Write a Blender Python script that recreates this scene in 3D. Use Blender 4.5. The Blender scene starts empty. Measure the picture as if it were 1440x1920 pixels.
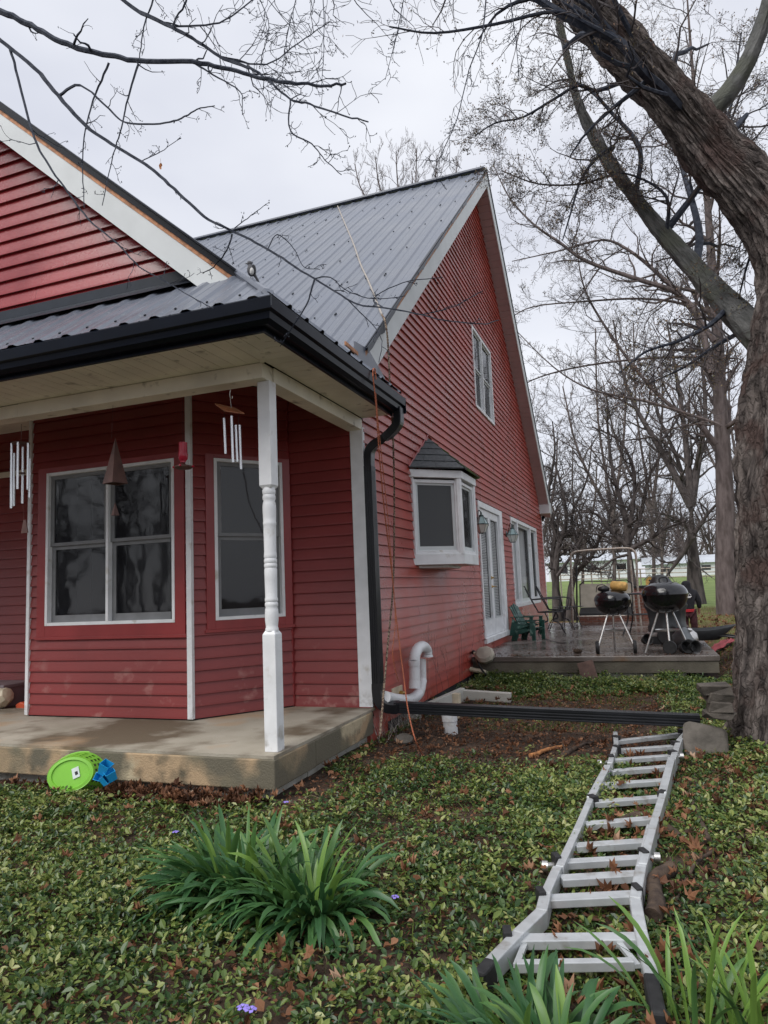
import bpy, bmesh, math, random
import numpy as np
from mathutils import Vector, Matrix, noise as mnoise
random.seed(7); RS = np.random.RandomState(11)
sc = bpy.context.scene; COL = sc.collection
# ---------------------------------------------------------------- camera
F = 1307.6; YAW, PITCH, ROLL = 0.34720, 0.11271, -0.04126
CAM = np.array([2.257, -5.723, 0.99])
_f = np.array([-math.sin(YAW)*math.cos(PITCH), math.cos(YAW)*math.cos(PITCH), math.sin(PITCH)])
_r = np.array([math.cos(YAW), math.sin(YAW), 0.0]); _u = np.cross(_r, _f)
_r2 = _r*math.cos(ROLL)+_u*math.sin(ROLL); _u2 = -_r*math.sin(ROLL)+_u*math.cos(ROLL)
cd = bpy.data.cameras.new('camera'); cam = bpy.data.objects.new('camera', cd); COL.objects.link(cam)
cam.matrix_world = Matrix(((_r2[0], _u2[0], -_f[0], CAM[0]), (_r2[1], _u2[1], -_f[1], CAM[1]), (_r2[2], _u2[2], -_f[2], CAM[2]), (0, 0, 0, 1)))
cd.sensor_fit = 'VERTICAL'; cd.sensor_height = 36.0; cd.lens = F/1920*36.0; cd.clip_start = 0.05; cd.clip_end = 3000
sc.camera = cam
# ---------------------------------------------------------------- world, sun, exposure
SUN_EL, SUN_AZ = math.radians(52), math.radians(205)     # azimuth measured clockwise from +Y
w = bpy.data.worlds.new('World'); sc.world = w; w.use_nodes = True
nt = w.node_tree; N = nt.nodes; Lk = nt.links; N.clear()
out = N.new('ShaderNodeOutputWorld'); bg = N.new('ShaderNodeBackground'); bg.inputs['Strength'].default_value = 0.1
sky = N.new('ShaderNodeTexSky'); sky.sky_type = 'NISHITA'; sky.sun_disc = False; sky.sun_elevation = SUN_EL; sky.sun_rotation = SUN_AZ
tc = N.new('ShaderNodeTexCoord'); mp = N.new('ShaderNodeMapping'); mp.inputs['Scale'].default_value = (1, 1, 2.2)
ns = N.new('ShaderNodeTexNoise'); ns.inputs['Scale'].default_value = 2.1; ns.inputs['Detail'].default_value = 4; ns.inputs['Roughness'].default_value = .45
cr = N.new('ShaderNodeValToRGB'); cr.color_ramp.elements[0].position = .32; cr.color_ramp.elements[0].color = (.60, .62, .70, 1)
cr.color_ramp.elements[1].position = .66; cr.color_ramp.elements[1].color = (.815, .83, .88, 1)
sc10 = N.new('ShaderNodeVectorMath'); sc10.operation = 'SCALE'; sc10.inputs['Scale'].default_value = 6.2
mx = N.new('ShaderNodeMix'); mx.data_type = 'RGBA'; mx.inputs['Factor'].default_value = .93
Lk.new(tc.outputs['Generated'], mp.inputs['Vector']); Lk.new(mp.outputs['Vector'], ns.inputs['Vector']); Lk.new(ns.outputs['Fac'], cr.inputs['Fac'])
Lk.new(cr.outputs['Color'], sc10.inputs[0]); Lk.new(sky.outputs['Color'], mx.inputs['A']); Lk.new(sc10.outputs['Vector'], mx.inputs['B'])
Lk.new(mx.outputs['Result'], bg.inputs['Color']); Lk.new(bg.outputs['Background'], out.inputs['Surface'])
sd = bpy.data.lights.new('sun', 'SUN'); sd.energy = 1.5; sd.angle = math.radians(45); sd.color = (1, .97, .93)
so = bpy.data.objects.new('sun', sd); COL.objects.link(so)
sdir = Vector((math.sin(SUN_AZ)*math.cos(SUN_EL), math.cos(SUN_AZ)*math.cos(SUN_EL), math.sin(SUN_EL)))
so.rotation_euler = sdir.to_track_quat('Z', 'Y').to_euler(); so.location = sdir*30
sc.view_settings.view_transform = 'Standard'; sc.view_settings.look = 'None'; sc.view_settings.exposure = 0.92; sc.view_settings.gamma = 1
# ---------------------------------------------------------------- helpers
def _ray(px, py):
    d = _r2*(px-720)-_u2*(py-960)+_f*F
    return d
def at(px, py, y):            # photograph point on the plane at depth y
    r = _ray(px, py); return CAM+r*((y-CAM[1])/r[1])
def atz(px, py, z):           # photograph point on the level z
    r = _ray(px, py); return CAM+r*((z-CAM[2])/r[2])
def atx(px, py, x):
    r = _ray(px, py); return CAM+r*((x-CAM[0])/r[0])
def sm(a, b, x):
    t = np.clip((x-a)/(b-a), 0, 1); return t*t*(3-2*t)

class MB:
    def __init__(s): s.v = []; s.f = []; s.n = 0; s.attr = None
    def add(s, v, f):
        s.v.append(np.asarray(v, float).reshape(-1, 3)); s.f += [tuple(i+s.n for i in q) for q in f]; s.n += len(s.v[-1])
        return s
    def box(s, a, b):
        x0, y0, z0 = a; x1, y1, z1 = b
        return s.add([(x0,y0,z0),(x1,y0,z0),(x1,y1,z0),(x0,y1,z0),(x0,y0,z1),(x1,y0,z1),(x1,y1,z1),(x0,y1,z1)],
              [(0,3,2,1),(4,5,6,7),(0,1,5,4),(1,2,6,5),(2,3,7,6),(3,0,4,7)])
    def bar(s, a, b, wd, ht, up=(0,0,1)):    # rectangular bar between two points
        a = Vector(a); b = Vector(b); d = (b-a).normalized(); up = Vector(up)
        if abs(d.dot(up)) > .98: up = Vector((0, 1, 0))
        sd_ = d.cross(up).normalized()*wd/2; u = sd_.cross(d).normalized()*ht/2
        vs = [a-sd_-u, a+sd_-u, a+sd_+u, a-sd_+u, b-sd_-u, b+sd_-u, b+sd_+u, b-sd_+u]
        return s.add([tuple(q) for q in vs], [(0,3,2,1),(4,5,6,7),(0,1,5,4),(1,2,6,5),(2,3,7,6),(3,0,4,7)])
    def tube(s, pts, r, n=8, cap=True, flat=None):
        P = [Vector(p) for p in pts]; m = len(P)
        R = [r]*m if isinstance(r, (int, float)) else list(r)
        V = []; prev = None
        for i in range(m):
            t = (P[min(i+1, m-1)]-P[max(i-1, 0)]).normalized()
            if prev is None:
                x = t.cross(Vector((0, 0, 1)));  x = x if x.length > .05 else t.cross(Vector((0, 1, 0)))
            else: x = prev-t*prev.dot(t)
            x.normalize(); prev = x; y = t.cross(x)
            for k in range(n):
                a = 2*math.pi*k/n; V.append(tuple(P[i]+(x*math.cos(a)+y*math.sin(a))*R[i]))
        Fc = [(i*n+k, i*n+(k+1) % n, (i+1)*n+(k+1) % n, (i+1)*n+k) for i in range(m-1) for k in range(n)]
        if cap: Fc += [tuple(range(n))[::-1], tuple((m-1)*n+k for k in range(n))]
        return s.add(V, Fc)
    def lathe(s, prof, c=(0,0,0), n=28, axis=None):
        V = []; m = len(prof)
        for r, z in prof:
            for k in range(n):
                a = 2*math.pi*k/n; V.append((r*math.cos(a), r*math.sin(a), z))
        V = np.array(V)
        if axis is not None:
            q = Vector((0, 0, 1)).rotation_difference(Vector(axis).normalized()).to_matrix(); V = V@np.array(q).T
        V = V+np.array(c)
        Fc = [(i*n+k, i*n+(k+1) % n, (i+1)*n+(k+1) % n, (i+1)*n+k) for i in range(m-1) for k in range(n)]
        if prof[0][0] > 1e-4: Fc.append(tuple(range(n))[::-1])
        if prof[-1][0] > 1e-4: Fc.append(tuple((m-1)*n+k for k in range(n)))
        return s.add(V, Fc)
    def prism(s, poly, dv):   # polygon (3D points) extruded by dv
        n = len(poly); A = np.array(poly, float); B = A+np.array(dv, float)
        return s.add(np.vstack([A, B]), [tuple(range(n))[::-1], tuple(range(n, 2*n))]+[(k, (k+1) % n, n+(k+1) % n, n+k) for k in range(n)])
    def quad(s, *p): return s.add(p, [tuple(range(len(p)))])
    def build(s, name, m, parent=None, smooth=False, bevel=0, rnd=None, solid=0):
        me = bpy.data.meshes.new(name)
        V = np.vstack(s.v) if s.v else np.zeros((0, 3))
        o = bpy.data.objects.new(name, me); COL.objects.link(o)
        if parent is not None:
            p = parent; off = np.zeros(3)
            while p is not None: off += np.array(p.location); p = p.parent
            V = V-off; o.parent = parent
        fast = isinstance(s.f, np.ndarray)
        me.from_pydata(V.tolist(), [], s.f.tolist() if fast else s.f); me.update()
        if not fast and bevel >= 0:
            bm = bmesh.new(); bm.from_mesh(me); bmesh.ops.recalc_face_normals(bm, faces=bm.faces); bm.to_mesh(me); bm.free()
        if m: me.materials.append(m)
        if smooth:
            me.shade_smooth()
            try: me.set_sharp_from_angle(angle=math.radians(40))
            except Exception: pass
        if rnd is not None:
            a = me.attributes.new('rnd', 'FLOAT', 'POINT'); a.data.foreach_set('value', np.asarray(rnd, np.float32))
        if bevel > 0:
            b = o.modifiers.new('bevel', 'BEVEL'); b.width = bevel; b.segments = 2; b.limit_method = 'ANGLE'; b.harden_normals = False
        if solid: b = o.modifiers.new('solid', 'SOLIDIFY'); b.thickness = solid
        return o
def tag(o, label, cat, group=None, kind=None):
    if label: o['label'] = label
    if cat: o['category'] = cat
    if group: o['group'] = group
    if kind: o['kind'] = kind
    return o
def thing(name, label, cat, loc=(0,0,0), group=None, rz=0):
    o = bpy.data.objects.new(name, None); COL.objects.link(o); o.location = tuple(float(q) for q in loc); o.rotation_euler = (0, 0, rz)
    o.empty_display_size = .1
    return tag(o, label, cat, group)
def dup(root, loc, rz, label, group=None):
    r = root.copy(); COL.objects.link(r); r.location = tuple(float(q) for q in loc); r.rotation_euler = (0, 0, rz); r['label'] = label
    if group: r['group'] = group
    for ch in list(root.children):
        c = ch.copy(); COL.objects.link(c); c.parent = r
        for g in ch.children:
            d = g.copy(); COL.objects.link(d); d.parent = c
    return r

# ---------------------------------------------------------------- materials
def mat(name, col, rough=.6, metal=0, var=.15, scale=8, bump=0, bscale=40, col2=None, stretch=None, spec=.5, fac=(.35, .65), coat=0, rvar=0, detail=6, tr=0, sub=None):
    m = bpy.data.materials.new(name); m.use_nodes = True; t = m.node_tree; n = t.nodes; l = t.links
    b = n['Principled BSDF']; b.inputs['Roughness'].default_value = rough; b.inputs['Metallic'].default_value = metal
    b.inputs['Specular IOR Level'].default_value = spec; b.inputs['Coat Weight'].default_value = coat
    g = n.new('ShaderNodeNewGeometry'); mp_ = n.new('ShaderNodeMapping'); l.new(g.outputs['Position'], mp_.inputs['Vector'])
    if stretch: mp_.inputs['Scale'].default_value = stretch
    a = n.new('ShaderNodeTexNoise'); a.inputs['Scale'].default_value = scale; a.inputs['Detail'].default_value = detail; l.new(mp_.outputs['Vector'], a.inputs['Vector'])
    c2 = col2 or tuple(min(1, c*(1+var*1.5)) for c in col); c1 = col if col2 else tuple(c*(1-var) for c in col)
    r = n.new('ShaderNodeValToRGB'); r.color_ramp.elements[0].position = fac[0]; r.color_ramp.elements[1].position = fac[1]
    r.color_ramp.elements[0].color = (*c1, 1); r.color_ramp.elements[1].color = (*c2, 1)
    l.new(a.outputs['Fac'], r.inputs['Fac']); l.new(r.outputs['Color'], b.inputs['Base Color'])
    if rvar:
        k = n.new('ShaderNodeMapRange'); k.inputs['To Min'].default_value = rough-rvar; k.inputs['To Max'].default_value = rough+rvar
        k.inputs['From Min'].default_value = .35; k.inputs['From Max'].default_value = .65
        l.new(a.outputs['Fac'], k.inputs['Value']); l.new(k.outputs['Result'], b.inputs['Roughness'])
    if bump:
        d = n.new('ShaderNodeTexNoise'); d.inputs['Scale'].default_value = bscale; d.inputs['Detail'].default_value = 5; l.new(mp_.outputs['Vector'], d.inputs['Vector'])
        q = n.new('ShaderNodeBump'); q.inputs['Strength'].default_value = min(1, bump); q.inputs['Distance'].default_value = .01; l.new(d.outputs['Fac'], q.inputs['Height']); l.new(q.outputs['Normal'], b.inputs['Normal'])
    if tr:
        b.inputs['Transmission Weight'].default_value = tr
    return m
def rndmat(name, stops, rough=.5, spec=.5, trans=.25):
    m = bpy.data.materials.new(name); m.use_nodes = True; t = m.node_tree; n = t.nodes; l = t.links; b = n['Principled BSDF']
    a = n.new('ShaderNodeAttribute'); a.attribute_name = 'rnd'; r = n.new('ShaderNodeValToRGB')
    while len(r.color_ramp.elements) < len(stops): r.color_ramp.elements.new(.5)
    for e, (p, c) in zip(r.color_ramp.elements, stops): e.position = p; e.color = (*c, 1)
    l.new(a.outputs['Fac'], r.inputs['Fac']); l.new(r.outputs['Color'], b.inputs['Base Color']); b.inputs['Roughness'].default_value = rough; b.inputs['Specular IOR Level'].default_value = spec
    if trans:
        td = n.new('ShaderNodeBsdfTranslucent'); l.new(r.outputs['Color'], td.inputs['Color']); mx_ = n.new('ShaderNodeMixShader'); mx_.inputs[0].default_value = trans
        l.new(b.outputs[0], mx_.inputs[1]); l.new(td.outputs[0], mx_.inputs[2]); l.new(mx_.outputs[0], n['Material Output'].inputs['Surface'])
    return m
def mix2(m, col, scale, lo, hi, zlo=None, zhi=None, detail=5, stretch=None):
    """lay a second patchy colour (dirt, moss, stain) over a material, optionally only between two heights"""
    t = m.node_tree; n = t.nodes; l = t.links; b = n['Principled BSDF']; src = b.inputs['Base Color'].links[0].from_socket
    g = n.new('ShaderNodeNewGeometry'); a = n.new('ShaderNodeTexNoise'); a.inputs['Scale'].default_value = scale; a.inputs['Detail'].default_value = detail
    mp_ = n.new('ShaderNodeMapping'); mp_.inputs['Location'].default_value = (3.1, 1.7, 5.3); l.new(g.outputs['Position'], mp_.inputs['Vector']); l.new(mp_.outputs['Vector'], a.inputs['Vector'])
    if stretch: mp_.inputs['Scale'].default_value = stretch
    r = n.new('ShaderNodeMapRange'); r.inputs['From Min'].default_value = lo; r.inputs['From Max'].default_value = hi; l.new(a.outputs['Fac'], r.inputs['Value']); f = r.outputs['Result']
    if zlo is not None:
        s = n.new('ShaderNodeSeparateXYZ'); l.new(g.outputs['Position'], s.inputs[0]); z = n.new('ShaderNodeMapRange'); z.inputs['From Min'].default_value = zhi; z.inputs['From Max'].default_value = zlo
        l.new(s.outputs['Z'], z.inputs['Value']); k = n.new('ShaderNodeMath'); k.operation = 'MULTIPLY'; l.new(f, k.inputs[0]); l.new(z.outputs['Result'], k.inputs[1]); f = k.outputs[0]
    x = n.new('ShaderNodeMix'); x.data_type = 'RGBA'; l.new(f, x.inputs['Factor']); l.new(src, x.inputs['A']); x.inputs['B'].default_value = (*col, 1); l.new(x.outputs['Result'], b.inputs['Base Color'])
    return m
M = {}
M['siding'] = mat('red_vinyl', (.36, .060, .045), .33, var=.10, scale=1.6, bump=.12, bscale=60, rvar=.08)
mix2(M['siding'], (.42, .13, .09), 2.0, .50, .90, -.2, 3.0)
M['siding_gloss'] = mat('glossy_crimson_vinyl', (.25, .014, .018), .24, var=.14, scale=1.6, bump=.10, bscale=50, rvar=.07)
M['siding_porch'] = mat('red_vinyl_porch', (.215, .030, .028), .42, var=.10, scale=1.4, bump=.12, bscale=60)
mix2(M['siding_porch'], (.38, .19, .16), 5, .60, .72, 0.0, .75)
M['redtrim'] = mat('red_painted_trim', (.26, .035, .035), .4, var=.1, scale=3)
M['white'] = mat('white_painted_wood', (.76, .77, .78), .45, var=.06, scale=6, bump=.08)
mix2(M['white'], (.42, .38, .30), 7, .62, .80)
mix2(M['white'], (.20, .17, .12), 14, .48, .70, 0.0, .16)
M['white_rake'] = mat('white_aluminium_trim', (.60, .63, .63), .4, var=.05, scale=3)
M['dsp'] = mat('glossy_black_downspout', (.010, .011, .014), .30, var=.15, scale=6, spec=.5)
M['cream'] = mat('cream_soffit_vinyl', (.78, .74, .62), .5, var=.08, scale=3, bump=.05)
mix2(M['cream'], (.22, .19, .13), 9, .62, .78)
M['soffit2'] = mat('grey_pink_soffit', (.46, .36, .36), .5, var=.06, scale=2)
M['wood'] = mat('bare_orange_wood', (.42, .19, .09), .7, var=.3, scale=20)
M['roof'] = mat('charcoal_roof_metal', (.112, .126, .158), .36, metal=.0, var=.12, scale=1.3, bump=.05, bscale=15, rvar=.08, coat=.1)
mix2(M['roof'], (.20, .215, .24), 35, .60, .75)
M['flash'] = mat('dark_flashing', (.022, .028, .038), .35, var=.1, spec=.25)
M['gutter'] = mat('black_gutter', (.004, .006, .012), .30, var=.1, scale=4, spec=.13)
M['dark'] = mat('dark_interior', (.02, .02, .022), .9)
M['curtain'] = mat('pale_curtain', (.60, .62, .62), .9, var=.1, scale=3, stretch=(1, 12, .3))
M['concrete'] = mat('weathered_concrete', (.30, .27, .21), .75, col2=(.44, .40, .33), scale=2.2, bump=.4, bscale=90, fac=(.3, .7))
mix2(M['concrete'], (.13, .10, .065), 1.6, .50, .62)
mix2(M['concrete'], (.42, .27, .15), 1.1, .56, .70)
M['slab_edge'] = mat('stained_concrete_edge', (.17, .15, .10), .8, col2=(.42, .30, .18), scale=1.6, bump=.5, bscale=80, fac=(.40, .52))
mix2(M['slab_edge'], (.50, .42, .28), 1.3, .53, .56)
mix2(M['slab_edge'], (.12, .10, .065), 7, .52, .72)
mix2(M['slab_edge'], (.135, .12, .085), .75, .49, .52)
M['found'] = mat('pale_foundation', (.44, .43, .38), .85, col2=(.50, .49, .45), scale=4, bump=.5, bscale=60)
mix2(M['found'], (.14, .12, .08), 5, .55, .8, -.34, -.1)
M['patio'] = mat('wet_patio_concrete', (.080, .066, .058), .20, col2=(.19, .165, .15), scale=1.3, bump=.25, bscale=40, rvar=.14, fac=(.35, .65))
mix2(M['patio'], (.16, .085, .035), 1.7, .60, .72)
M['patio_edge'] = mat('patio_edge_concrete', (.075, .066, .050), .8, col2=(.145, .13, .10), scale=3, bump=.5, bscale=50)
M['black'] = mat('black_enamel', (.008, .008, .010), .18, var=.1, coat=.3)
M['iron'] = mat('black_wrought_iron', (.012, .012, .014), .45, var=.3, scale=30)
M['rubber'] = mat('black_rubber', (.015, .015, .016), .7, var=.3, scale=30)
M['steel'] = mat('dull_steel', (.55, .54, .52), .35, metal=.9, var=.15, scale=20)
M['rusty'] = mat('rusty_tube', (.30, .22, .17), .5, metal=.5, col2=(.45, .42, .38), scale=25)
M['alu'] = mat('aluminium_ladder', (.50, .52, .53), .34, metal=.35, var=.08, scale=14, bump=.05)
mix2(M['alu'], (.28, .26, .23), 12, .58, .75)
M['pvc'] = mat('white_pvc', (.74, .75, .76), .35, var=.05, scale=5)
mix2(M['pvc'], (.45, .40, .32), 9, .60, .78)
M['pvc_old'] = mat('yellowed_pvc', (.60, .52, .38), .5, var=.12, scale=9)
M['rope_o'] = mat('orange_rope', (.36, .11, .055), .8, var=.3, scale=120)
M['rope_d'] = mat('brown_rope', (.10, .06, .045), .9, col2=(.32, .25, .18), scale=60, fac=(.48, .52))
M['rope_l'] = mat('pale_rope', (.34, .31, .28), .9, var=.3, scale=90)
M['green_pl'] = mat('lime_plastic', (.20, .50, .045), .40, var=.08, scale=4)
M['blue_pl'] = mat('blue_plastic', (.015, .30, .62), .3, var=.08, scale=4)
M['chair_g'] = mat('dark_green_plastic', (.015, .065, .050), .4, var=.15, scale=9)
mix2(M['chair_g'], (.20, .32, .27), 14, .55, .7)
M['stone'] = mat('grey_stone', (.075, .066, .055), .85, col2=(.15, .132, .112), scale=7, bump=.7, bscale=30)
M['brick'] = mat('brick_base', (.16, .060, .040), .85, var=.3, scale=14, bump=.5)
M['mortar'] = mat('mortar', (.28, .26, .24), .9)
M['shingle'] = mat('grey_shingle', (.055, .062, .066), .8, col2=(.10, .11, .115), scale=30, bump=.5, bscale=90)
mix2(M['shingle'], (.10, .16, .035), 5, .42, .55, stretch=(1, .7, 1))
M['shingle2'] = mat('grey_shingle_clean', (.060, .067, .072), .8, col2=(.105, .115, .12), scale=30, bump=.5, bscale=90)
M['copper'] = mat('brown_sheet_metal', (.085, .040, .032), .5, var=.25, scale=9)
M['chimewood'] = mat('varnished_wood', (.28, .10, .045), .35, var=.25, scale=12)
M['chime'] = mat('silver_tube', (.72, .73, .75), .25, metal=.7, var=.06)
M['redglass'] = mat('red_plastic_feeder', (.42, .015, .04), .2, var=.1)
M['verdigris'] = mat('green_black_metal', (.03, .055, .055), .35, metal=.3, var=.3, scale=30)
M['frost'] = mat('frosted_lamp_glass', (.62, .64, .60), .2, var=.06, coat=.3)
M['clearg'] = mat('lamp_glass', (.25, .36, .36), .08, var=.1, coat=.5)
M['brass'] = mat('brass', (.55, .35, .10), .25, metal=.9)
M['beige'] = mat('beige_fabric', (.42, .38, .31), .85, var=.12, scale=6, bump=.3, bscale=200)
M['yellow_b'] = mat('tan_bundle', (.55, .33, .10), .7, var=.2, scale=20)
M['cloth_r'] = mat('dull_red_cloth', (.25, .05, .06), .8, var=.3, scale=9)
M['coverd'] = mat('dark_vinyl_cover', (.020, .022, .024), .45, var=.3, scale=7, bump=.4, bscale=9)
M['hoodie'] = mat('black_hoodie', (.012, .012, .016), .9, var=.3, scale=30)
M['pants'] = mat('dark_red_trousers', (.050, .014, .018), .9, var=.3, scale=30)
M['print'] = mat('white_print', (.7, .7, .7), .7)
M['belt'] = mat('red_shirt_hem', (.45, .02, .03), .8)
M['skin'] = mat('skin', (.50, .28, .20), .6)
M['soil'] = mat('brown_mulch', (.05, .03, .02), .9, col2=(.12, .08, .055), scale=30, bump=.8)
M['farwhite'] = mat('far_white_wall', (.62, .64, .66), .7, var=.05)
M['farroof'] = mat('far_pale_roof', (.45, .48, .52), .5, var=.08, scale=.5)
M['greybox'] = mat('grey_plastic', (.20, .16, .17), .5, var=.1)
M['orange_pl'] = mat('orange_plastic', (.60, .10, .04), .4)
M['logm'] = mat('rotten_log', (.035, .022, .016), .9, col2=(.09, .06, .04), scale=20, bump=.9, bscale=30)
M['barkchip'] = mat('orange_bark', (.35, .15, .055), .85, var=.3, scale=20)
# glass: mostly reflective, lets the dark room show
def glassmat(name, tint, rough, trans):
    m = bpy.data.materials.new(name); m.use_nodes = True; t = m.node_tree; n = t.nodes; l = t.links; b = n['Principled BSDF']
    b.inputs['Base Color'].default_value = (*tint, 1); b.inputs['Roughness'].default_value = rough; b.inputs['IOR'].default_value = 1.62
    tr_ = n.new('ShaderNodeBsdfTransparent'); mx_ = n.new('ShaderNodeMixShader'); mx_.inputs[0].default_value = 1-trans
    no = n.new('ShaderNodeTexNoise'); no.inputs['Scale'].default_value = 2.5; bp = n.new('ShaderNodeBump'); bp.inputs['Strength'].default_value = .12; bp.inputs['Distance'].default_value = .02
    g = n.new('ShaderNodeNewGeometry'); l.new(g.outputs['Position'], no.inputs['Vector']); l.new(no.outputs['Fac'], bp.inputs['Height']); l.new(bp.outputs['Normal'], b.inputs['Normal'])
    l.new(tr_.outputs[0], mx_.inputs[1]); l.new(b.outputs[0], mx_.inputs[2]); l.new(mx_.outputs[0], n['Material Output'].inputs['Surface'])
    return m
M['glass'] = glassmat('window_glass', (.012, .013, .016), .04, .30)
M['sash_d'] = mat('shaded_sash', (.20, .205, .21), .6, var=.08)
M['glass2'] = glassmat('door_glass', (.05, .055, .055), .05, .75)
M['screen'] = glassmat('insect_screen', (.09, .095, .10), .45, .30)
# bark: ridged for the big tree
def barkmat(name, c1, c2, sc_=6, stretch=(1, 1, .12), bump=1.0, moss=None, attr=None, cracks=.5):
    m = mat(name, c1, .9, col2=c2, scale=sc_*3, stretch=stretch, fac=(.38, .62), spec=.2)
    t = m.node_tree; n = t.nodes; l = t.links; b = n['Principled BSDF']
    if attr:
        at_ = n.new('ShaderNodeAttribute'); at_.attribute_name = attr
        for k_ in n:
            if k_.type == 'MAPPING': l.new(at_.outputs['Vector'], k_.inputs['Vector'])
    g = n.new('ShaderNodeNewGeometry'); mp_ = n.new('ShaderNodeMapping'); mp_.inputs['Scale'].default_value = stretch; l.new(at_.outputs['Vector'] if attr else g.outputs['Position'], mp_.inputs['Vector'])
    v = n.new('ShaderNodeTexNoise'); v.inputs['Scale'].default_value = sc_*5; v.inputs['Detail'].default_value = 8; v.inputs['Roughness'].default_value = .65; l.new(mp_.outputs['Vector'], v.inputs['Vector'])
    q = n.new('ShaderNodeBump'); q.inputs['Strength'].default_value = bump; q.inputs['Distance'].default_value = .03; l.new(v.outputs['Fac'], q.inputs['Height']); l.new(q.outputs['Normal'], b.inputs['Normal'])
    if moss: mix2(m, moss, 4, .50, .64)
    if attr:
        vo = n.new('ShaderNodeTexVoronoi'); vo.feature = 'DISTANCE_TO_EDGE'; vo.inputs['Scale'].default_value = 32; m3 = n.new('ShaderNodeMapping'); m3.inputs['Scale'].default_value = (1, 1, .20)
        wn = n.new('ShaderNodeTexNoise'); wn.inputs['Scale'].default_value = 7; wn.inputs['Detail'].default_value = 5; l.new(at_.outputs['Vector'], wn.inputs['Vector'])
        va = n.new('ShaderNodeVectorMath'); va.operation = 'MULTIPLY_ADD'; va.inputs[1].default_value = (.10, .10, .10); l.new(wn.outputs['Color'], va.inputs[0]); l.new(at_.outputs['Vector'], va.inputs[2]); l.new(va.outputs[0], m3.inputs['Vector']); l.new(m3.outputs[0], vo.inputs['Vector'])
        r4 = n.new('ShaderNodeMapRange'); r4.inputs['From Max'].default_value = .16; r4.inputs['To Min'].default_value = .28; l.new(vo.outputs['Distance'], r4.inputs['Value'])
        src = b.inputs['Base Color'].links[0].from_socket; x4 = n.new('ShaderNodeMix'); x4.data_type = 'RGBA'; x4.blend_type = 'MULTIPLY'; x4.inputs['Factor'].default_value = cracks; l.new(src, x4.inputs['A']); l.new(r4.outputs['Result'], x4.inputs['B']); l.new(x4.outputs['Result'], b.inputs['Base Color'])
        q2 = n.new('ShaderNodeBump'); q2.inputs['Strength'].default_value = cracks; q2.inputs['Distance'].default_value = .03; l.new(r4.outputs['Result'], q2.inputs['Height']); l.new(q.outputs['Normal'], q2.inputs['Normal']); l.new(q2.outputs['Normal'], b.inputs['Normal'])
    return m
M['bark'] = barkmat('maple_bark', (.048, .040, .038), (.19, .162, .148), 5, (1, 1, .30), 1.0, moss=(.090, .062, .055), attr='bcoord')
M['bark_grey'] = barkmat('grey_mossy_bark', (.085, .088, .085), (.17, .17, .165), 3, (1, 1, .6), .7, moss=(.115, .12, .10), attr='bcoord', cracks=.22)
M['bark_smooth'] = barkmat('smooth_branch_bark', (.030, .036, .052), (.070, .078, .098), 6, (1, 1, 1), .3)
M['twig'] = mat('twig_bark', (.052, .046, .050), .8, col2=(.095, .080, .080), scale=3)
M['bark_brown_haze'] = barkmat('brown_bark_haze', (.085, .068, .064), (.155, .127, .122), 3, (1, 1, .3), .6)  # lightened brown bark: the haze of distance is put into the colour
M['bark_dark'] = barkmat('dark_bark', (.055, .047, .046), (.115, .098, .094), 3, (1, 1, .3), .6)
M['bud'] = mat('bud_scale', (.17, .16, .075), .7, col2=(.16, .075, .05), scale=6)

# ---------------------------------------------------------------- ground
def fbm(x, y, s, seed=0):
    v = 0; a = 1.0
    for k in range(3):
        v = v+a*np.sin(x*s*1.3+seed+1.7*np.sin(y*s*.9+seed*2+k))*np.cos(y*s*1.1+seed*.7+1.3*np.sin(x*s*.8+k)); s *= 2.1; a *= .5
    return v
def gz(x, y):
    x = np.asarray(x, float); y = np.asarray(y, float)
    z = -.275+fbm(x, y, 1.3, 2.)*.010
    dirt = sm(.0, .4, x)*(1-sm(2.3, 2.9, x))*sm(-.9, -.2, y)*(1-sm(3.0, 3.6, y))
    z = z+dirt*(fbm(x, y, 6, 5.)*.018-.02)
    z = z+sm(3.05, 3.7, x)*sm(2.6, 4.5, y)*.26
    z = z+sm(2.6, 3.6, x)*(1-sm(1, 3, y))*sm(-3, -1, y)*.05
    z = z+sm(12.6, 24, y)*.27*(1-sm(3.05, 3.7, x)*.9)+sm(22, 70, y)*1.25+sm(60, 200, y)*.35
    return z
def axis_pts(lo, hi, f0, f1, step, far):
    a = list(np.arange(f0, f1+1e-6, step)); q = f1; s = step
    while q < hi: s *= 1.22; q += s; a.append(q)
    q = f0; s = step
    while q > lo: s *= 1.22; q -= s; a.insert(0, q)
    return np.array(a)
gx = axis_pts(-700, 700, -3, 5, .06, 0); gy = axis_pts(-60, 1100, -4.2, 5, .06, 0)
X, Y = np.meshgrid(gx, gy); Z = gz(X, Y); g = MB(); g.v = [np.stack([X, Y, Z], -1).reshape(-1, 3)]; nx = len(gx)
i, j = np.meshgrid(np.arange(len(gy)-1), np.arange(nx-1), indexing='ij'); q0 = (i*nx+j).ravel(); g.f = np.stack([q0, q0+1, q0+nx+1, q0+nx], -1)
mg = mat('soil_and_lawn', (.030, .020, .014), .92, col2=(.085, .058, .042), scale=9, bump=1, bscale=55, spec=.25)
t = mg.node_tree; n = t.nodes; l = t.links; b = n['Principled BSDF']; src = b.inputs['Base Color'].links[0].from_socket
ge = n.new('ShaderNodeNewGeometry'); sp = n.new('ShaderNodeSeparateXYZ'); l.new(ge.outputs['Position'], sp.inputs[0])
no = n.new('ShaderNodeTexNoise'); no.inputs['Scale'].default_value = .25; no.inputs['Detail'].default_value = 6; l.new(ge.outputs['Position'], no.inputs['Vector'])
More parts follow.
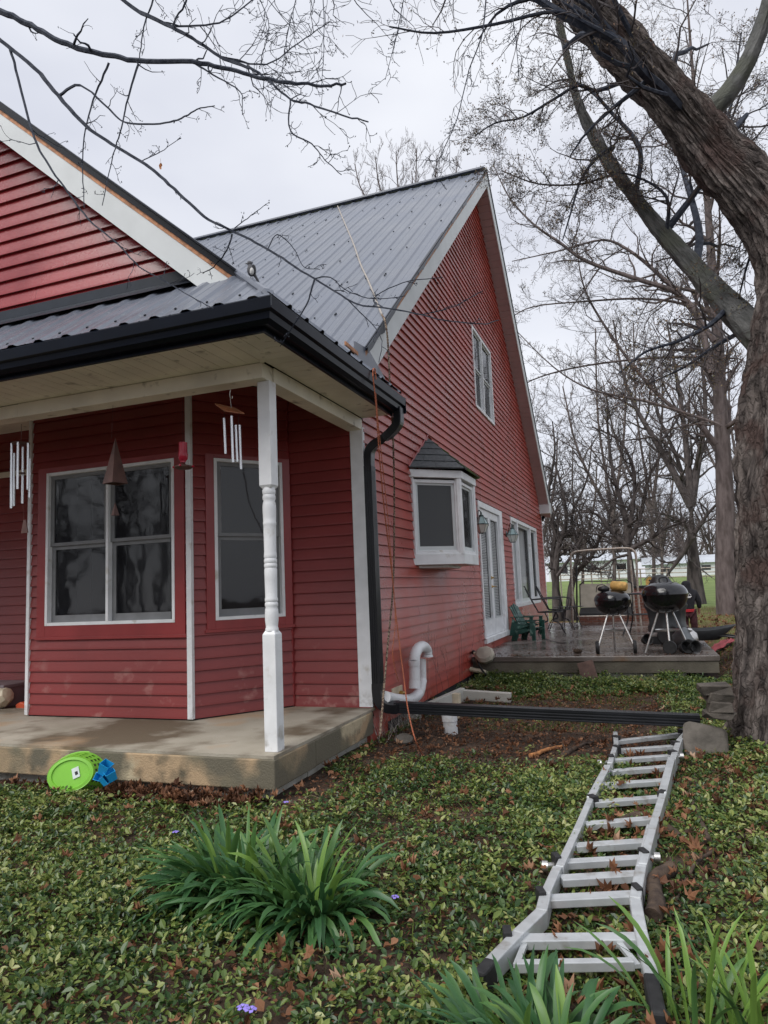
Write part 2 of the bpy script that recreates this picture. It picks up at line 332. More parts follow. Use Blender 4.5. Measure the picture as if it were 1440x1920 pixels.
ad = n.new('ShaderNodeMath'); ad.operation = 'MULTIPLY_ADD'; ad.inputs[1].default_value = 14; l.new(no.outputs['Fac'], ad.inputs[0]); l.new(sp.outputs['Y'], ad.inputs[2])
mr = n.new('ShaderNodeMapRange'); mr.inputs['From Min'].default_value = 25; mr.inputs['From Max'].default_value = 30; l.new(ad.outputs[0], mr.inputs['Value'])
n3 = n.new('ShaderNodeTexNoise'); n3.inputs['Scale'].default_value = 1.2; n3.inputs['Detail'].default_value = 7; l.new(ge.outputs['Position'], n3.inputs['Vector'])
rg = n.new('ShaderNodeValToRGB'); rg.color_ramp.elements[0].color = (.115, .165, .050, 1); rg.color_ramp.elements[1].color = (.18, .23, .075, 1); rg.color_ramp.elements[0].position = .35; rg.color_ramp.elements[1].position = .65
l.new(n3.outputs['Fac'], rg.inputs['Fac'])
rb = n.new('ShaderNodeValToRGB'); rb.color_ramp.elements[0].color = (.13, .075, .04, 1); rb.color_ramp.elements[1].color = (.14, .14, .045, 1); rb.color_ramp.elements[0].position = .42; rb.color_ramp.elements[1].position = .6
l.new(n3.outputs['Fac'], rb.inputs['Fac'])
m2 = n.new('ShaderNodeMapRange'); m2.inputs['From Min'].default_value = 12; m2.inputs['From Max'].default_value = 16; l.new(ad.outputs[0], m2.inputs['Value'])
x1 = n.new('ShaderNodeMix'); x1.data_type = 'RGBA'; l.new(m2.outputs['Result'], x1.inputs['Factor']); l.new(src, x1.inputs['A']); l.new(rb.outputs['Color'], x1.inputs['B'])
x2 = n.new('ShaderNodeMix'); x2.data_type = 'RGBA'; l.new(mr.outputs['Result'], x2.inputs['Factor']); l.new(x1.outputs['Result'], x2.inputs['A']); l.new(rg.outputs['Color'], x2.inputs['B'])
l.new(x2.outputs['Result'], b.inputs['Base Color'])
tag(g.build('ground', mg, smooth=False, bevel=-1), None, None, None, 'structure')
exec_parts = []
# ---------------------------------------------------------------- HOUSE
house = thing('house', 'red clapboard house with white trim and grey ribbed metal roof', 'house', (0, 0, -.3))
def siding(name, o, u, nrm, outline, holes=(), z0=0.0, z1=3.0, ex=.1, m=None, parent=None, depth=.021, zoff=0, joints=True):
    """clapboards: o=(x,y) start, u=(ux,uy) direction, nrm=(nx,ny) outward; outline(z)->(ua,ub); holes=(ua,ub,za,zb)"""
    mb = MB(); rr = random.Random(hash(name) % 997 if False else len(name)*7)
    z = z0
    def P(a, d, zz): return (o[0]+u[0]*a+nrm[0]*d, o[1]+u[1]*a+nrm[1]*d, zz)
    while z < z1-1e-4:
        zt = min(z+ex, z1); a0, b0 = outline(z); a1, b1 = outline(zt)
        cuts = []
        for (ha, hb, za, zb) in holes:
            if min(zt, zb)-max(z, za) > .5*(zt-z): cuts.append((ha, hb))
        def span(al, bl, au, bu):
            if bl-al < .004 and bu-au < .004: return
            d = depth+rr.uniform(-.0015, .0015)
            d2 = d-rr.uniform(0, .0015)
            mb.add([P(al, d, z), P(bl, d2, z), P(bu, .002, zt), P(au, .002, zt), P(al, 0, z+.001), P(bl, 0, z+.001), P(al, d-.002, z+.016), P(bl, d2-.002, z+.016)],
                   [(6, 7, 2, 3), (0, 1, 7, 6), (4, 5, 1, 0)])
        segs = [(a0, b0, a1, b1)]
        for (ha, hb) in cuts:
            ns_ = []
            for (al, bl, au, bu) in segs:
                if hb <= min(al, au) or ha >= max(bl, bu): ns_.append((al, bl, au, bu)); continue
                if ha > min(al, au): ns_.append((al, ha, au, ha))
                if hb < max(bl, bu): ns_.append((hb, bl, hb, bu))
            segs = ns_
        for s_ in segs:
            if joints and s_[1]-s_[0] > 3.9:
                k = s_[0]+rr.uniform(1.0, 2.8); prev = (s_[0], s_[2])
                while k < min(s_[1], s_[3])-.6:
                    span(prev[0], k, prev[1], k); prev = (k+.0015, k+.0015); k += 3.6
                span(prev[0], s_[1], prev[1], s_[3])
            else: span(*s_)
        z = zt
    return mb.build(name, m, parent or house, bevel=-1)
MZ = lambda y: 3.40+.836*y                       # main roof, near slope
MZF = lambda y: 8.317-.836*(y-5.88)               # far slope
SZ = lambda x: 3.05-.86*x                        # porch gable, right slope
def gab(z):
    zz = z+.20; ya = 0.0 if zz < 3.40 else (zz-3.40)/.836; yb = 12.2 if zz < MZF(12.2) else 5.88+(8.317-zz)/.836
    return (ya, max(ya, yb)) if yb > ya else ((ya+yb)/2, (ya+yb)/2)
W_UP = (4.93, 6.42, 3.83, 5.18); W_BAY = (1.40, 2.88, 1.27, 2.22); W_DOOR = (4.62, 6.55, .20, 2.30); W_SIDE = (7.48, 10.95, .58, 2.30)
siding('gable_wall', (0, 0), (0, 1), (1, 0), gab, [(W_UP[0], W_UP[1], W_UP[2], W_UP[3]), (1.5, 2.8, 1.35, 2.2), W_DOOR, W_SIDE], -.18, 8.12, .1, M['siding'])
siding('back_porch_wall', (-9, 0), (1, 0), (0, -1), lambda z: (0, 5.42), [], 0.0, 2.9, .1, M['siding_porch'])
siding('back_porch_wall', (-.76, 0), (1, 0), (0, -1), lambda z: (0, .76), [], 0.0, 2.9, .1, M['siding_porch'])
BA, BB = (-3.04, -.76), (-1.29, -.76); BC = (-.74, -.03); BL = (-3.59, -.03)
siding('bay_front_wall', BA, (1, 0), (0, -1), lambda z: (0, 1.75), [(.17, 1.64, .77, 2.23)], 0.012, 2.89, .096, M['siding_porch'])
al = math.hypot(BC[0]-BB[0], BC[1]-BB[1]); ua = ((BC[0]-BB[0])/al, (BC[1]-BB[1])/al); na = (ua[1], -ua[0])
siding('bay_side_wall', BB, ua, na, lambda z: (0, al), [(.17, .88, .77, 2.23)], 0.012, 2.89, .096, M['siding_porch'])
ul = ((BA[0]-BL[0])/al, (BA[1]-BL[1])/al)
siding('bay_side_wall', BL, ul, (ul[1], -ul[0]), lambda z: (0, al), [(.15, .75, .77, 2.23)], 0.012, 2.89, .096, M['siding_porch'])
XR = -3.9
siding('porch_gable_wall', (-8.3, -1.6), (1, 0), (0, -1), lambda z: (8.3+XR-(SZ(XR)-z-.22)/.86 if z < SZ(XR)-.22 else 8.3+XR, 8.3+XR+max(0, (SZ(XR)-z-.22)/.86)), [], 3.30, SZ(XR)-.24, .115, M['siding_gloss'], depth=.024)
# flat core behind the boards so that nothing shows through
# real openings: core only where there is no glass -> build as strips
mb = MB()
def core(y0, y1, z0, z1): mb.box((-.05, y0, z0), (-.004, y1, z1))
core(.02, 1.5, -.3, 3.2); core(1.5, 2.8, -.3, 1.35); core(1.5, 2.8, 2.2, 3.2); core(2.8, 4.62, -.3, 3.2); core(4.62, 6.55, -.3, .2); core(4.62, 6.55, 2.3, 3.2)
core(6.55, 7.48, -.3, 3.2); core(7.48, 10.95, -.3, .58); core(7.48, 10.95, 2.3, 3.2); core(10.95, 12.15, -.3, 3.2)
mb.box((-6, 12.1, -.3), (-.05, 12.15, 3.2)); mb.box((-9, .01, 0), (-3.6, .05, 3.2)); mb.box((-.75, .01, 0), (-.05, .05, 3.2))
for (pa, pb, oo) in ((BA, BB, (0, 1)), (BB, BC, (-na[0], -na[1])), (BL, BA, (-ul[1], ul[0]))):
    L_ = math.hypot(pb[0]-pa[0], pb[1]-pa[1]); U_ = ((pb[0]-pa[0])/L_, (pb[1]-pa[1])/L_); e0_, e1_ = (.2, .2) if pa is BA else (.2, .06)
    def pk(a, d, z): return (pa[0]+U_[0]*a+oo[0]*d, pa[1]+U_[1]*a+oo[1]*d, z)
    for (a, b_, za, zb_) in ((0, L_, 2.2, 3.2), (0, L_, 0, .79), (0, e0_, .79, 2.2), (L_-e1_, L_, .79, 2.2)):
        mb.prism([pk(a, .002, za), pk(b_, .002, za), pk(b_, .002, zb_), pk(a, .002, zb_)], (oo[0]*.03, oo[1]*.03, 0))
def tri(pts): mb.prism([(-.05, a, b_) for a, b_ in pts], (.046, 0, 0))
tri([(.02, 3.2), (4.93, 3.2), (4.93, 7.15), (.1, 3.2)][:3]+[]); tri([(4.93, 3.2), (6.42, 3.2), (6.42, 3.83), (4.93, 3.83)]); tri([(4.93, 5.18), (6.42, 5.18), (6.42, 7.5), (5.88, 8.0), (4.93, 7.15)]); tri([(6.42, 3.2), (11.7, 3.2), (6.42, 7.5)])
mb.build('wall_core', M['dark'], house, bevel=-1)
# roofs ---------------------------------------------------------
def ribbed(name, u0, u1, P, v0, v1, m=M['roof'], pitch=.2286, ph=0.0, h=.013, parent=house, nz=None, rip=.0):
    """P(u,v)->point on plane, nz=unit normal; v from eave to ridge"""
    prof = []
    k = math.floor((u0-ph)/pitch)-1
    while ph+k*pitch < u1+pitch:
        b0 = ph+k*pitch
        for du, hh in ((-.042, 0), (-.018, h), (.018, h), (.042, 0), (.110, 0), (.118, .003), (.126, 0)):
            prof.append((b0+du, hh))
        k += 1
    prof = [(u0, 0)]+[p for p in prof if u0 < p[0] < u1]+[(u1, 0)]
    mb = MB(); V = []; K = 7
    rr = random.Random(3)
    for (u, hh) in prof:
        a, b_ = v0(u), v1(u)
        for q in range(K):
            v = a+(b_-a)*q/(K-1); wv = .0025*math.sin(u*2.3+v*3.1)+.002*math.sin(u*5.1-v*1.3)
            p = P(u, v); V.append(tuple(p[c]+nz[c]*(hh+wv) for c in range(3)))
    Fc = [(i_*K+q, (i_+1)*K+q, (i_+1)*K+q+1, i_*K+q+1) for i_ in range(len(prof)-1) for q in range(K-1)]
    mb.add(V, Fc); o_ = mb.build(name, m, parent, bevel=-1)
    return o_
nM = Vector((0, -.836, 1)).normalized(); nS = Vector((.86, 0, 1)).normalized(); nP = Vector((0, -.81, 1)).normalized()
def m_low(x):
    if x > XR: v = (-.35-.86*x)/.836
    else: v = (-.35-.86*(2*XR-x))/.836
    return max(-.47, v)
main_roof = ribbed('main_roof', -10, .265, lambda u, v: (u, v, MZ(v)), m_low, lambda u: 5.885, nz=nM)
ribbed('main_roof', -10, .265, lambda u, v: (u, v, MZF(v)), lambda u: 12.22, lambda u: 5.88, nz=Vector((0, .836, 1)).normalized())
def s_front(x): return max(-1.80, -2.34+(.4-x)) if x > -.14 else -1.80
def s_back(x): return .09 if x > .2 else max(-.47, (-.35-.86*x)/.836)+.05
mbs = MB()   # right slope, ribs run down towards +x
def slopeS(name, x0, x1, flip=False):
    prof = []; y = -2.34
    mb = MB(); V = []; ys = []
    k = 0
    base = -2.34
    while base+k*.2286 < 3.6:
        for du, hh in ((-.03, 0), (-.012, .019), (.012, .019), (.03, 0), (.11, 0)): ys.append((base+k*.2286+du, hh))
        k += 1
    Kx = 24
    for (yy, hh) in ys:
        # x range for this y
        xe = .4; xt = XR
        if yy < -1.80: xt = max(.4-(yy+2.34), XR)
        if yy > -.47: xt2 = (-.35-.836*yy)/.86
        else: xt2 = XR
        if yy > .09: xe = min(.4, (-.35-.836*(yy-.05))/.86)
        xa, xb = xe, XR if yy >= -1.80 else xt
        if yy > -.47: xa = min(xa, .2) if yy > .09 else xa
        for q in range(Kx):
            xx = xa+(xb-xa)*q/(Kx-1); xw = xx if not flip else 2*XR-xx
            V.append((xw+(nS[0]*hh if not flip else -nS[0]*hh), yy, SZ(xx)+nS[2]*hh))
    Fc = [(i_*Kx+q, (i_+1)*Kx+q, (i_+1)*Kx+q+1, i_*Kx+q+1) for i_ in range(len(ys)-1) for q in range(Kx-1)]
    mb.add(V, Fc); return mb.build(name, M['roof'], house, bevel=-1)
slopeS('porch_roof', .4, XR); slopeS('porch_roof', .4, XR, True)
ribbed('porch_roof_skirt', -8.2, .4, lambda u, v: (u, v, 2.70+.81*(v+2.34)), lambda u: -2.34, lambda u: (-1.60 if u < -.34 else -2.34+(.4-u)), nz=nP, ph=.05)
mb = MB()   # hip cap and ridge caps
mb.tube([(.375, -2.315, 2.715), (-.34, -1.60, 3.345)], [.006]+[.026], 6) if False else mb.tube([(.37, -2.31, 2.700), (.33, -2.27, 2.752), (-.34, -1.60, 3.345)], [.008, .026, .026], 6); mb.build('hip_cap', M['roof'], house); mb = MB()
mb.bar((-10, 5.88, 8.342), (.22, 5.88, 8.342), .16, .03); mb.build('ridge_cap', M['roof'], house)
mb = MB(); rr = random.Random(5)
for k in range(340):     # screws in rows
    x = -6.6+rr.randrange(30)*.2286; v = rr.choice([.4, 1.3, 2.2, 3.1, 4.0, 4.9, 5.7])+rr.uniform(-.03, .03)
    if v < m_low(x)+.1: continue
    mb.lathe([(.010, 0), (.010, .008), (0, .012)], (x+.045, v, MZ(v)+.003), 6, axis=nM)
for k in range(36):
    mb.lathe([(.009, 0), (.009, .008), (0, .012)], (.15-k*.2286/1.0, -2.26, 2.70+.81*.08+.003), 6, axis=nP)
mb.build('roof_screws', M['flash'], house)['kind'] = 'stuff'
# flashing at porch gable
mb = MB(); mb.prism([(-7.5, -1.625, 3.30), (-.50, -1.625, 3.30), (-.60, -1.625, 3.385), (-7.4, -1.625, 3.385)], (0, .02, 0))
mb.quad((-7.5, -1.80, 3.30-.135+.015), (-.45, -1.80, 3.30-.135+.015), (-.50, -1.62, 3.31), (-7.5, -1.62, 3.31)); mb.build('wall_flashing', M['flash'], house)
# rake boards: porch gable
def rake(parent, A, B, dn, dz_metal, dz_wood, dz_board, outn, th=.02):
    """A,B: top ends of roof edge line (eave, ridge); outn outward unit; boards hang down by dz"""
    A = np.array(A, float); B = np.array(B, float); o_ = np.array(outn, float)
    def strip(z0, z1, off, t_):
        m_ = MB(); m_.prism([A+(0, 0, z0), B+(0, 0, z0), B+(0, 0, z1), A+(0, 0, z1)]+o_*off, -o_*t_); return m_
    strip(.015, -dz_metal, .012, .03).build('rake_flashing', M['gutter'], parent)
    strip(-dz_metal, -dz_metal-dz_wood, .004, .03).build('rake_sheathing', M['wood'], parent)
    strip(-dz_metal-dz_wood, -dz_metal-dz_wood-dz_board, 0, th).build('rake_board', M['white_rake'], parent)
yr = -1.80
rake(house, (-.14, yr, SZ(-.14)), (XR, yr, SZ(XR)), 0, .055, .035, .225, (0, -1, 0))
rake(house, (2*XR+.14, yr, SZ(-.14)), (XR, yr, SZ(XR)), 0, .055, .035, .225, (0, -1, 0))
mb = MB(); mb.prism([(-.2, -1.78, SZ(-.2)-.26), (XR, -1.78, SZ(XR)-.26), (XR, -1.78, SZ(XR)-.24), (-.2, -1.78, SZ(-.2)-.24)], (0, .18, 0)); mb.build('rake_soffit', M['white_rake'], house)
# main rake near and far
rake(house, (.25, -.47, MZ(-.47)), (.25, 5.88, 8.317), 0, .022, .045, .24, (1, 0, 0))
mb = MB(); rr = random.Random(9)  # torn metal edge above the bare wood
pts = [];
for k in range(60):
    y = -.47+6.35*k/59; pts.append((.272, y, MZ(y)+.01)); 
for k in range(59, -1, -1):
    y = -.47+6.35*k/59; pts.append((.272, y, MZ(y)-.012-rr.random()**3*.05-(.035 if k < 8 else 0)))
for k in range(59): mb.quad(pts[k], pts[k+1], pts[118-k], pts[119-k])
mb.build('torn_roof_edge', M['flash'], house, solid=.004)
A = np.array((.25, 12.22, MZF(12.22))); B = np.array((.25, 5.88, 8.317))
mb = MB(); mb.prism([A+(0, 0, .0), B+(0, 0, .0), B+(0, 0, -.36), A+(0, 0, -.36)], (-.02, 0, 0)); mb.build('rake_board', M['white_rake'], house)
mb = MB(); mb.prism([A+(.012, 0, .02), B+(.012, 0, .02), B+(.012, 0, -.05), A+(.012, 0, -.05)], (-.011, 0, 0)); mb.build('rake_flashing', M['flash'], house)
mb = MB(); nst = 62
for k in range(nst):   # far soffit boards
    ya = 12.22-6.34*k/nst; yb = 12.22-6.34*(k+.93)/nst
    mb.prism([(.005, ya, MZF(ya)-.35), (.228, ya, MZF(ya)-.35), (.228, yb, MZF(yb)-.35), (.005, yb, MZF(yb)-.35)], (0, 0, .012))
mb.build('rake_soffit', M['soffit2'], house)
mb = MB()
for k in range(nst):   # near soffit boards
    ya = -.30+6.44*k/nst; yb = -.30+6.44*(k+.93)/nst
    mb.prism([(.005, ya, MZ(ya)-.305), (.228, ya, MZ(ya)-.305), (.228, yb, MZ(yb)-.305), (.005, yb, MZ(yb)-.305)], (0, 0, .012))
mb.build('rake_soffit', M['soffit2'], house)
mb = MB(); mb.box((-.02, 11.86, 2.74), (.265, 12.26, 3.02)); mb.build('eave_return', M['white_rake'], house, bevel=.004)
mb = MB(); mb.box((-9, 12.15, 2.84), (-.02, 12.22, 2.9)); mb.build('back_soffit', M['white_rake'], house)
mb = MB(); mb.tube([(.06, 12.2, 2.78), (.06, 12.2, 2.68), (.03, 12.18, 2.6)], .035, 8); mb.build('rear_downspout', M['gutter'], house)
# little dark flashing box where rake meets the gutter
mb = MB(); mb.prism([(.252, -.70, 2.78), (.252, -.02, 2.73), (.252, -.02, 2.88), (.252, -.40, 3.02), (.252, -.70, 2.99)], (-.012, 0, 0))
mb.quad((.39, -.62, 2.735), (.39, .0, 2.735), (.2, .0, 2.9), (.2, -.62, 2.9)); mb.build('step_flashing', M['roof'], house)
mb = MB(); mb.bar((.30, -1.02, 2.86), (.215, -.42, 2.93), .012, .03); mb.build('bare_wood_strip', M['wood'], house)
# gutter -------------------------------------------------------
PR_ = [(0, 2.555), (.045, 2.555), (.075, 2.575), (.082, 2.612), (.104, 2.622), (.108, 2.69), (.100, 2.70), (.094, 2.70), (.098, 2.63), (.07, 2.62), (.06, 2.58), (0, 2.57)]
mb = MB(); V = []
FX, FY = .298, -2.238
for (o_, z) in PR_: V += [(-9.0, FY-o_, z), (FX+o_, FY-o_, z), (FX+o_, .085, z)]
n_ = len(PR_); Fc = []
for i_ in range(n_):
    j_ = (i_+1) % n_
    Fc += [(i_*3, j_*3, j_*3+1, i_*3+1), (i_*3+1, j_*3+1, j_*3+2, i_*3+2)]
Fc += [tuple(i_*3+2 for i_ in range(n_))]
mb.add(V, Fc)
mb.box((FX-.0, .081, 2.556), (FX+.108, .088, 2.70))
mb.build('gutter', M['gutter'], house)
mb = MB()
mb.box((-9, FY-.002, 2.53), (FX+.002, FY+.018, 2.69)); mb.box((FX-.018, FY+.018, 2.53), (FX+.002, .02, 2.69)); mb.build('fascia', M['gutter'], house)
mb = MB(); mb.bar((.405, -2.345, 2.63), (.405, -2.345, 2.70), .006, .006); mb.build('gutter_seam', M['flash'], house)
# soffits (boards)
mb = MB(); x = -9.0
def inner(x): return -1.745 if x < 0 else -2.22+(.28-x)*1.696
while x < .27:
    xb = min(x+.096, .276); mb.prism([(x, -2.22, 2.540), (xb, -2.22, 2.540), (xb, inner(xb), 2.540), (x, inner(x), 2.540)], (0, 0, .012)); x += .1
y = -2.16
while y < -.01:
    yb = min(y+.096, -.001); xi = lambda q: .013 if q > -1.745 else .28-(q+2.22)/1.696
    mb.prism([(xi(y)+.004, y, 2.541), (.28, y, 2.541), (.28, yb, 2.541), (xi(yb)+.004, yb, 2.541)], (0, 0, .012)); y += .1
mb.build('eave_soffit', M['cream'], house)
mb = MB(); mb.box((-9, -1.54, 2.572), (-.35, -1.50, 3.25)); mb.box((-.35, -1.54, 2.572), (-.05, -1.50, 2.95)); mb.box((-.09, -1.50, 2.572), (-.05, -.02, 2.95)); mb.box((-9, -2.23, 2.556), (.29, -1.6, 2.57)); mb.box((0, -1.6, 2.556), (.29, .0, 2.57)); mb.build('soffit_backing', M['dark'], house)
mb = MB(); mb.bar((.27, -2.21, 2.537), (.0, -1.75, 2.537), .03, .008); mb.build('mitre_strip', M['cream'], house)
mb = MB(); y = -1.60
while y < .0: mb.box((-9, y, 2.900), (-.02, y+.096, 2.912)); y += .1
mb.build('porch_ceiling', M['cream'], house)
mb = MB(); mb.box((-9, -1.745, 2.436), (-2.145, -1.615, 2.538)); mb.box((-2.14, -1.75, 2.433), (.0, -1.612, 2.5385)); mb.build('porch_beam', M['cream'], house, bevel=.004)
mb = MB(); mb.box((-.125, -1.61, 2.434), (.012, -.0, 2.5375)); mb.build('porch_beam', M['cream'], house, bevel=.004)
# post: square, turned, square ----------------------------------
PX, PY = -.035, -1.636
post = MB(); hw = .047; pup = MB()
post.box((PX-hw, PY-hw, .0), (PX+hw, PY+hw, .74)); pup.box((PX-hw, PY-hw, 1.72), (PX+hw, PY+hw, 2.434))
post.add([(PX-hw, PY-hw, .74), (PX+hw, PY-hw, .74), (PX+hw, PY+hw, .74), (PX-hw, PY+hw, .74), (PX-.033, PY-.033, .765), (PX+.033, PY-.033, .765), (PX+.033, PY+.033, .765), (PX-.033, PY+.033, .765)],
         [(0,1,5,4),(1,2,6,5),(2,3,7,6),(3,0,4,7),(4,5,6,7)])
pup.add([(PX-hw, PY-hw, 1.72), (PX+hw, PY-hw, 1.72), (PX+hw, PY+hw, 1.72), (PX-hw, PY+hw, 1.72), (PX-.033, PY-.033, 1.70), (PX+.033, PY-.033, 1.70), (PX+.033, PY+.033, 1.70), (PX-.033, PY+.033, 1.70)],
         [(4,5,1,0),(5,6,2,1),(6,7,3,2),(7,4,0,3),(7,6,5,4)])
post.build('porch_post', M['white'], house, bevel=.004); pup.build('porch_post_top', M['white'], house, bevel=.004)
prof = [(.050, .76), (.052, .775), (.044, .785), (.046, .80), (.053, .83), (.054, .87), (.050, .90), (.043, .915), (.051, .925), (.051, .94), (.043, .948), (.051, .956), (.051, .97), (.045, .98),
        (.048, 1.10), (.050, 1.16), (.044, 1.172), (.051, 1.18), (.051, 1.195), (.044, 1.202), (.051, 1.21), (.051, 1.225), (.044, 1.235), (.051, 1.245), (.050, 1.26), (.046, 1.28), (.049, 1.42), (.050, 1.455),
        (.053, 1.46), (.053, 1.475), (.050, 1.48), (.052, 1.51), (.055, 1.55), (.054, 1.585), (.049, 1.605), (.042, 1.62), (.052, 1.632), (.052, 1.65), (.045, 1.66), (.053, 1.67), (.053, 1.69), (.046, 1.70), (.046, 1.71)]
prof = [(.0425+(r-.05)*.55, z) for r, z in prof]
mb = MB(); mb.lathe(prof, (PX, PY, 0), 32); mb.build('turned_shaft', M['white'], bpy.data.objects['porch_post'], smooth=True)
# corner boards and porch strips
mb = MB(); mb.box((-.105, -.022, .005), (.018, .03, 2.46)); mb.build('corner_board', M['white'], house, bevel=.003)
mb = MB(); mb.box((-.03, 12.14, -.18), (.02, 12.22, 2.8)); mb.build('corner_board', M['white'], house, bevel=.003)
for (cx, cy, wd) in ((-3.04, -.775, .036), (-1.285, -.775, .05)):
    mb = MB(); mb.box((cx-wd/2, cy-.018, .012), (cx+wd/2, cy+.02, 2.9)); mb.build('bay_corner_strip', M['white'], house, bevel=.003)
mb = MB(); mb.bar((-.75, -.022, .012), (-.75, -.022, 2.9), .05, .03); mb.build('inside_corner_strip', M['redtrim'], house)
mb = MB(); mb.box((-3.6, -.06, 2.40), (-3.05, -.03, 2.47)); mb.box((-9, -.03, 2.40), (-3.6, -.01, 2.46)); mb.build('frieze_board', M['cream'], house)
# windows ------------------------------------------------------
def window(o, u, nrm, a0, a1, z0, z1, mulls=(), rails=(), trim=None, tw=.035, depth_out=.03, inner=.03, name='window', glass='glass', shade=None, room=.5, sash=.035, tm=None, parent=None, sm_=None):
    """returns window frame part with panes, sashes; o,u,nrm like siding"""
    def P(a, d, z): return (o[0]+u[0]*a+nrm[0]*d, o[1]+u[1]*a+nrm[1]*d, z)
    def bx(mb, a, b_, d0, d1, za, zb):
        mb.prism([P(a, d0, za), P(b_, d0, za), P(b_, d0, zb), P(a, d0, zb)], (nrm[0]*(d1-d0), nrm[1]*(d1-d0), 0))
    if trim:
        mb = MB(); t_ = trim
        bx(mb, a0-t_, a0, -.01, depth_out-.004, z0-t_, z1+t_*.5); bx(mb, a1, a1+t_, -.01, depth_out-.004, z0-t_, z1+t_*.5); bx(mb, a0, a1, -.01, depth_out-.005, z1, z1+t_*.5); bx(mb, a0, a1, -.01, depth_out-.005, z0-t_, z0)
        bx(mb, a0-t_-.015, a1+t_+.015, -.01, depth_out+.003, z0-t_-.025, z0-t_)
        mb.build('window_trim', tm or M['redtrim'], parent or house, bevel=.002)
    fr = MB()
    bx(fr, a0, a0+tw, -.04, depth_out, z0, z1); bx(fr, a1-tw, a1, -.04, depth_out, z0, z1); bx(fr, a0+tw, a1-tw, -.04, depth_out-.002, z1-tw, z1); bx(fr, a0+tw, a1-tw, -.04, depth_out-.002, z0, z0+tw)
    for m_ in mulls: bx(fr, m_-tw*.5, m_+tw*.5, -.04, depth_out-.001, z0+tw, z1-tw)
    wo = fr.build(name, M['white'], parent or house, bevel=.002)
    edges = [a0+tw]+[e for m_ in mulls for e in (m_-tw*.5, m_+tw*.5)]+[a1-tw]
    ss = MB(); gl = MB(); sh = MB()
    for i_ in range(0, len(edges), 2):
        a, b_ = edges[i_], edges[i_+1]; lv = [z0+tw]+list(rails)+[z1-tw]
        for k in range(len(lv)-1):
            za, zb = lv[k], lv[k+1]; d_ = .0 if k else -.022
            bx(ss, a, a+sash, d_-.02, d_, za, zb); bx(ss, b_-sash, b_, d_-.02, d_, za, zb)
            bx(ss, a+sash, b_-sash, d_-.02, d_-.001, za, za+sash*(1.5 if k == 0 else .7)); bx(ss, a+sash, b_-sash, d_-.02, d_-.001, zb-sash*.8, zb)
            gl.quad(P(a+sash, d_-.010, za), P(b_-sash, d_-.010, za), P(b_-sash, d_-.010, zb), P(a+sash, d_-.010, zb))
    ss.build('sash', M[sm_ or 'white_rake'], wo); gl.build('pane', M[glass], wo)
    if shade:
        for (sa, sb, mm) in shade: 
            q = MB(); K = 24
            for k in range(K):
                aa, bb = sa+(sb-sa)*k/K, sa+(sb-sa)*(k+1)/K; d0, d1 = -.13+.02*math.sin(k*1.9), -.13+.02*math.sin((k+1)*1.9)
                q.quad(P(aa, d0, z0), P(bb, d1, z0), P(bb, d1, z1), P(aa, d0, z1))
            q.build('curtain', M[mm], wo)
    rm = MB(); D_ = -room
    rm.quad(P(a0, D_, z0), P(a1, D_, z0), P(a1, D_, z1), P(a0, D_, z1)); rm.quad(P(a0, -.04, z0), P(a0, D_, z0), P(a0, D_, z1), P(a0, -.04, z1)); rm.quad(P(a1, -.04, z0), P(a1, D_, z0), P(a1, D_, z1), P(a1, -.04, z1))
    rm.quad(P(a0, -.04, z1), P(a1, -.04, z1), P(a1, D_, z1), P(a0, D_, z1)); rm.quad(P(a0, -.04, z0), P(a1, -.04, z0), P(a1, D_, z0), P(a0, D_, z0)); rm.build('room_recess', M['dark'], wo)
    return wo
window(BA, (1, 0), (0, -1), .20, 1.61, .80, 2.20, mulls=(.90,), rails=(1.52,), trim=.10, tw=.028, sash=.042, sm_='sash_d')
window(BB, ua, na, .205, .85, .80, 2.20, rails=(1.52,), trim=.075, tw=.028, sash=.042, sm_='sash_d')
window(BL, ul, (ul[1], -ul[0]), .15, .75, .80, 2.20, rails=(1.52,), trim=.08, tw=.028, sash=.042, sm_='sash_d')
G0, GU, GN = (0, 0), (0, 1), (1, 0)
window(G0, GU, GN, W_UP[0], W_UP[1], W_UP[2], W_UP[3], mulls=(5.62,), rails=(4.52,), tw=.05)
window(G0, GU, GN, *[W_SIDE[0], W_SIDE[1], W_SIDE[2], W_SIDE[3]], mulls=(8.25, 9.95), tw=.07, sash=.05, glass='glass2', shade=((7.5, 8.2, 'curtain'), (8.35, 9.9, 'curtain')), room=.6)
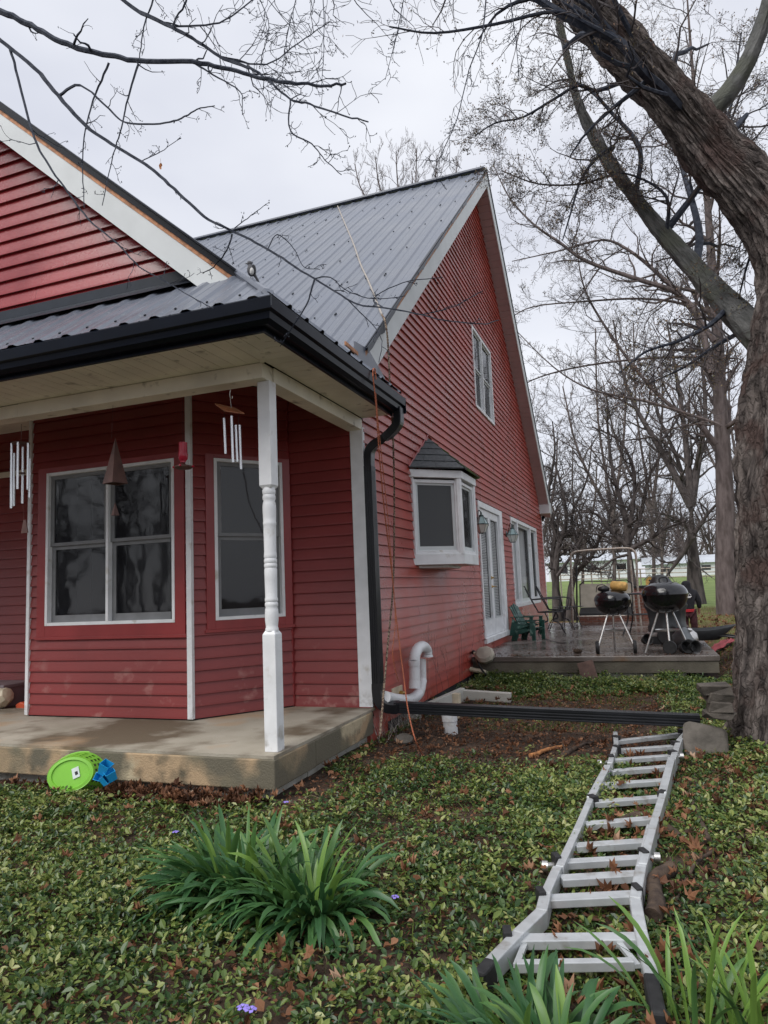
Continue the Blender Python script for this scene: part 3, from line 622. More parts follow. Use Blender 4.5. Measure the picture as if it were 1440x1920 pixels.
# French doors
dr = MB(); y0, y1, z0, z1 = W_DOOR
dr.box((-.05, y0, z0), (.035, y0+.07, z1)); dr.box((-.05, y1-.24, z0), (.035, y1, z1)); dr.box((-.05, y0+.07, z1-.09), (.034, y1-.24, z1)); dr.box((-.05, y0, z0-.05), (.055, y1, z0+.03))
door_fr = dr.build('door_frame', M['white'], house, bevel=.003)
ym = (y0+.07+y1-.24)/2
for (a, b_) in ((y0+.075, ym-.004), (ym+.004, y1-.245)):
    d = MB(); s_ = .11
    d.box((-.03, a, z0+.035), (.0, a+s_, z1-.095)); d.box((-.03, b_-s_, z0+.035), (.0, b_, z1-.095)); d.box((-.031, a+s_, z0+.035), (-.001, b_-s_, z0+.30)); d.box((-.031, a+s_, z1-.21), (-.001, b_-s_, z1-.095))
    do = d.build('french_door', M['white'], house, bevel=.003)
    d = MB(); d.box((-.002, a+s_-.02, z0+.285), (.008, a+s_, z1-.2)); d.box((-.002, b_-s_, z0+.285), (.008, b_-s_+.02, z1-.2)); d.box((-.002, a+s_, z0+.285), (.007, b_-s_, z0+.305)); d.build('glazing_bead', M['white_rake'], do)
    d = MB(); d.quad((-.015, a+s_, z0+.3), (-.015, b_-s_, z0+.3), (-.015, b_-s_, z1-.21), (-.015, a+s_, z1-.21)); d.build('pane', M['glass2'], do)
    d = MB(); z = z0+.3
    while z < z1-.22: d.box((-.045, a+s_, z), (-.04, b_-s_, z+.019)); z += .026
    d.build('window_blind', M['curtain'], do)
d = MB(); d.lathe([(.027, 0), (.027, .01), (.012, .015), (.012, .04), (0, .042)], (.0, ym-.04, 1.13), 12, axis=(1, 0, 0)); d.lathe([(.024, 0), (.024, .01), (.01, .015), (.01, .045)], (.0, ym-.04, .99), 12, axis=(1, 0, 0)); d.tube([(.045, ym-.04, .99), (.05, ym+.08, .985)], .008, 6); d.build('door_handle', M['brass'], bpy.data.objects['french_door'])
d = MB(); d.box((-.6, y0, z0), (-.59, y1, z1)); d.build('room_recess', M['dark'], door_fr)
# bay (garden) window on the gable
bw_ = MB(); d0 = .44; ya, yb = 1.38, 2.90; yc, yd = 1.38+.42, 2.90-.42; zb, zt = 1.27, 2.20
pl = [(0, ya), (d0, yc), (d0, yd), (0, yb)]
def ring(off, z0_, z1_, m_=None):
    m_ = m_ or MB(); c = [(0, ya-off*1.2), (d0+off, yc-off*.5), (d0+off, yd+off*.5), (0, yb+off*1.2)]
    m_.prism([(p[0], p[1], z0_) for p in c], (0, 0, z1_-z0_)); return m_
gwin = ring(.02, zb-.02, zb+.10).build('bay_window', M['white'], house, bevel=.004)
q = MB(); q.prism([(0, ya+.1, zb-.05), (.25, yc+.05, zb-.05), (.25, yd-.05, zb-.05), (0, yb-.1, zb-.05)], (0, 0, .028)); q.build('bay_floor', M['white'], gwin)
ring(.035, zt-.0, zt+.085).build('head_board', M['white'], gwin, bevel=.004)
def seg(p, r_, nm):
    ux, uy = r_[0]-p[0], r_[1]-p[1]; L_ = math.hypot(ux, uy); U = (ux/L_, uy/L_); NN = (U[1], -U[0])
    return window(p, U, NN, .03, L_-.03, zb+.10, zt-.02, tw=.035, depth_out=.0, parent=gwin, name='casement', room=.25, sash=.03, glass=nm), U, NN, L_
for p, r_, nm in ((pl[0], pl[1], 'screen'), (pl[1], pl[2], 'glass2'), (pl[2], pl[3], 'glass2')): seg(p, r_, nm)
q = MB()
for p in pl[1:3]: q = MB(); q.lathe([(.045, zb+.09), (.045, zt)], (p[0]-.02, p[1], 0), 8); q.build('corner_mullion', M['white'], gwin)
for (a, b_) in ((ya-.005, ya+.04), (yb-.04, yb+.005)): q = MB(); q.box((0, a, zb+.09), (.03, b_, zt)); q.build('corner_mullion', M['white'], gwin)
# shingled roof of the bay: courses
ap = (.0, 2.14, 2.78); ev = [(0, ya-.07), (d0+.08, yc-.05), (d0+.08, yd+.05), (0, yb+.07)]; ez = zt+.095
for fi in range(3):
    q = MB(); a = np.array((*ev[fi], ez)); b_ = np.array((*ev[fi+1], ez)); c = np.array(ap); nrm_ = np.cross(b_-a, c-a); nrm_ /= np.linalg.norm(nrm_)
    if nrm_[2] < 0: nrm_ = -nrm_
    K = 5
    for k in range(K):
        t0, t1 = k/K, min(1, (k+1)/K+.03); A0, B0 = a+(c-a)*t0, b_+(c-b_)*t0; A1, B1 = a+(c-a)*t1, b_+(c-b_)*t1
        L_ = np.linalg.norm(B0-A0); nt_ = max(1, int(round(L_/.28))); 
        cuts = [0]+[(j+(.5 if k % 2 else .0))/nt_ for j in range(1 if k % 2 == 0 else 0, nt_)]+[1]
        for j in range(len(cuts)-1):
            s0, s1 = cuts[j], cuts[j+1]-.012
            q.add([A0+(B0-A0)*s0+nrm_*.016, A0+(B0-A0)*s1+nrm_*.016, A1+(B1-A1)*s1+nrm_*.004, A1+(B1-A1)*s0+nrm_*.004, A0+(B0-A0)*s0, A0+(B0-A0)*s1], [(0, 1, 2, 3), (4, 5, 1, 0)])
    q.add([a, b_, c], [(0, 1, 2)]); q.build('shingle_roof', M['shingle'] if fi else M['shingle2'], gwin, bevel=-1)
q = MB(); q.tube([(.012, ev[0][1], ez+.01), (.012, ap[1]-.02, ap[2]+.03), (.02, ap[1]+.1, ap[2]+.0)], .012, 6); q.build('edge_trim', M['redtrim'], gwin)
# downspout ----------------------------------------------------
def rectsweep(mb, pts, wd, ht, ups, flute=0):
    P = [Vector(p) for p in pts]; m_ = len(P); base = []
    def prof(a, b_):
        if not flute: return [(-a, -b_), (a, -b_), (a, b_), (-a, b_)]
        out_ = []; cr_ = [(-a, -b_), (a, -b_), (a, b_), (-a, b_)]
        for i_ in range(4):
            p, q_ = cr_[i_], cr_[(i_+1) % 4]; K = 8; tx, ty = q_[0]-p[0], q_[1]-p[1]; L_ = math.hypot(tx, ty); nx_, ny_ = ty/L_, -tx/L_
            for k in range(K):
                s_ = (k+.15)/K; dd = 0 if (k % 2 == 0 or k in (0, 7)) else -flute
                for s2 in (k/K+.02, (k+1)/K-.02): out_.append((p[0]+tx*s2+nx_*dd, p[1]+ty*s2+ny_*dd))
        return out_
    pr = prof(wd/2, ht/2); n_ = len(pr); V = []
    for i_ in range(m_):
        t_ = (P[min(i_+1, m_-1)]-P[max(i_-1, 0)]).normalized(); u_ = Vector(ups[i_] if isinstance(ups, list) else ups); s_ = t_.cross(u_).normalized(); u_ = s_.cross(t_).normalized()
        for a, b_ in pr: V.append(tuple(P[i_]+s_*a+u_*b_))
    mb.add(V, [(i_*n_+k, i_*n_+(k+1) % n_, (i_+1)*n_+(k+1) % n_, (i_+1)*n_+k) for i_ in range(m_-1) for k in range(n_)]+[tuple(range(n_))[::-1], tuple((m_-1)*n_+k for k in range(n_))])
def curve(pts, k=6):
    P = [Vector(p) for p in pts]; P = [P[0]*2-P[1]]+P+[P[-1]*2-P[-2]]; o_ = []
    for i_ in range(1, len(P)-2):
        for j in range(k):
            t_ = j/k; a, b_, c, d_ = P[i_-1], P[i_], P[i_+1], P[i_+2]
            o_.append(.5*((2*b_)+(c-a)*t_+(2*a-5*b_+4*c-d_)*t_*t_+(3*b_-a-3*c+d_)*t_**3))
    o_.append(P[-2]); return o_
ds = MB(); rectsweep(ds, curve([(.352, .02, 2.60), (.352, .02, 2.50), (.335, .02, 2.44), (.24, .022, 2.36), (.13, .025, 2.31), (.07, .03, 2.25), (.055, .03, 2.16), (.055, .03, 2.05)], 4), .10, .072, (.2, 0, 1) if False else (1, 0, .35))
ds.build('downspout_bend', M['dsp'], house, bevel=.006)
ds = MB(); rectsweep(ds, [(.055, .03, 2.10), (.055, .03, .16)], .104, .076, (1, 0, 0), .004); ds.build('downspout', M['dsp'], house)
ds = MB(); rectsweep(ds, curve([(.055, .03, .20), (.055, .03, .14), (.065, .03, .07), (.10, .03, .02), (.16, .035, .0), (.24, .04, .0)], 5), .108, .080, [(1, 0, .3)]*25+[(.3, 0, 1)]*1, 0)
ds.build('downspout_elbow', M['dsp'], house)
# the long extension lying in the air from wall to the tree
e0 = (.20, .045, .0); e1 = tuple(at(1312, 1351, .12)); ds = MB(); rectsweep(ds, [e0, e1], .10, .088, (0, 0, 1), .004)
ext = ds.build('downspout_extension', M['dsp'], house)
# porch slab, foundation ---------------------------------------
mb = MB(); mb.box((-9, -1.775, -.02), (.035, .0, .0)); pf = mb.build('porch_floor', M['concrete'], house)
mb = MB(); mb.box((-9, -1.785, -.205), (.045, -1.2, -.0215)); mb.box((-.3, -1.2, -.20), (.045, -.085, -.0215)); mb.build('porch_slab_edge', M['slab_edge'], house, bevel=.008)
mb = MB(); mb.box((-9, -1.70, -.5), (-.03, .0, -.206)); mb.box((-.2, -.08, -.5), (-.006, 12.15, -.165)); mb.box((-.2, -1.2, -.5), (-.02, -.08, -.206)); mb.build('foundation', M['found'], house)
mb = MB(); mb.box((-.02, -.084, -.30), (.012, .35, -.18)); mb.build('siding_patch', M['siding'], house)
# ---------------------------------------------------------------- PATIO
PZ = .05
mb = MB(); mb.box((.02, 3.72, -.02), (3.08, 11.8, PZ)); pat = mb.build('patio', M['patio'], bevel=.01); tag(pat, None, None, None, 'structure')
mb = MB(); mb.box((.03, 3.735, -.16), (3.065, 11.7, -.0205)); mb.box((.03, 3.735, -.0205), (3.065, 3.75, .035)); q = mb.build('patio_edge', M['patio_edge'], pat)
mb = MB(); mb.box((.3, 3.80, -.45), (2.7, 4.0, -.161)); mb.build('block_footing', M['found'], pat)
# ---------------------------------------------------------------- TREES
class Wood:
    """collects limbs (thick, many-sided) and twigs (thin) of one tree"""
    def __init__(s, seed): s.r = random.Random(seed); s.limb = MB(); s.tw = {}; s.tips = []
    def poly(s, pts, rad, sides=None):
        n = len(pts); r0 = rad[0]
        if r0 > .018: s.limb.tube(pts, rad, 9 if r0 > .06 else 6, cap=False)
        else:
            k = (n, 3 if r0 < .009 else 4); s.tw.setdefault(k, []).append((pts, rad))
    def grow(s, p, d, L, r, lvl, nseg=6, wig=.22, up=.10, kids=(5, 8), kl=.55, spread=.9, minr=.0022, droop=0.0):
        R_ = s.r; p = Vector(p); d = Vector(d).normalized(); pts = [p.copy()]; rad = [r]; step = L/nseg; dirs = [d.copy()]
        for i in range(nseg):
            d = (d+Vector((R_.gauss(0, wig), R_.gauss(0, wig), R_.gauss(0, wig)+up-droop*(i/nseg)))).normalized()
            p = p+d*step; pts.append(p.copy()); rad.append(max(minr*.7, r*(1-.72*(i+1)/nseg))); dirs.append(d.copy())
        s.poly(pts, rad); 
        if lvl <= 0: s.tips.append((pts[-1], dirs[-1])); return
        s.kids(pts, rad, lvl, R_.randint(*kids), L*kl, spread, .18, kids=kids, kl=kl, wig=wig, up=up, minr=minr, droop=droop)
    def kids(s, pts, rad, lvl, n, L, spread=.9, t0=.15, t1=1.0, **kw):
        R_ = s.r; m = len(pts)-1
        for k in range(n):
            t = t0+(t1-t0)*(k+R_.random()*.8)/n; f = t*m; i = min(int(f), m-1); f -= i
            a, b_ = Vector(pts[i]), Vector(pts[i+1]); q = a.lerp(b_, f); tg = (b_-a).normalized(); rr_ = rad[i]*(1-f)+rad[i+1]*f
            ax = Vector((R_.gauss(0, 1), R_.gauss(0, 1), R_.gauss(0, 1))); ax = (ax-tg*ax.dot(tg)).normalized()
            d = (tg*R_.uniform(.5, 1.0)+ax*spread*R_.uniform(.6, 1.2)).normalized()
            s.grow(q, d, L*R_.uniform(.55, 1.2)*(1-.35*t), max(kw.get('minr', .0022), rr_*R_.uniform(.35, .6)), lvl-1, nseg=5 if lvl > 1 else 4, spread=spread, **kw)
    def path(s, pts, r0, r1, n=0, L=1, lvl=2, sub=4, jit=0.0, **kw):
        P = curve([tuple(p) for p in pts], sub); m = len(P)
        if jit: P = [p+Vector((s.r.gauss(0, jit), s.r.gauss(0, jit), s.r.gauss(0, jit))) for p in P]
        rad = [r0+(r1-r0)*(i/(m-1))**.8 for i in range(m)]; s.poly(P, rad)
        if n: s.kids(P, rad, lvl, n, L, **kw)
        return P, rad
    def twig_mesh(s):
        mb = MB(); V = []; Fs = []; base = 0
        for (n, sd_), lst in s.tw.items():
            P = np.array([[tuple(q) for q in a] for a, _ in lst]); Rr = np.array([b for _, b in lst]); B = len(lst)
            T = np.gradient(P, axis=1); T /= np.linalg.norm(T, axis=2, keepdims=True)+1e-9
            ref = np.array((.31, .57, .76)); X = np.cross(T, ref); X /= np.linalg.norm(X, axis=2, keepdims=True)+1e-9; Y_ = np.cross(T, X)
            an = np.arange(sd_)*2*np.pi/sd_
            Q = P[:, :, None, :]+(X[:, :, None, :]*np.cos(an)[None, None, :, None]+Y_[:, :, None, :]*np.sin(an)[None, None, :, None])*Rr[:, :, None, None]
            V.append(Q.reshape(-1, 3)); b_ = np.arange(B)[:, None, None]*n*sd_; i = np.arange(n-1)[None, :, None]*sd_; k = np.arange(sd_)[None, None, :]; k2 = (k+1) % sd_
            q = np.stack([b_+i+k, b_+i+k2, b_+i+sd_+k2, b_+i+sd_+k], -1).reshape(-1, 4)+base; Fs.append(q); base += B*n*sd_
        mb.v = [np.vstack(V)]; mb.f = np.vstack(Fs); return mb
    def finish(s, root, tm, cm, limb='trunk', crown='crown', buds=0, budsize=.012, bm=None):
        if s.limb.n: s.limb.build(limb, tm, root, smooth=True, bevel=-1)
        if s.tw: s.twig_mesh().build(crown, cm, root, bevel=-1)
        if buds and s.tips:
            V = []; Fc = []; R_ = np.random.RandomState(5); mb = MB()
            for (p, d) in s.tips:
                for k in range(R_.randint(1, buds+1)):
                    c = np.array(p)+R_.normal(0, budsize*1.2, 3); a = R_.normal(0, 1, 3); a /= np.linalg.norm(a); b_ = np.cross(a, R_.normal(0, 1, 3)); b_ /= np.linalg.norm(b_)+1e-9
                    q = len(V); z = budsize*R_.uniform(.6, 1.3); V += [c-a*z-b_*z*.3, c+b_*z*.5, c+a*z, c-b_*z*.5]; Fc.append((q, q+1, q+2, q+3))
            mb.v = [np.array(V)]; mb.f = np.array(Fc); o = mb.build('buds', bm or M['bud'], root, bevel=-1); o['kind'] = 'stuff'
def A3(lst, y):  # image points on a depth plane (third value overrides)
    return [tuple(at(p[0], p[1], p[2] if len(p) > 2 else y)) for p in lst]
# big leaning maple -----------------------------------------------------
maple = thing('maple_tree', 'huge rough barked maple leaning over the ladder with a thick limb', 'tree', (3.25, .35, -.28))
def battr(o, mb):
    a = o.data.attributes.new('bcoord', 'FLOAT_VECTOR', 'POINT'); a.data.foreach_set('vector', mb.attr.astype(np.float32).ravel())
CENT = []
def barktrunk(cent, rad, n=150, ringstep=.025, amp=.035, seed=1, flare=None):
    P = curve(cent, 10); L = [0]
    for i in range(1, len(P)): L.append(L[-1]+(P[i]-P[i-1]).length)
    Rc = np.interp(np.linspace(0, 1, len(P)), np.linspace(0, 1, len(rad)), rad); m = int(L[-1]/ringstep)
    S = np.linspace(0, L[-1], m); C_ = np.array([[np.interp(q, L, [p[c] for p in P]) for c in range(3)] for q in S]); Rr = np.interp(S, L, Rc)
    T = np.gradient(C_, axis=0); T /= np.linalg.norm(T, axis=1, keepdims=True); X_ = np.cross(T, (0, 1, 0)); X_ /= np.linalg.norm(X_, axis=1, keepdims=True); Y_ = np.cross(T, X_)
    V = np.zeros((m, n, 3)); BC = np.zeros((m, n, 3))
    for i in range(m):
        for k in range(n):
            a = 2*math.pi*k/n; c, s_ = math.cos(a), math.sin(a)
            v = Vector((c*8.5+seed, s_*8.5, S[i]*2.6)); r1 = mnoise.noise(v); r2 = mnoise.noise(Vector((c*19, s_*19+seed, S[i]*6.5))); lp = mnoise.noise(Vector((c*1.6, s_*1.6, S[i]*1.2+seed)))
            r3 = mnoise.noise(Vector((c*30, s_*30+seed, S[i]*15))); dr = amp*.35*r3+amp*(abs(r1)*1.7-.35)+amp*.6*r2+amp*1.6*lp
            if flare and S[i] < .6:
                f = (1-S[i]/.6)**2; dr += f*(.10+.13*max(0, math.cos(a*flare+.6)))
            BC[i, k] = (c*Rr[0], s_*Rr[0], S[i]); V[i, k] = C_[i]+(X_[i]*c+Y_[i]*s_)*(Rr[i]+dr)
    mb = MB(); i, k = np.meshgrid(np.arange(m-1), np.arange(n), indexing='ij'); k2 = (k+1) % n
    mb.v = [V.reshape(-1, 3)]; mb.f = np.stack([i*n+k, i*n+k2, (i+1)*n+k2, (i+1)*n+k], -1).reshape(-1, 4); mb.attr = BC.reshape(-1, 3); return mb, C_, Rr
mb, Ct, Rt = barktrunk([(3.26, .45, -.45), (3.30, .45, .1), (3.37, .44, .8), (3.43, .42, 1.6), (3.52, .40, 2.3), (3.60, .38, 2.9), (3.60, .36, 3.35), (3.41, .33, 3.9), (3.10, .31, 4.45), (2.79, .30, 5.05), (2.44, .28, 5.65), (2.12, .26, 6.2), (1.6, .2, 7.0), (.9, .0, 8.0)],
    [.44, .42, .41, .40, .38, .35, .295, .230, .190, .175, .165, .155, .14, .11], flare=3)
battr(mb.build('trunk', M['bark'], maple, smooth=True, bevel=-1), mb); CENT += list(Ct)
mb, C2_, _ = barktrunk([(3.75, .6, 2.6), (3.62, .62, 2.75), (3.40, .75, 2.95), (3.22, .85, 3.25), (2.98, 1.0, 3.72), (2.68, 1.1, 4.28), (2.42, 1.2, 4.85), (2.2, 1.3, 5.4), (2.02, 1.4, 6.0), (1.9, 1.4, 7.0)], [.17, .17, .155, .120, .085, .068, .058, .048, .038, .03], n=48, amp=.014, ringstep=.04, seed=5)
battr(mb.build('grey_limb', M['bark_grey'], maple, smooth=True, bevel=-1), mb); CENT += list(C2_)
mb, _, _ = barktrunk([(3.0, .28, 4.75), (3.25, .28, 4.95), (3.45, .25, 5.25), (3.62, .2, 5.7), (3.8, .1, 6.4), (4.1, 0, 7.6)], [.085, .075, .065, .055, .045, .03], n=32, amp=.008, seed=7)
battr(mb.build('side_limb', M['bark_grey'], maple, smooth=True, bevel=-1), mb)
CENT = np.array(CENT)
def snap(P):
    P = [np.array(p) for p in P]; d0 = P[0]-CAM; d0 /= np.linalg.norm(d0); w_ = CENT-CAM; dd = np.linalg.norm(w_-np.outer(w_@d0, d0), axis=1); i = int(dd.argmin()); return [tuple(CENT[i])]+[tuple(p) for p in P[1:]]
Wd = Wood(21)
dk = A3([(1290, 222, .30), (1262, 190, .12), (1240, 165, -.02), (1205, 135, -.3), (1165, 82, -.45), (1110, 55, -.5), (1050, 25, -.55), (1000, -8, -.6), (930, -60, -.7), (820, -140, -.9)], 0)
Wd.path(dk, .050, .028, 9, 1.3, 3, kids=(4, 7), kl=.5, up=-.02, wig=.2)
Wd.path(A3([(1165, 82, -.45), (1110, 50, -.6), (1040, 22, -.7), (930, 45, -.9), (815, 62, -1.1), (730, 50, -1.3)], 0), .022, .006, 12, .7, 2, kids=(4, 6), kl=.5, up=-.12, wig=.2)
# limbs of the grey stem, spreading left
for pts, r0, n_, L_ in (
    ([(1182, 255, 1.2), (1150, 275, 1.1), (1115, 300, 1.0), (1088, 340, .9), (1070, 400, .8), (1055, 450, .7)], .028, 12, .55),
    ([(1160, 190, 1.3), (1120, 170, 1.2), (1085, 160, 1.1), (1040, 185, 1.0), (980, 220, .9), (930, 230, .8), (890, 255, .7)], .026, 16, .6),
    ([(1240, 330, 1.1), (1200, 280, 1.2), (1150, 215, 1.3), (1100, 165, 1.4), (1050, 150, 1.5), (1000, 180, 1.5)], .030, 14, .6),
    ([(1225, 320, 1.1), (1150, 330, 1.0), (1090, 345, .8), (1010, 345, .6), (940, 320, .5)], .018, 14, .55),
    ([(1295, 400, 1.0), (1250, 370, .9), (1190, 330, .9), (1120, 320, .8)], .022, 12, .6),
    ([(1330, 480, .9), (1310, 430, 1.6), (1275, 300, 2.2), (1240, 180, 2.6), (1215, 60, 3)], .05, 14, .9),
    ([(1290, 400, 1.0), (1330, 320, 1.2), (1370, 200, 1.4), (1390, 60, 1.6)], .04, 14, .9),
    ([(1385, 560, .85), (1330, 610, .6), (1270, 640, .4), (1210, 660, .3), (1160, 700, .2)], .028, 12, .6),
    ([(1395, 620, .8), (1340, 650, 1.0), (1280, 690, 1.2), (1215, 720, 1.4)], .024, 12, .6),
    ([(1440, 360, .5), (1420, 440, .6), (1400, 500, .7), (1385, 560, .8)], .02, 8, .5),
    ([(1440, 190, .6), (1400, 215, .8), (1370, 260, 1.0), (1340, 310, 1.2)], .03, 10, .6)):
    Wd.path(snap(A3(pts, 1)), r0, .006, int(n_*1.5), L_, 3, kids=(5, 8), kl=.52, up=.03, wig=.22, spread=1.0)
for k in range(10):
    j = Wd.r.randrange(len(Ct)*3//5, len(Ct)-1); a = Wd.r.uniform(0, 6.3)
    Wd.grow(Ct[j], (math.cos(a)*.8-.2, math.sin(a)*.4-.1, .7), 1.5, .03, 3, kids=(4, 6))
Wd.finish(maple, M['bark_smooth'], M['twig'], limb='branches', crown='crown', buds=3, budsize=.010)
# branches hanging into the picture from above -------------------------------
def over(label, name, paths, auto, seed, loc):
    ob = thing(name, label, 'branch', loc, 'bare branches hanging in from above'); Wb = Wood(seed)
    for pts, r0, r1, n_, L_ in paths: Wb.path(A3(pts, -2.6), r0, r1, int(n_*1.5+1), L_*1.1, 2, sub=5, jit=r1*.5, kids=auto, kl=.5, up=-.03, wig=.30, spread=.95, minr=.0022)
    Wb.finish(ob, M['bark_smooth'], M['bark_smooth'], limb='branch_stem', crown='twigs', buds=2, budsize=.006, bm=M['bark_smooth']); return ob
over('thick bare branch running along the top left sky above the longest branch', 'tree_branch', [
    ([(-80, -15), (0, 22), (60, 48), (115, 80), (190, 100), (255, 113), (360, 116), (430, 130), (490, 145), (545, 155), (600, 160), (650, 158)], .023, .006, 6, .28),
    ([(18, 90), (30, 130), (60, 245), (85, 300), (120, 350), (165, 410), (215, 452), (262, 500), (300, 522), (345, 548), (400, 578)], .009, .003, 6, .22),
    ([(205, 118), (180, 175), (160, 245), (155, 310), (158, 390)], .008, .003, 4, .14),
    ([(260, 120), (240, 185), (228, 240), (213, 290), (192, 385)], .008, .003, 5, .16), ([(360, 116), (400, 140), (450, 172), (455, 215)], .007, .0025, 4, .14)], (1, 3), 31, tuple(at(0, 22, -2.6)))
over('long slender bare branch slanting from the left edge down across the roof to the gable', 'tree_branch', [
    ([(-40, 40), (0, 75), (65, 128), (110, 180), (160, 235), (210, 270), (265, 303), (300, 330), (345, 372), (392, 412), (430, 430), (470, 450), (520, 478), (560, 505), (590, 522), (650, 560), (680, 573), (720, 577), (790, 590), (830, 600), (900, 608), (935, 600)], .017, .0025, 4, .15),
    ([(110, 180), (150, 160), (205, 205), (235, 230), (300, 232), (340, 222), (370, 205), (403, 198)], .009, .003, 5, .12),
    ([(435, 440), (425, 470), (400, 500), (380, 512)], .006, .003, 3, .10), ([(590, 522), (575, 570), (550, 610), (525, 650)], .006, .002, 3, .08),
    ([(650, 560), (680, 590), (700, 610), (716, 640), (710, 680)], .004, .002, 2, .08), ([(590, 522), (620, 520), (650, 545), (700, 560), (760, 555)], .004, .002, 3, .09),
    ([(500, 470), (520, 440), (550, 465), (570, 500), (600, 505)], .004, .002, 3, .09), ([(265, 303), (300, 285), (340, 258)], .004, .002, 3, .07),
    ([(440, 428), (470, 405), (500, 382)], .004, .002, 2, .06), ([(720, 577), (700, 560), (755, 530), (830, 520)], .004, .002, 2, .07), ([(790, 590), (850, 575), (905, 545)], .003, .002, 3, .07)], (1, 2), 32, tuple(at(0, 75, -2.6)))
over('drooping bare branch with many fine twigs entering from the top edge left of centre', 'tree_branch', [
    ([(200, -30), (250, 15), (320, 50), (370, 78), (420, 110), (470, 128), (500, 148), (545, 185), (580, 195), (640, 215), (690, 228)], .016, .004, 8, .32),
    ([(545, 185), (545, 245), (585, 270), (610, 300), (640, 328)], .006, .0025, 5, .16),
    ([(300, -30), (280, 20), (268, 60), (262, 110)], .007, .004, 3, .14), ([(360, -30), (345, 10), (322, 50)], .008, .005, 2, .14),
    ([(320, 50), (400, 45), (450, 20), (490, -20)], .007, .004, 5, .25), ([(420, 110), (500, 120), (560, 80), (620, 40)], .006, .003, 7, .28)], (2, 4), 33, tuple(at(250, 15, -2.6)))
over('fan of thin drooping twigs with buds hanging from the top edge above the main roof', 'tree_branch', [
    ([(420, -60, -2.0), (520, -30, -2.0), (640, -20, -1.8), (760, -30, -1.8), (900, -60, -1.6)], .012, .006, 18, .5),
    ([(480, -20, -2), (505, 50, -2), (490, 120, -2), (520, 180, -2)], .004, .002, 8, .22), ([(605, -20, -2), (608, 50, -2), (606, 120, -2), (602, 165, -2)], .004, .002, 7, .2),
    ([(560, -20, -2), (540, 60, -2), (530, 130, -2)], .004, .002, 8, .22), ([(760, -20, -1.8), (745, 60, -1.8), (722, 150, -1.8)], .004, .002, 6, .18),
    ([(912, -20, -1.5), (905, 60, -1.5), (880, 130, -1.5), (856, 225, -1.5), (832, 280, -1.5), (810, 330, -1.5)], .006, .002, 12, .25), ([(955, -10, -1.5), (965, 60, -1.5), (974, 150, -1.5)], .005, .002, 6, .18)], (3, 5), 34, tuple(at(640, -20, -1.8)))
lf = MB(); c = at(301, 311, -2.6); n_ = 9
lf.add([c+np.array((.0105*math.sin(k*2*math.pi/n_)*(1 if k else 1), .004*math.cos(k*3), .022*math.cos(k*2*math.pi/n_))) for k in range(n_)]+[c+np.array((.0, .008, 0))], [(k, (k+1) % n_, n_) for k in range(n_)])
lf.tube([c+(0, 0, .02), c+(0, 0, .045)], .0008, 4); o = lf.build('dead_leaf', M['barkchip']); tag(o, 'single orange-brown dead leaf dangling just above the long branch', 'leaf')

def bgtree(name, label, base, paths, seed, tm, cm, lvl=3, kids=(4, 7), up=.06, kl=.52, buds=0, trunkname='trunk', group='bare trees beyond the patio', spread=.9, wig=.24, minr=.004, r1=.012):
    t_ = thing(name, label, 'tree', base, group); Wt = Wood(seed)
    for pts, ra, n_, L_ in paths:
        Wt.path(pts, ra, r1, int(n_*1.25), L_, lvl, kids=kids, kl=kl, up=up, wig=wig, spread=spread, minr=minr, t0=.25 if pts[0][2] < 1 else .12)
    Wt.finish(t_, tm, cm, buds=buds, budsize=.02); return t_
b2 = atz(1362, 1160, gz(4.2, 15.0)); Y2 = float(b2[1]) if 10 < b2[1] < 22 else 15
zb2 = lambda x, y: float(gz(x, y))
def base(px, y):
    p = at(px, 1100, y); z = zb2(p[0], y); return (p[0], y, z-.05)
bgtree('tall_tree', 'tall straight brown trunk rising just left of the big leaning maple', base(1361, 15), [
    ([base(1361, 15)]+A3([(1361, 1050), (1360, 950), (1356, 850), (1350, 750), (1346, 640), (1338, 540), (1330, 430), (1322, 330), (1305, 200), (1293, 60), (1285, -60)], 15), .31, 26, 2.6),
    (A3([(1343, 833), (1308, 794), (1242, 748), (1175, 670), (1113, 577), (1090, 520), (1080, 450)], 14.5), .08, 18, 1.6),
    (A3([(1346, 700), (1331, 690), (1308, 670), (1190, 674), (1075, 690), (997, 713), (960, 740)], 14.5), .06, 18, 1.5),
    (A3([(1352, 800), (1331, 790), (1210, 752), (1113, 732), (1040, 690), (960, 612)], 14), .06, 18, 1.5),
    (A3([(1335, 700), (1310, 600), (1270, 550), (1200, 525), (1100, 490), (1050, 455), (1000, 420), (955, 370), (925, 310)], 13.5), .10, 24, 1.8),
    (A3([(1340, 640), (1280, 560), (1230, 510), (1180, 470), (1130, 450), (1050, 470), (960, 490)], 13.5), .08, 20, 1.6),
    (A3([(1330, 600), (1280, 570), (1200, 560), (1100, 565), (1000, 575), (950, 600)], 14.5), .05, 16, 1.4)], 41, M['bark_brown_haze'], M['twig'], kids=(5, 7), buds=1, minr=.0045)
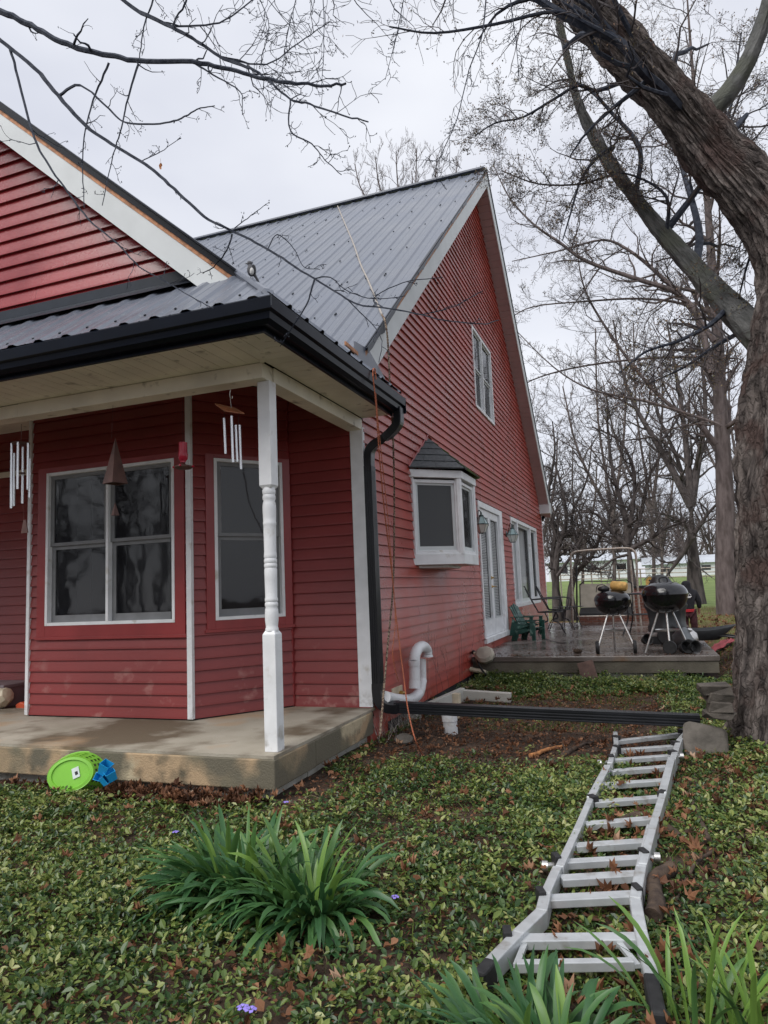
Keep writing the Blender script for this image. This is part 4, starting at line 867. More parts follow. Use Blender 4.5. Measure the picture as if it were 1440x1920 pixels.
bgtree('forked_tree', 'dark trunk forking into several upright limbs with one leaning side stem', base(1302, 23), [
    ([base(1303, 23)]+A3([(1301, 1060), (1298, 1000), (1295, 940)], 23), .38, 0, 1), (A3([(1296, 950), (1260, 880), (1225, 820), (1190, 760), (1165, 690), (1150, 600)], 23), .17, 18, 2.4),
    (A3([(1296, 950), (1290, 870), (1280, 780), (1268, 700), (1250, 600)], 23), .17, 18, 2.6), (A3([(1297, 945), (1310, 860), (1322, 780), (1318, 700), (1305, 590)], 23), .16, 18, 2.4),
    (A3([(1297, 960), (1270, 860), (1235, 780), (1225, 700)], 23.5), .11, 14, 2.2), (A3([(1300, 1010), (1280, 980), (1250, 965), (1215, 960)], 22), .10, 12, 1.8), (A3([(1300, 1000), (1275, 1045), (1248, 1082)], 22.5), .17, 6, 1.6), (A3([(1302, 1000), (1330, 960), (1360, 930)], 22), .09, 12, 2)],
    42, M['bark_dark'], M['twig'], r1=.03, minr=.006)
bgtree('gnarled_tree', 'low gnarled fruit tree with tangled crown behind the swing seat', base(1187, 16), [
    ([base(1187, 16)]+A3([(1182, 1060), (1178, 1015)], 16), .20, 0, 1), (A3([(1178, 1025), (1150, 1000), (1120, 965), (1085, 960)], 16), .09, 16, 1.5), (A3([(1178, 1020), (1170, 960), (1150, 890), (1140, 810), (1138, 740)], 16), .10, 20, 1.5),
    (A3([(1178, 1020), (1200, 970), (1215, 900), (1240, 850)], 16), .08, 16, 1.5), (A3([(1180, 1030), (1220, 1010), (1250, 990), (1290, 975)], 16), .07, 14, 1.4), (A3([(1178, 1040), (1150, 1048), (1125, 1066), (1100, 1050)], 15.5), .05, 8, .9), (A3([(1180, 1000), (1190, 900), (1165, 830), (1110, 800)], 16), .07, 14, 1.5)],
    43, M['bark_dark'], M['bark_dark'], kids=(5, 7), up=.04, minr=.006, r1=.02, spread=1.15, wig=.3)
bgtree('leaning_tree', 'cluster of dark leaning stems right beside the house corner', base(1045, 17), [
    ([base(1040, 17)]+A3([(1042, 1090), (1046, 1030), (1062, 975), (1052, 910), (1038, 860)], 17), .15, 22, 1.5), ([base(1060, 17)]+A3([(1075, 1085), (1108, 1045), (1130, 1000), (1165, 965)], 17), .13, 20, 1.4),
    ([base(1050, 17.2)]+A3([(1036, 1060), (1040, 1000), (1028, 930), (1040, 850), (1036, 790)], 17.2), .12, 20, 1.4), ([base(1078, 17.2)]+A3([(1070, 1100), (1085, 1030), (1072, 970), (1100, 900), (1110, 830)], 17.2), .09, 20, 1.4), (A3([(1045, 1080), (1090, 1010), (1085, 960), (1055, 930)], 16.5), .06, 14, 1.2)],
    44, M['bark_dark'], M['bark_dark'], kids=(5, 7), up=.02, minr=.006, r1=.02, spread=1.1, wig=.3)
# tops of a tall tree behind the main ridge
pt = at(775, 330, 26); bgtree('bare_tree', 'fine twiggy treetop showing above the metal ridge', (pt[0], 26, -.1),
    [([(pt[0], 26, -.1), (pt[0], 26, 5), (pt[0]+.2, 26, 9), tuple(at(772, 320, 26))], .3, 10, 3.2)]+[([tuple(at(770+dx*.3, 470, 26)), tuple(at(770+dx*.7, 400, 26)), tuple(at(770+dx, 330+abs(dx)*.2, 26)), tuple(at(770+dx*1.1, 275+abs(dx)*.35, 26))], .06, 14, 1.6) for dx in (-95, -60, -25, 10, 45, 80)], 45, M['bark_brown_haze'], M['bark_brown_haze'], kids=(4, 6), up=.2, spread=.6, minr=.007, r1=.02)
for k, (px, y, hh, lab) in enumerate(((1090, 34, 8.5, 'slim bare tree far behind the leaning stems by the house'), (1240, 38, 9.5, 'bare tree on the lawn far behind the forked trunk'), (1405, 30, 12, 'bare tree half hidden behind the thick maple trunk'), (960, 32, 12.5, 'high bare tree behind the far slope of the gable'), (1010, 27, 9, 'pale twiggy tree standing close behind the eave corner'), (1150, 28, 13, 'tall bare tree rising behind the gnarled fruit tree'), (1225, 31, 14, 'tallest bare tree behind the forked trunk'), )):
    p = base(px, y); T_ = [(p[0], y, p[2]), (p[0]+.2, y, p[2]+hh*.3), (p[0]-.1, y, p[2]+hh*.65), (p[0]+.1, y, p[2]+hh)]
    bgtree('bare_tree', lab, p, [(T_, .10, 18, hh*.27), ([T_[1], (p[0]+1.0, y, p[2]+hh*.6), (p[0]+1.3, y, p[2]+hh*.85)], .09, 12, hh*.22), ([T_[1], (p[0]-1.1, y, p[2]+hh*.55), (p[0]-1.6, y, p[2]+hh*.8)], .09, 12, hh*.22)], 50+k, M['bark_brown_haze'], M['bark_brown_haze'], kids=(4, 5), up=.12, minr=.009, r1=.03, spread=.75)
# far tree line
far = []
src = None
for k in range(16):
    px = 1010+k*30+RS.uniform(-10, 10); y = 95+RS.uniform(-8, 25); p = base(px, y); hh = RS.uniform(7, 11)
    if k < 3:
        src = bgtree('distant_tree', '', p, [([(p[0], y, p[2]), (p[0]+.3, y, p[2]+hh*.5), (p[0], y, p[2]+hh)], .3, 22, hh*.45), ([(p[0], y, p[2]+1), (p[0]+1.2, y, p[2]+hh*.5), (p[0]+2, y, p[2]+hh*.8)], .2, 14, hh*.35), ([(p[0], y, p[2]+1), (p[0]-1.2, y, p[2]+hh*.5), (p[0]-2, y, p[2]+hh*.8)], .2, 14, hh*.35)], 70+k, M['bark_brown_haze'], M['bark_brown_haze'], kids=(4, 6), lvl=2, minr=.03, r1=.06, group='far trees along the field edge')
        far.append(src); o = src
    else: o = dup(far[k % 3], p, k*.9, '')
    tag(o, 'hazy brown bare tree in the row along the far edge of the field', 'tree', 'far trees along the field edge')
# ---------------------------------------------------------------- FAR BUILDINGS AND FENCE
def farbuilding(name, label, pxa, pxb, y, pyt, pyb, rh, cat='building'):
    a = at(pxa, pyb, y); b_ = at(pxb, pyb, y); zt = float(at((pxa+pxb)/2, pyt, y)[2]); zbm = float(gz(a[0], y))-.1
    t_ = thing(name, label, cat, (a[0], y, zbm)); q = MB(); q.box((a[0], y, zbm), (b_[0], y+7, zt)); q.build('wall', M['farwhite'], t_)
    q = MB(); q.prism([(a[0]-.4, y-.4, zt), (a[0]-.4, y+7.4, zt), (a[0]-.4, y+3.5, zt+rh)], (b_[0]-a[0]+.8, 0, 0)); q.build('roof', M['farroof'], t_)
    nw = max(2, int((b_[0]-a[0])/3)); 
    for k in range(nw):
        x = a[0]+(k+.5)*(b_[0]-a[0])/nw; q = MB(); q.box((x-.5, y-.03, zbm+(zt-zbm)*.45), (x+.5, y, zbm+(zt-zbm)*.8)); q.build('window', M['glass'], t_)
farbuilding('long_barn', 'long low pale barn seen through the swing frame', 1030, 1195, 75, 1052, 1082, .9)
farbuilding('white_house', 'white farmhouse with a pale roof right of the forked trunk', 1212, 1365, 85, 1056, 1082, 1.0, 'house')
fn = thing('pipe_fence', 'thin metal pipe fence with rails crossing the lawn behind the swing', 'fence', tuple(at(1108, 1085, 30))); 
for py in (1068, 1076, 1084):
    q = MB(); q.tube(A3([(1040 if py > 1068 else 1108, py+3), (1200, py-1), (1345, py-4)], 30), .025, 5); q.build('rail', M['rusty'], fn)
for px in (1050, 1108, 1126, 1160, 1200, 1250, 1300, 1345):
    p = at(px, 1068, 30); q = MB(); q.tube([(p[0], 30, zb2(p[0], 30)-.1), (p[0], 30, p[2])], .035, 6); q.build('fence_post', M['rusty'], fn)
# ---------------------------------------------------------------- THINGS ON AND AROUND THE HOUSE
def uvs(mb, c, rx, ry, rz, n=14, m=9):
    pr = [(math.sin(math.pi*i/m), -math.cos(math.pi*i/m)) for i in range(m+1)]
    k = MB(); k.lathe([(max(a, 0), b_) for a, b_ in pr], (0, 0, 0), n); V = np.vstack(k.v)*np.array((rx, ry, rz))+np.array(c); mb.add(V, k.f); return mb
# wind chimes
def chime(loc, label, tubes, top, tube_r, grp='tube wind chimes hanging from the porch beam'):
    t_ = thing('wind_chime', label, 'wind chime', loc, grp); x, y, z = loc; return t_
c0 = at(432, 738, -1.68); cx, cy, cz = c0
wc = thing('wind_chime', 'wind chime with a tilted wooden sail and four short silver tubes', 'wind chime', c0)
q = MB(); q.tube(curve([(cx, cy, cz+.03), (cx-.005, cy, cz-.02), (cx+.012, cy, cz-.035), (cx+.015, cy, cz-.02)], 4), .0025, 6); q.tube([(cx-.003, cy, cz-.01), (cx+.004, cy, cz-.10)], .002, 5); q.build('hook', M['steel'], wc)
p0, p1, p2, p3 = [at(*p, -1.68) for p in ((402, 758), (432, 763), (459, 777), (428, 775))]
q = MB(); q.prism([p0-(0, 0, .0), p1+(0, .05, 0), p2, p3-(0, .05, 0)], (0, 0, .010)); q.build('wood_sail', M['chimewood'], wc, bevel=.003)
for (px, pa, pb, dy) in ((421, 784, 851, .02), (435, 780, 867, -.03), (443, 797, 866, .0), (450, 797, 880, .02)):
    a = at(px-1, pa, -1.68+dy); b_ = at(px+2, pb, -1.68+dy); q = MB(); q.tube([a, b_], .0085, 10); q.build('chime_tube', M['chime'], wc, smooth=True)
q = MB(); q.tube([at(432, 775, -1.68), at(434, 784, -1.70)], .0015, 4); q.tube([at(421, 770, -1.68), at(421, 785, -1.66)], .001, 4); q.tube([at(448, 775, -1.68), at(447, 798, -1.66)], .001, 4); q.build('cord', M['iron'], wc)
c0 = at(40, 795, -1.68)
wc = thing('wind_chime', 'wind chime of long silver tubes at the left end of the porch', 'wind chime', c0)
q = MB(); q.tube([c0, at(40, 826, -1.68)], .0018, 5); q.lathe([(.001, .012), (.062, .012), (.066, .006), (.062, 0), (.001, 0)], at(39, 833, -1.68), 20); q.build('hanger_disc', M['copper'], wc)
for (px, pa, pb, dy) in ((21, 831, 953, -.03), (26, 850, 949, .04), (33, 829, 917, -.05), (42, 838, 944, .02), (52, 831, 918, -.02), (55, 860, 933, .05)):
    a = at(px+1, pa, -1.68+dy); b_ = at(px, pb, -1.68+dy); q = MB(); q.tube([a, b_], .0095, 10); q.build('chime_tube', M['chime'], wc, smooth=True)
q = MB(); q.tube([at(40, 833, -1.68), at(41, 885, -1.68), at(44, 975, -1.68)], .001, 4); q.lathe([(.001, 0), (.025, 0), (.025, .008), (.001, .008)], at(41, 888, -1.68), 14); q.build('clapper', M['copper'], wc)
a = at(46, 975, -1.68); q = MB(); q.prism([a+(-.012, 0, 0), a+(.012, 0, 0), a+(.034, 0, -.10), a+(-.034, 0, -.10)], (0, .006, 0)); q.build('wind_catcher', M['copper'], wc)
a = at(212, 768, -1.68); ap_ = at(209, 822, -1.68); bt = at(216, 907, -1.68)
pb_ = thing('pyramid_bell', 'rusty brown four sided pyramid bell hanging before the wide porch window', 'wind bell', a)
q = MB(); q.tube([a+(0, 0, .05), ap_], .0012, 4); q.build('cord', M['iron'], pb_)
q = MB(); hw_ = .068; zt_ = ap_[2]; zb_ = bt[2]; cx, cy = bt[0], bt[1]; ro = .5
cn = [(cx+hw_*math.cos(ro+k*math.pi/2)*1.3, cy+hw_*math.sin(ro+k*math.pi/2)*1.3, zb_) for k in range(4)]
for k in range(4): q.quad(cn[k], cn[(k+1) % 4], (cx, cy, zt_), (cx, cy, zt_))
q = MB(); q.add(cn+[(cx, cy, zt_)]+[(cx+(c[0]-cx)*.9, cy+(c[1]-cy)*.9, zb_) for c in cn]+[(cx, cy, zt_-.05)], [(0, 1, 4), (1, 2, 4), (2, 3, 4), (3, 0, 4), (5, 6, 1, 0), (6, 7, 2, 1), (7, 8, 3, 2), (8, 5, 0, 3), (6, 5, 9), (7, 6, 9), (8, 7, 9), (5, 8, 9)])
q.build('bell', M['copper'], pb_, bevel=-1)
t2 = at(210, 942, -1.68); q = MB(); q.tube([(cx, cy, zt_-.06), (cx, cy, t2[2]), (cx+.002, cy, t2[2]-.09)], .0012, 4); q.build('cord', M['iron'], pb_)
q = MB(); z0_ = float(at(210, 967, -1.68)[2]); c4 = [(cx+.030*math.cos(.4+k*1.5708), cy+.030*math.sin(.4+k*1.5708), z0_) for k in range(4)]; q.add(c4+[(cx, cy, t2[2])], [(0, 1, 4), (1, 2, 4), (2, 3, 4), (3, 0, 4), (3, 2, 1, 0)]); q.build('clapper', M['copper'], pb_, bevel=-1)
# hummingbird feeder
a = at(343, 829, -1.55); hf = thing('hummingbird_feeder', 'red plastic hummingbird feeder hanging beside the white bay corner strip', 'feeder', a)
q = MB(); q.lathe([(.018, .0), (.030, -.004), (.031, -.075), (.034, -.09), (.033, -.125), (.020, -.14), (.02, -.15)], a, 20); q.build('bottle', M['redglass'], hf, smooth=True)
b_ = at(344, 876, -1.55); q = MB(); q.lathe([(.02, .02), (.03, .012), (.062, .008), (.066, -.002), (.05, -.012), (.001, -.016)], b_, 22); q.build('base', M['copper'], hf, smooth=True)
for k in range(4):
    an = k*1.57+.3; q = MB(); q.tube([b_+(.05*math.cos(an), .05*math.sin(an), .0), b_+(.078*math.cos(an), .078*math.sin(an), .004)], .007, 8); q.build('feeding_port', M['redglass'], hf)
q = MB(); q.tube([a, a+(0, 0, .55)], .0012, 4); q.build('cord', M['iron'], hf)
# bird on the roof corner
bp = np.array((.02, -1.98, 3.03)); 
bp = np.array((.10, -2.04, 2.985))
bird = thing('bird', 'small grey bird with pale belly perched on the porch roof corner', 'bird', bp)
q = MB(); uvs(q, bp+(0, 0, .045), .024, .030, .036, 16, 10)
V = q.v[0]; tq = (V[:, 2]-bp[2]-.045); 
uvs(q, bp+(-.006, -.004, .092), .017, .018, .017, 14, 8); q.tube([bp+(-.002, -.002, .062), bp+(-.005, -.003, .088)], [.02, .014], 12)
q.tube([bp+(.012, .01, .03), bp+(.035, .025, -.02)], [.012, .006], 8); q.tube([bp+(.028, .02, -.005), bp+(.045, .03, -.04)], [.009, .003], 6); q.build('body', mat('bird_grey', (.10, .10, .11), .8), bird, smooth=True)
q = MB(); q.tube([bp+(-.02, -.012, .092), bp+(-.036, -.018, .089)], [.004, .0008], 6); q.build('beak', M['iron'], bird)
q = MB(); uvs(q, bp+(.014, -.016, .032), .014, .014, .024, 12, 8); q.build('belly', mat('bird_white', (.6, .6, .58), .8), bird, smooth=True)
q = MB(); uvs(q, bp+(.018, .006, .052), .010, .022, .034, 12, 8); q.build('wing', M['iron'], bird, smooth=True)
q = MB(); q.tube([bp+(0, -.006, .015), bp+(0, -.006, -.006)], .002, 4); q.build('leg', M['iron'], bird); q = MB(); q.tube([bp+(.01, .004, .015), bp+(.01, .004, -.006)], .002, 4); q.build('leg', M['iron'], bird)
# ropes
def rope(name, label, pts, r, m, tw=True, sub=8):
    P = curve(pts, sub); q = MB()
    if tw:
        L = 0; 
        for s_ in range(2):
            pp = []; acc = 0; 
            for i in range(len(P)-1):
                seg = (P[i+1]-P[i]).length; K = max(1, int(seg/.012))
                for j in range(K):
                    t_ = j/K; p = P[i].lerp(P[i+1], t_); acc += seg/K; ph = acc/.045*2*math.pi+s_*math.pi; pp.append(p+Vector((math.cos(ph), math.sin(ph), 0))*r*.55)
            q.tube(pp, r*.62, 5)
    else: q.tube(P, r, 6)
    o = q.build(name, m, smooth=True, bevel=-1); tag(o, label, 'rope'); return o
on = lambda x, y: (x, y, float(MZ(y))+.024)
def onroof(px, py):
    r = _ray(px, py); k = (3.42+.836*CAM[1]-CAM[2])/(r[2]-.836*r[1]); return tuple(CAM+r*k)
rp = [onroof(*p) for p in ((633, 386), (645, 415), (662, 455), (676, 495), (690, 525), (704, 560), (716, 590))]
rope('roof_rope', 'thin pale rope lying down the ribbed metal roof from the ridge', rp, .010, M['rope_l'], False)
rope('brown_rope', 'brown braided rope hanging from the rake down the red wall', [rp[-1], (.285, float(atx(722, 603, .285)[1]), float(atx(722, 603, .285)[2]))]+[tuple(atx(px, py, x)) for px, py, x in ((727, 640, .30), (731, 720, .30), (736, 800, .28), (739, 900, .22), (739, 1000, .17), (738, 1080, .15), (734, 1140, .16), (728, 1200, .20), (720, 1290, .26), (716, 1340, .29), (712, 1385, .29))], .0095, M['rope_d'])
ro = [tuple(atx(px, py, x)) for px, py, x in ((705, 712, .415), (703, 692, .41), (699, 700, .42), (705, 760, .43), (711, 850, .42), (720, 950, .38), (732, 1050, .34), (738, 1105, .33), (742, 1150, .34), (750, 1215, .38), (757, 1270, .42), (765, 1330, .50), (778, 1385, .62))]+[tuple(atz(px, py, -.26)) for px, py in ((795, 1420), (815, 1452))]
rope('orange_rope', 'orange rope draped over the gutter end and trailing to the ground', ro, .0058, M['rope_o'])
rope('orange_rope_loop', 'second orange rope strand looping beside the trailing orange rope', [tuple(atx(px, py, .37)) for px, py in ((702, 695), (708, 780), (716, 860), (728, 980), (736, 1080), (740, 1130), (741, 1175), (736, 1220), (741, 1255), (748, 1280))], .0042, M['rope_o'])
# pvc vent pipe on the gable wall
def pipe(name, parent, pts, r, m, sub=6, n=18): q = MB(); q.tube(curve(pts, sub) if sub > 1 else pts, r, n); return q.build(name, m, parent, smooth=True)
pv = thing('vent_pipe', 'white plastic vent pipe with a hooked hood on the red wall', 'vent pipe', (.1, .9, -.1))
W_ = lambda px, py, x=.115: tuple(atx(px, py, x))
pipe('elbow', pv, [W_(722, 1307), W_(745, 1312), W_(768, 1312), W_(785, 1300), W_(791, 1275)], .052, M['pvc']); 
pipe('outer_riser', pv, [W_(791, 1275, .115), W_(790, 1235, .115)], .046, M['pvc'], 1)
pipe('riser', pv, [W_(778, 1282, .175), W_(777, 1243, .175)], .052, M['pvc'], 1)
pipe('collar', pv, [W_(778, 1291, .175), W_(778, 1278, .175)], .057, M['pvc'], 1); pipe('collar', pv, [W_(777, 1248, .175), W_(776.5, 1238, .175)], .057, M['pvc'], 1)
q = MB(); hp = curve([W_(777, 1240, .175), W_(778, 1228, .175), W_(784, 1216, .175), W_(793, 1212, .175), W_(800, 1219, .175), W_(800.5, 1228, .175)], 5); q.tube(hp, [.053]*len(hp), 20, cap=False); q.build('hood', M['pvc'], pv, smooth=True, solid=.004)
pe = MB(); e = np.array(hp[-1]); pe.lathe([(.046, -.002), (.058, -.012), (.062, -.03), (.05, -.03), (.044, -.01)], e+(0, 0, .01), 20); pe.build('hood_rim', M['pvc'], pv)
q = MB(); a = atx(742, 1300, .004); q.box((.002, a[1]-.14, a[2]-.055), (.02, a[1]+.16, a[2]+.06)); q.build('wall_plate', M['pvc_old'], pv, bevel=.003)
q = MB(); q.tube([atx(752, 1299, .045), atx(757, 1299, .045)], .02, 10); q.build('wire_stub', M['brass'], pv)
gp = thing('ground_pipe', 'short white pipe standing in the dirt behind the black downspout', 'pipe', (.56, .50, -.33))
q = MB(); b0 = at(846, 1372, .52); q.tube([(b0[0], .52, -.36), (b0[0]-.01, .52, float(at(845, 1338, .52)[2]))], .064, 20); q.build('pipe_body', M['pvc'], gp, smooth=True)
q = MB(); q.tube([(b0[0]-.008, .52, float(at(845, 1352, .52)[2])), (b0[0]-.012, .52, float(at(845, 1325, .52)[2]))], .070, 20); q.build('pipe_socket', M['pvc'], gp, smooth=True)
sp_ = thing('drain_spout', 'yellowed plastic drain elbow poking out of the red wall', 'pipe', (.1, 3.5, -.1))
pipe('spout', sp_, [atx(880, 1254, .0), atx(893, 1257, .09), atx(905, 1259, .17), atx(912, 1262, .21), atx(914.5, 1270, .22), atx(915, 1278, .22)], .030, M['pvc_old']); pipe('spout_collar', sp_, [atx(914.8, 1271, .22), atx(915, 1278, .22)], .035, M['pvc_old'], 1)
hb = thing('hose_bib', 'old tap with a short pipe and black hose by the patio corner', 'tap', tuple(atx(888, 1226, .03)))
pipe('tap', hb, [atx(886, 1222, .0), atx(889, 1224, .06), atx(893, 1232, .09), atx(897, 1246, .10)], .018, M['pvc_old']); q = MB(); uvs(q, atx(888, 1223, .05), .03, .03, .03); q.build('valve', M['iron'], hb)
pipe('hose', hb, [atx(893, 1230, .1), tuple(atx(900, 1250, .16)), tuple(at(915, 1268, 3.5)), tuple(at(945, 1283, 3.4)), tuple(at(975, 1289, 3.3))], .014, M['rubber'])
# cushion / bucket lid thing
a = at(909, 1228, 3.66); cu = MB(); k = MB(); k.lathe([(.001, -.07), (.09, -.07), (.125, -.03), (.13, .02), (.10, .06), (.001, .08)], (0, 0, 0), 9); V = np.vstack(k.v); V = V@np.array(Matrix.Rotation(.9, 3, 'X')).T*np.array((1.05, 1, 1)); cu.add(V+a, k.f); o = cu.build('stuffed_sack', M['beige'], smooth=True); tag(o, 'round tan stuffed sack slumped against the wall at the patio corner', 'sack')
# window well box
ww = thing('window_well', 'low pale timber edging of the window well beside the wall', 'window well', (.3, 2.2, -.3))
q = MB(); a = atz(868, 1302, -.19); b_ = atz(958, 1308, -.22); q.bar(tuple(a), tuple(b_), .10, .10); q.build('front_board', M['found'], ww, bevel=.006)
q = MB(); q.bar((.0, .9, -.27), tuple(a), .06, .15); q.build('side_board', M['found'], ww, bevel=.006); pc = at(855, 1310, 1.2); q = MB(); q.box((pc[0]-.04, 1.2, -.36), (pc[0]+.03, 1.28, -.06)); q.build('corner_stake', M['pvc_old'], ww, bevel=.005)
# lanterns
def lantern(px, py, x, label, wy, wz):
    c = atx(px, py, x); t_ = thing('wall_lantern', label, 'lantern', (0.01, wy, wz), 'carriage lanterns beside the patio doors')
    cx, cy, cz = c; q = MB(); q.lathe([(.001, 0), (.058, 0), (.05, .014), (.02, .02), (.02, .03)], (.012, wy, wz), 16, axis=(1, 0, 0)); q.build('back_plate', M['verdigris'], t_)
    q = MB(); q.tube(curve([(.03, wy, wz), (.09, (wy+cy)/2, wz+.02), (x-.03, cy, wz+.14 if False else cz+.21), (x, cy, cz+.17)], 5), .007, 6); q.build('arm', M['verdigris'], t_)
    n4 = lambda r_, z: [(cx+r_*math.cos(k*math.pi/3+.3), cy+r_*math.sin(k*math.pi/3+.3), z) for k in range(6)]
    q = MB(); A_, B_ = n4(.045, cz-.115), n4(.098, cz); q.add(A_+B_, [(k, (k+1) % 6, 6+(k+1) % 6, 6+k) for k in range(6)]+[(5, 4, 3, 2, 1, 0)]); q.build('lower_shade', M['frost'], t_, bevel=-1)
    q = MB(); A_, B_ = n4(.092, cz+.012), n4(.028, cz+.125); q.add(A_+B_, [(k, (k+1) % 6, 6+(k+1) % 6, 6+k) for k in range(6)]); q.build('upper_shade', M['clearg'], t_, bevel=-1)
    q = MB(); q.lathe([(.10, 0), (.106, .004), (.106, .012), (.094, .014)], (cx, cy, cz), 6); q.lathe([(.034, .115), (.036, .135), (.012, .15), (.014, .17), (.001, .195)], (cx, cy, cz), 10); q.lathe([(.045, -.125), (.048, -.115), (.04, -.11)], (cx, cy, cz), 6)
    for k in range(6): q.tube([n4(.047, cz-.115)[k], n4(.100, cz)[k]], .003, 4); q.tube([n4(.095, cz+.012)[k], n4(.030, cz+.125)[k]], .003, 4)
    q.build('frame', M['verdigris'], t_, bevel=-1)
lantern(903, 984, .20, 'glass wall lantern hanging between the bay window and the doors', 4.52, 1.98)
lantern(961, 1004, .20, 'glass wall lantern between the doors and the wide side window', 6.98, 1.93)
# porch clutter
b_ = at(22, 1290, -.25); t_ = thing('storage_bin', 'grey plastic bin on the porch against the wall', 'bin', (b_[0], -.25, 0)); q = MB(); q.prism([(b_[0]-.5, -.45, .0), (b_[0]+.10, -.45, .0), (b_[0]+.12, -.45, .20), (b_[0]-.5, -.45, .20)], (0, .35, 0)); q.build('bin_body', M['greybox'], t_, bevel=.012); q = MB(); q.box((b_[0]-.5, -.47, .19), (b_[0]+.14, -.08, .225)); q.build('lid', M['greybox'], t_, bevel=.008)
a = at(40, 1327, -.40); q = MB(); q.prism([a+(-.07, 0, -.03), a+(.05, 0, -.045), a+(.07, 0, .03), a+(-.02, 0, .055), a+(-.08, 0, .03)], (0, .10, 0)); o = q.build('toy_block', M['orange_pl'], bevel=.01); tag(o, 'small orange plastic toy beside the grey bin on the porch', 'toy')
a = at(3, 1308, -.45); q = MB(); k = MB(); k.lathe([(.03, -.10), (.09, -.08), (.10, .02), (.07, .09), (.03, .10)], (0, 0, 0), 8); q.add(np.vstack(k.v)@np.array(Matrix.Rotation(1.2, 3, 'Y')).T+a, k.f); o = q.build('toy_bucket', M['pvc_old'], bevel=.004); tag(o, 'tan plastic toy bucket lying at the left edge of the porch', 'toy')
# laundry basket, blue toy, stone --------------------------------------------
cB = Vector(tuple(at(137, 1452, -1.93))); bk = thing('laundry_basket', 'lime green perforated plastic basket tipped against the porch slab', 'basket', cB)
ax_ = Vector((.30, -.80, .25)).normalized(); u_ = Vector((.98, .20, .12)); u_ = (u_-ax_*u_.dot(ax_)).normalized(); v_ = ax_.cross(u_)
def bp_(a, r_, h, e=.72): return tuple(cB+u_*(r_*math.cos(a))+v_*(r_*e*math.sin(a))+ax_*h)
q = MB(); n_ = 44; rows = [(.148, .045), (.155, .030), (.163, .005), (.167, -.004), (.175, -.03), (.179, -.038), (.187, -.064), (.191, -.072), (.20, -.10)]
V = [bp_(2*math.pi*k/n_, r_, h) for (r_, h) in rows for k in range(n_)]; Fc = []
for i in range(len(rows)-1):
    for k in range(n_):
        if i in (1, 3, 5) and False: continue
        hole = (i in (2-1, 3+0, 5) and k % 2 == 0)
        if i in (1, 3, 5): hole = (k % 2 == 0)
        if not hole or i in (0, 2, 4, 6, 7): Fc.append((i*n_+k, i*n_+(k+1) % n_, (i+1)*n_+(k+1) % n_, (i+1)*n_+k))
q.add(V, Fc); q.add([bp_(2*math.pi*k/n_, .148, .045) for k in range(n_)]+[bp_(2*math.pi*k/n_, .125, .047) for k in range(n_)]+[bp_(2*math.pi*k/n_, .120, .038) for k in range(n_)]+[bp_(0, 0, .038)],
    [(k, (k+1) % n_, n_+(k+1) % n_, n_+k) for k in range(n_)]+[(n_+k, n_+(k+1) % n_, 2*n_+(k+1) % n_, 2*n_+k) for k in range(n_)]+[(2*n_+k, 2*n_+(k+1) % n_, 3*n_) for k in range(n_)])
q.build('basket_shell', M['green_pl'], bk, smooth=False, bevel=-1, solid=.004)
q = MB(); rm_ = [bp_(2*math.pi*k/40, .205, -.105) for k in range(41)]; q.tube(rm_, .007, 6); q.build('rim', M['green_pl'], bk, smooth=True)
q = MB(); q.add([tuple(Vector(bp_(0, 0, .0435))+u_*a+v_*b_) for a, b_ in ((.02, -.035), (.065, -.02), (.05, .045), (.005, .03))], [(0, 1, 2, 3)]); q.build('price_sticker', mat('white_sticker', (.55, .60, .58), .5), bk, solid=.0006)
q = MB(); q.add([tuple(Vector(bp_(0, 0, .0448))+u_*a+v_*b_) for a, b_ in ((.034, -.012), (.052, -.006), (.046, .016), (.028, .010))], [(0, 1, 2, 3)]); q.build('sticker_print', M['iron'], bk, solid=.0004)
a = at(202, 1450, -1.98); a = Vector(tuple(a)); bt_ = thing('plastic_toy', 'bright blue broken plastic toy tower lying beside the green basket', 'toy', a)
for (o1, s_, rt) in (((-.02, 0, .03), (.055, .05, .08), (.3, .5, .2)), ((.035, -.01, -.01), (.05, .05, .06), (.2, -.4, .9)), ((-.045, -.01, -.03), (.06, .04, .045), (1.0, .2, .1)), ((.0, -.02, -.035), (.05, .05, .04), (.4, .9, .5))):
    k = MB(); k.box((-s_[0]/2, -s_[1]/2, -s_[2]/2), (s_[0]/2, s_[1]/2, s_[2]/2)); k.f = [f for i, f in enumerate(k.f) if i != 1]; V = np.vstack(k.v); V[4:] *= (1.25, 1.25, 1)
    Rm_ = np.array((Matrix.Rotation(rt[2], 3, 'Z') @ Matrix.Rotation(rt[1], 3, 'Y') @ Matrix.Rotation(rt[0], 3, 'X'))); q = MB(); q.add(V@Rm_.T+np.array(a)+np.array(o1), k.f); q.build('toy_cup', M['blue_pl'], bt_, bevel=-1, solid=.004)
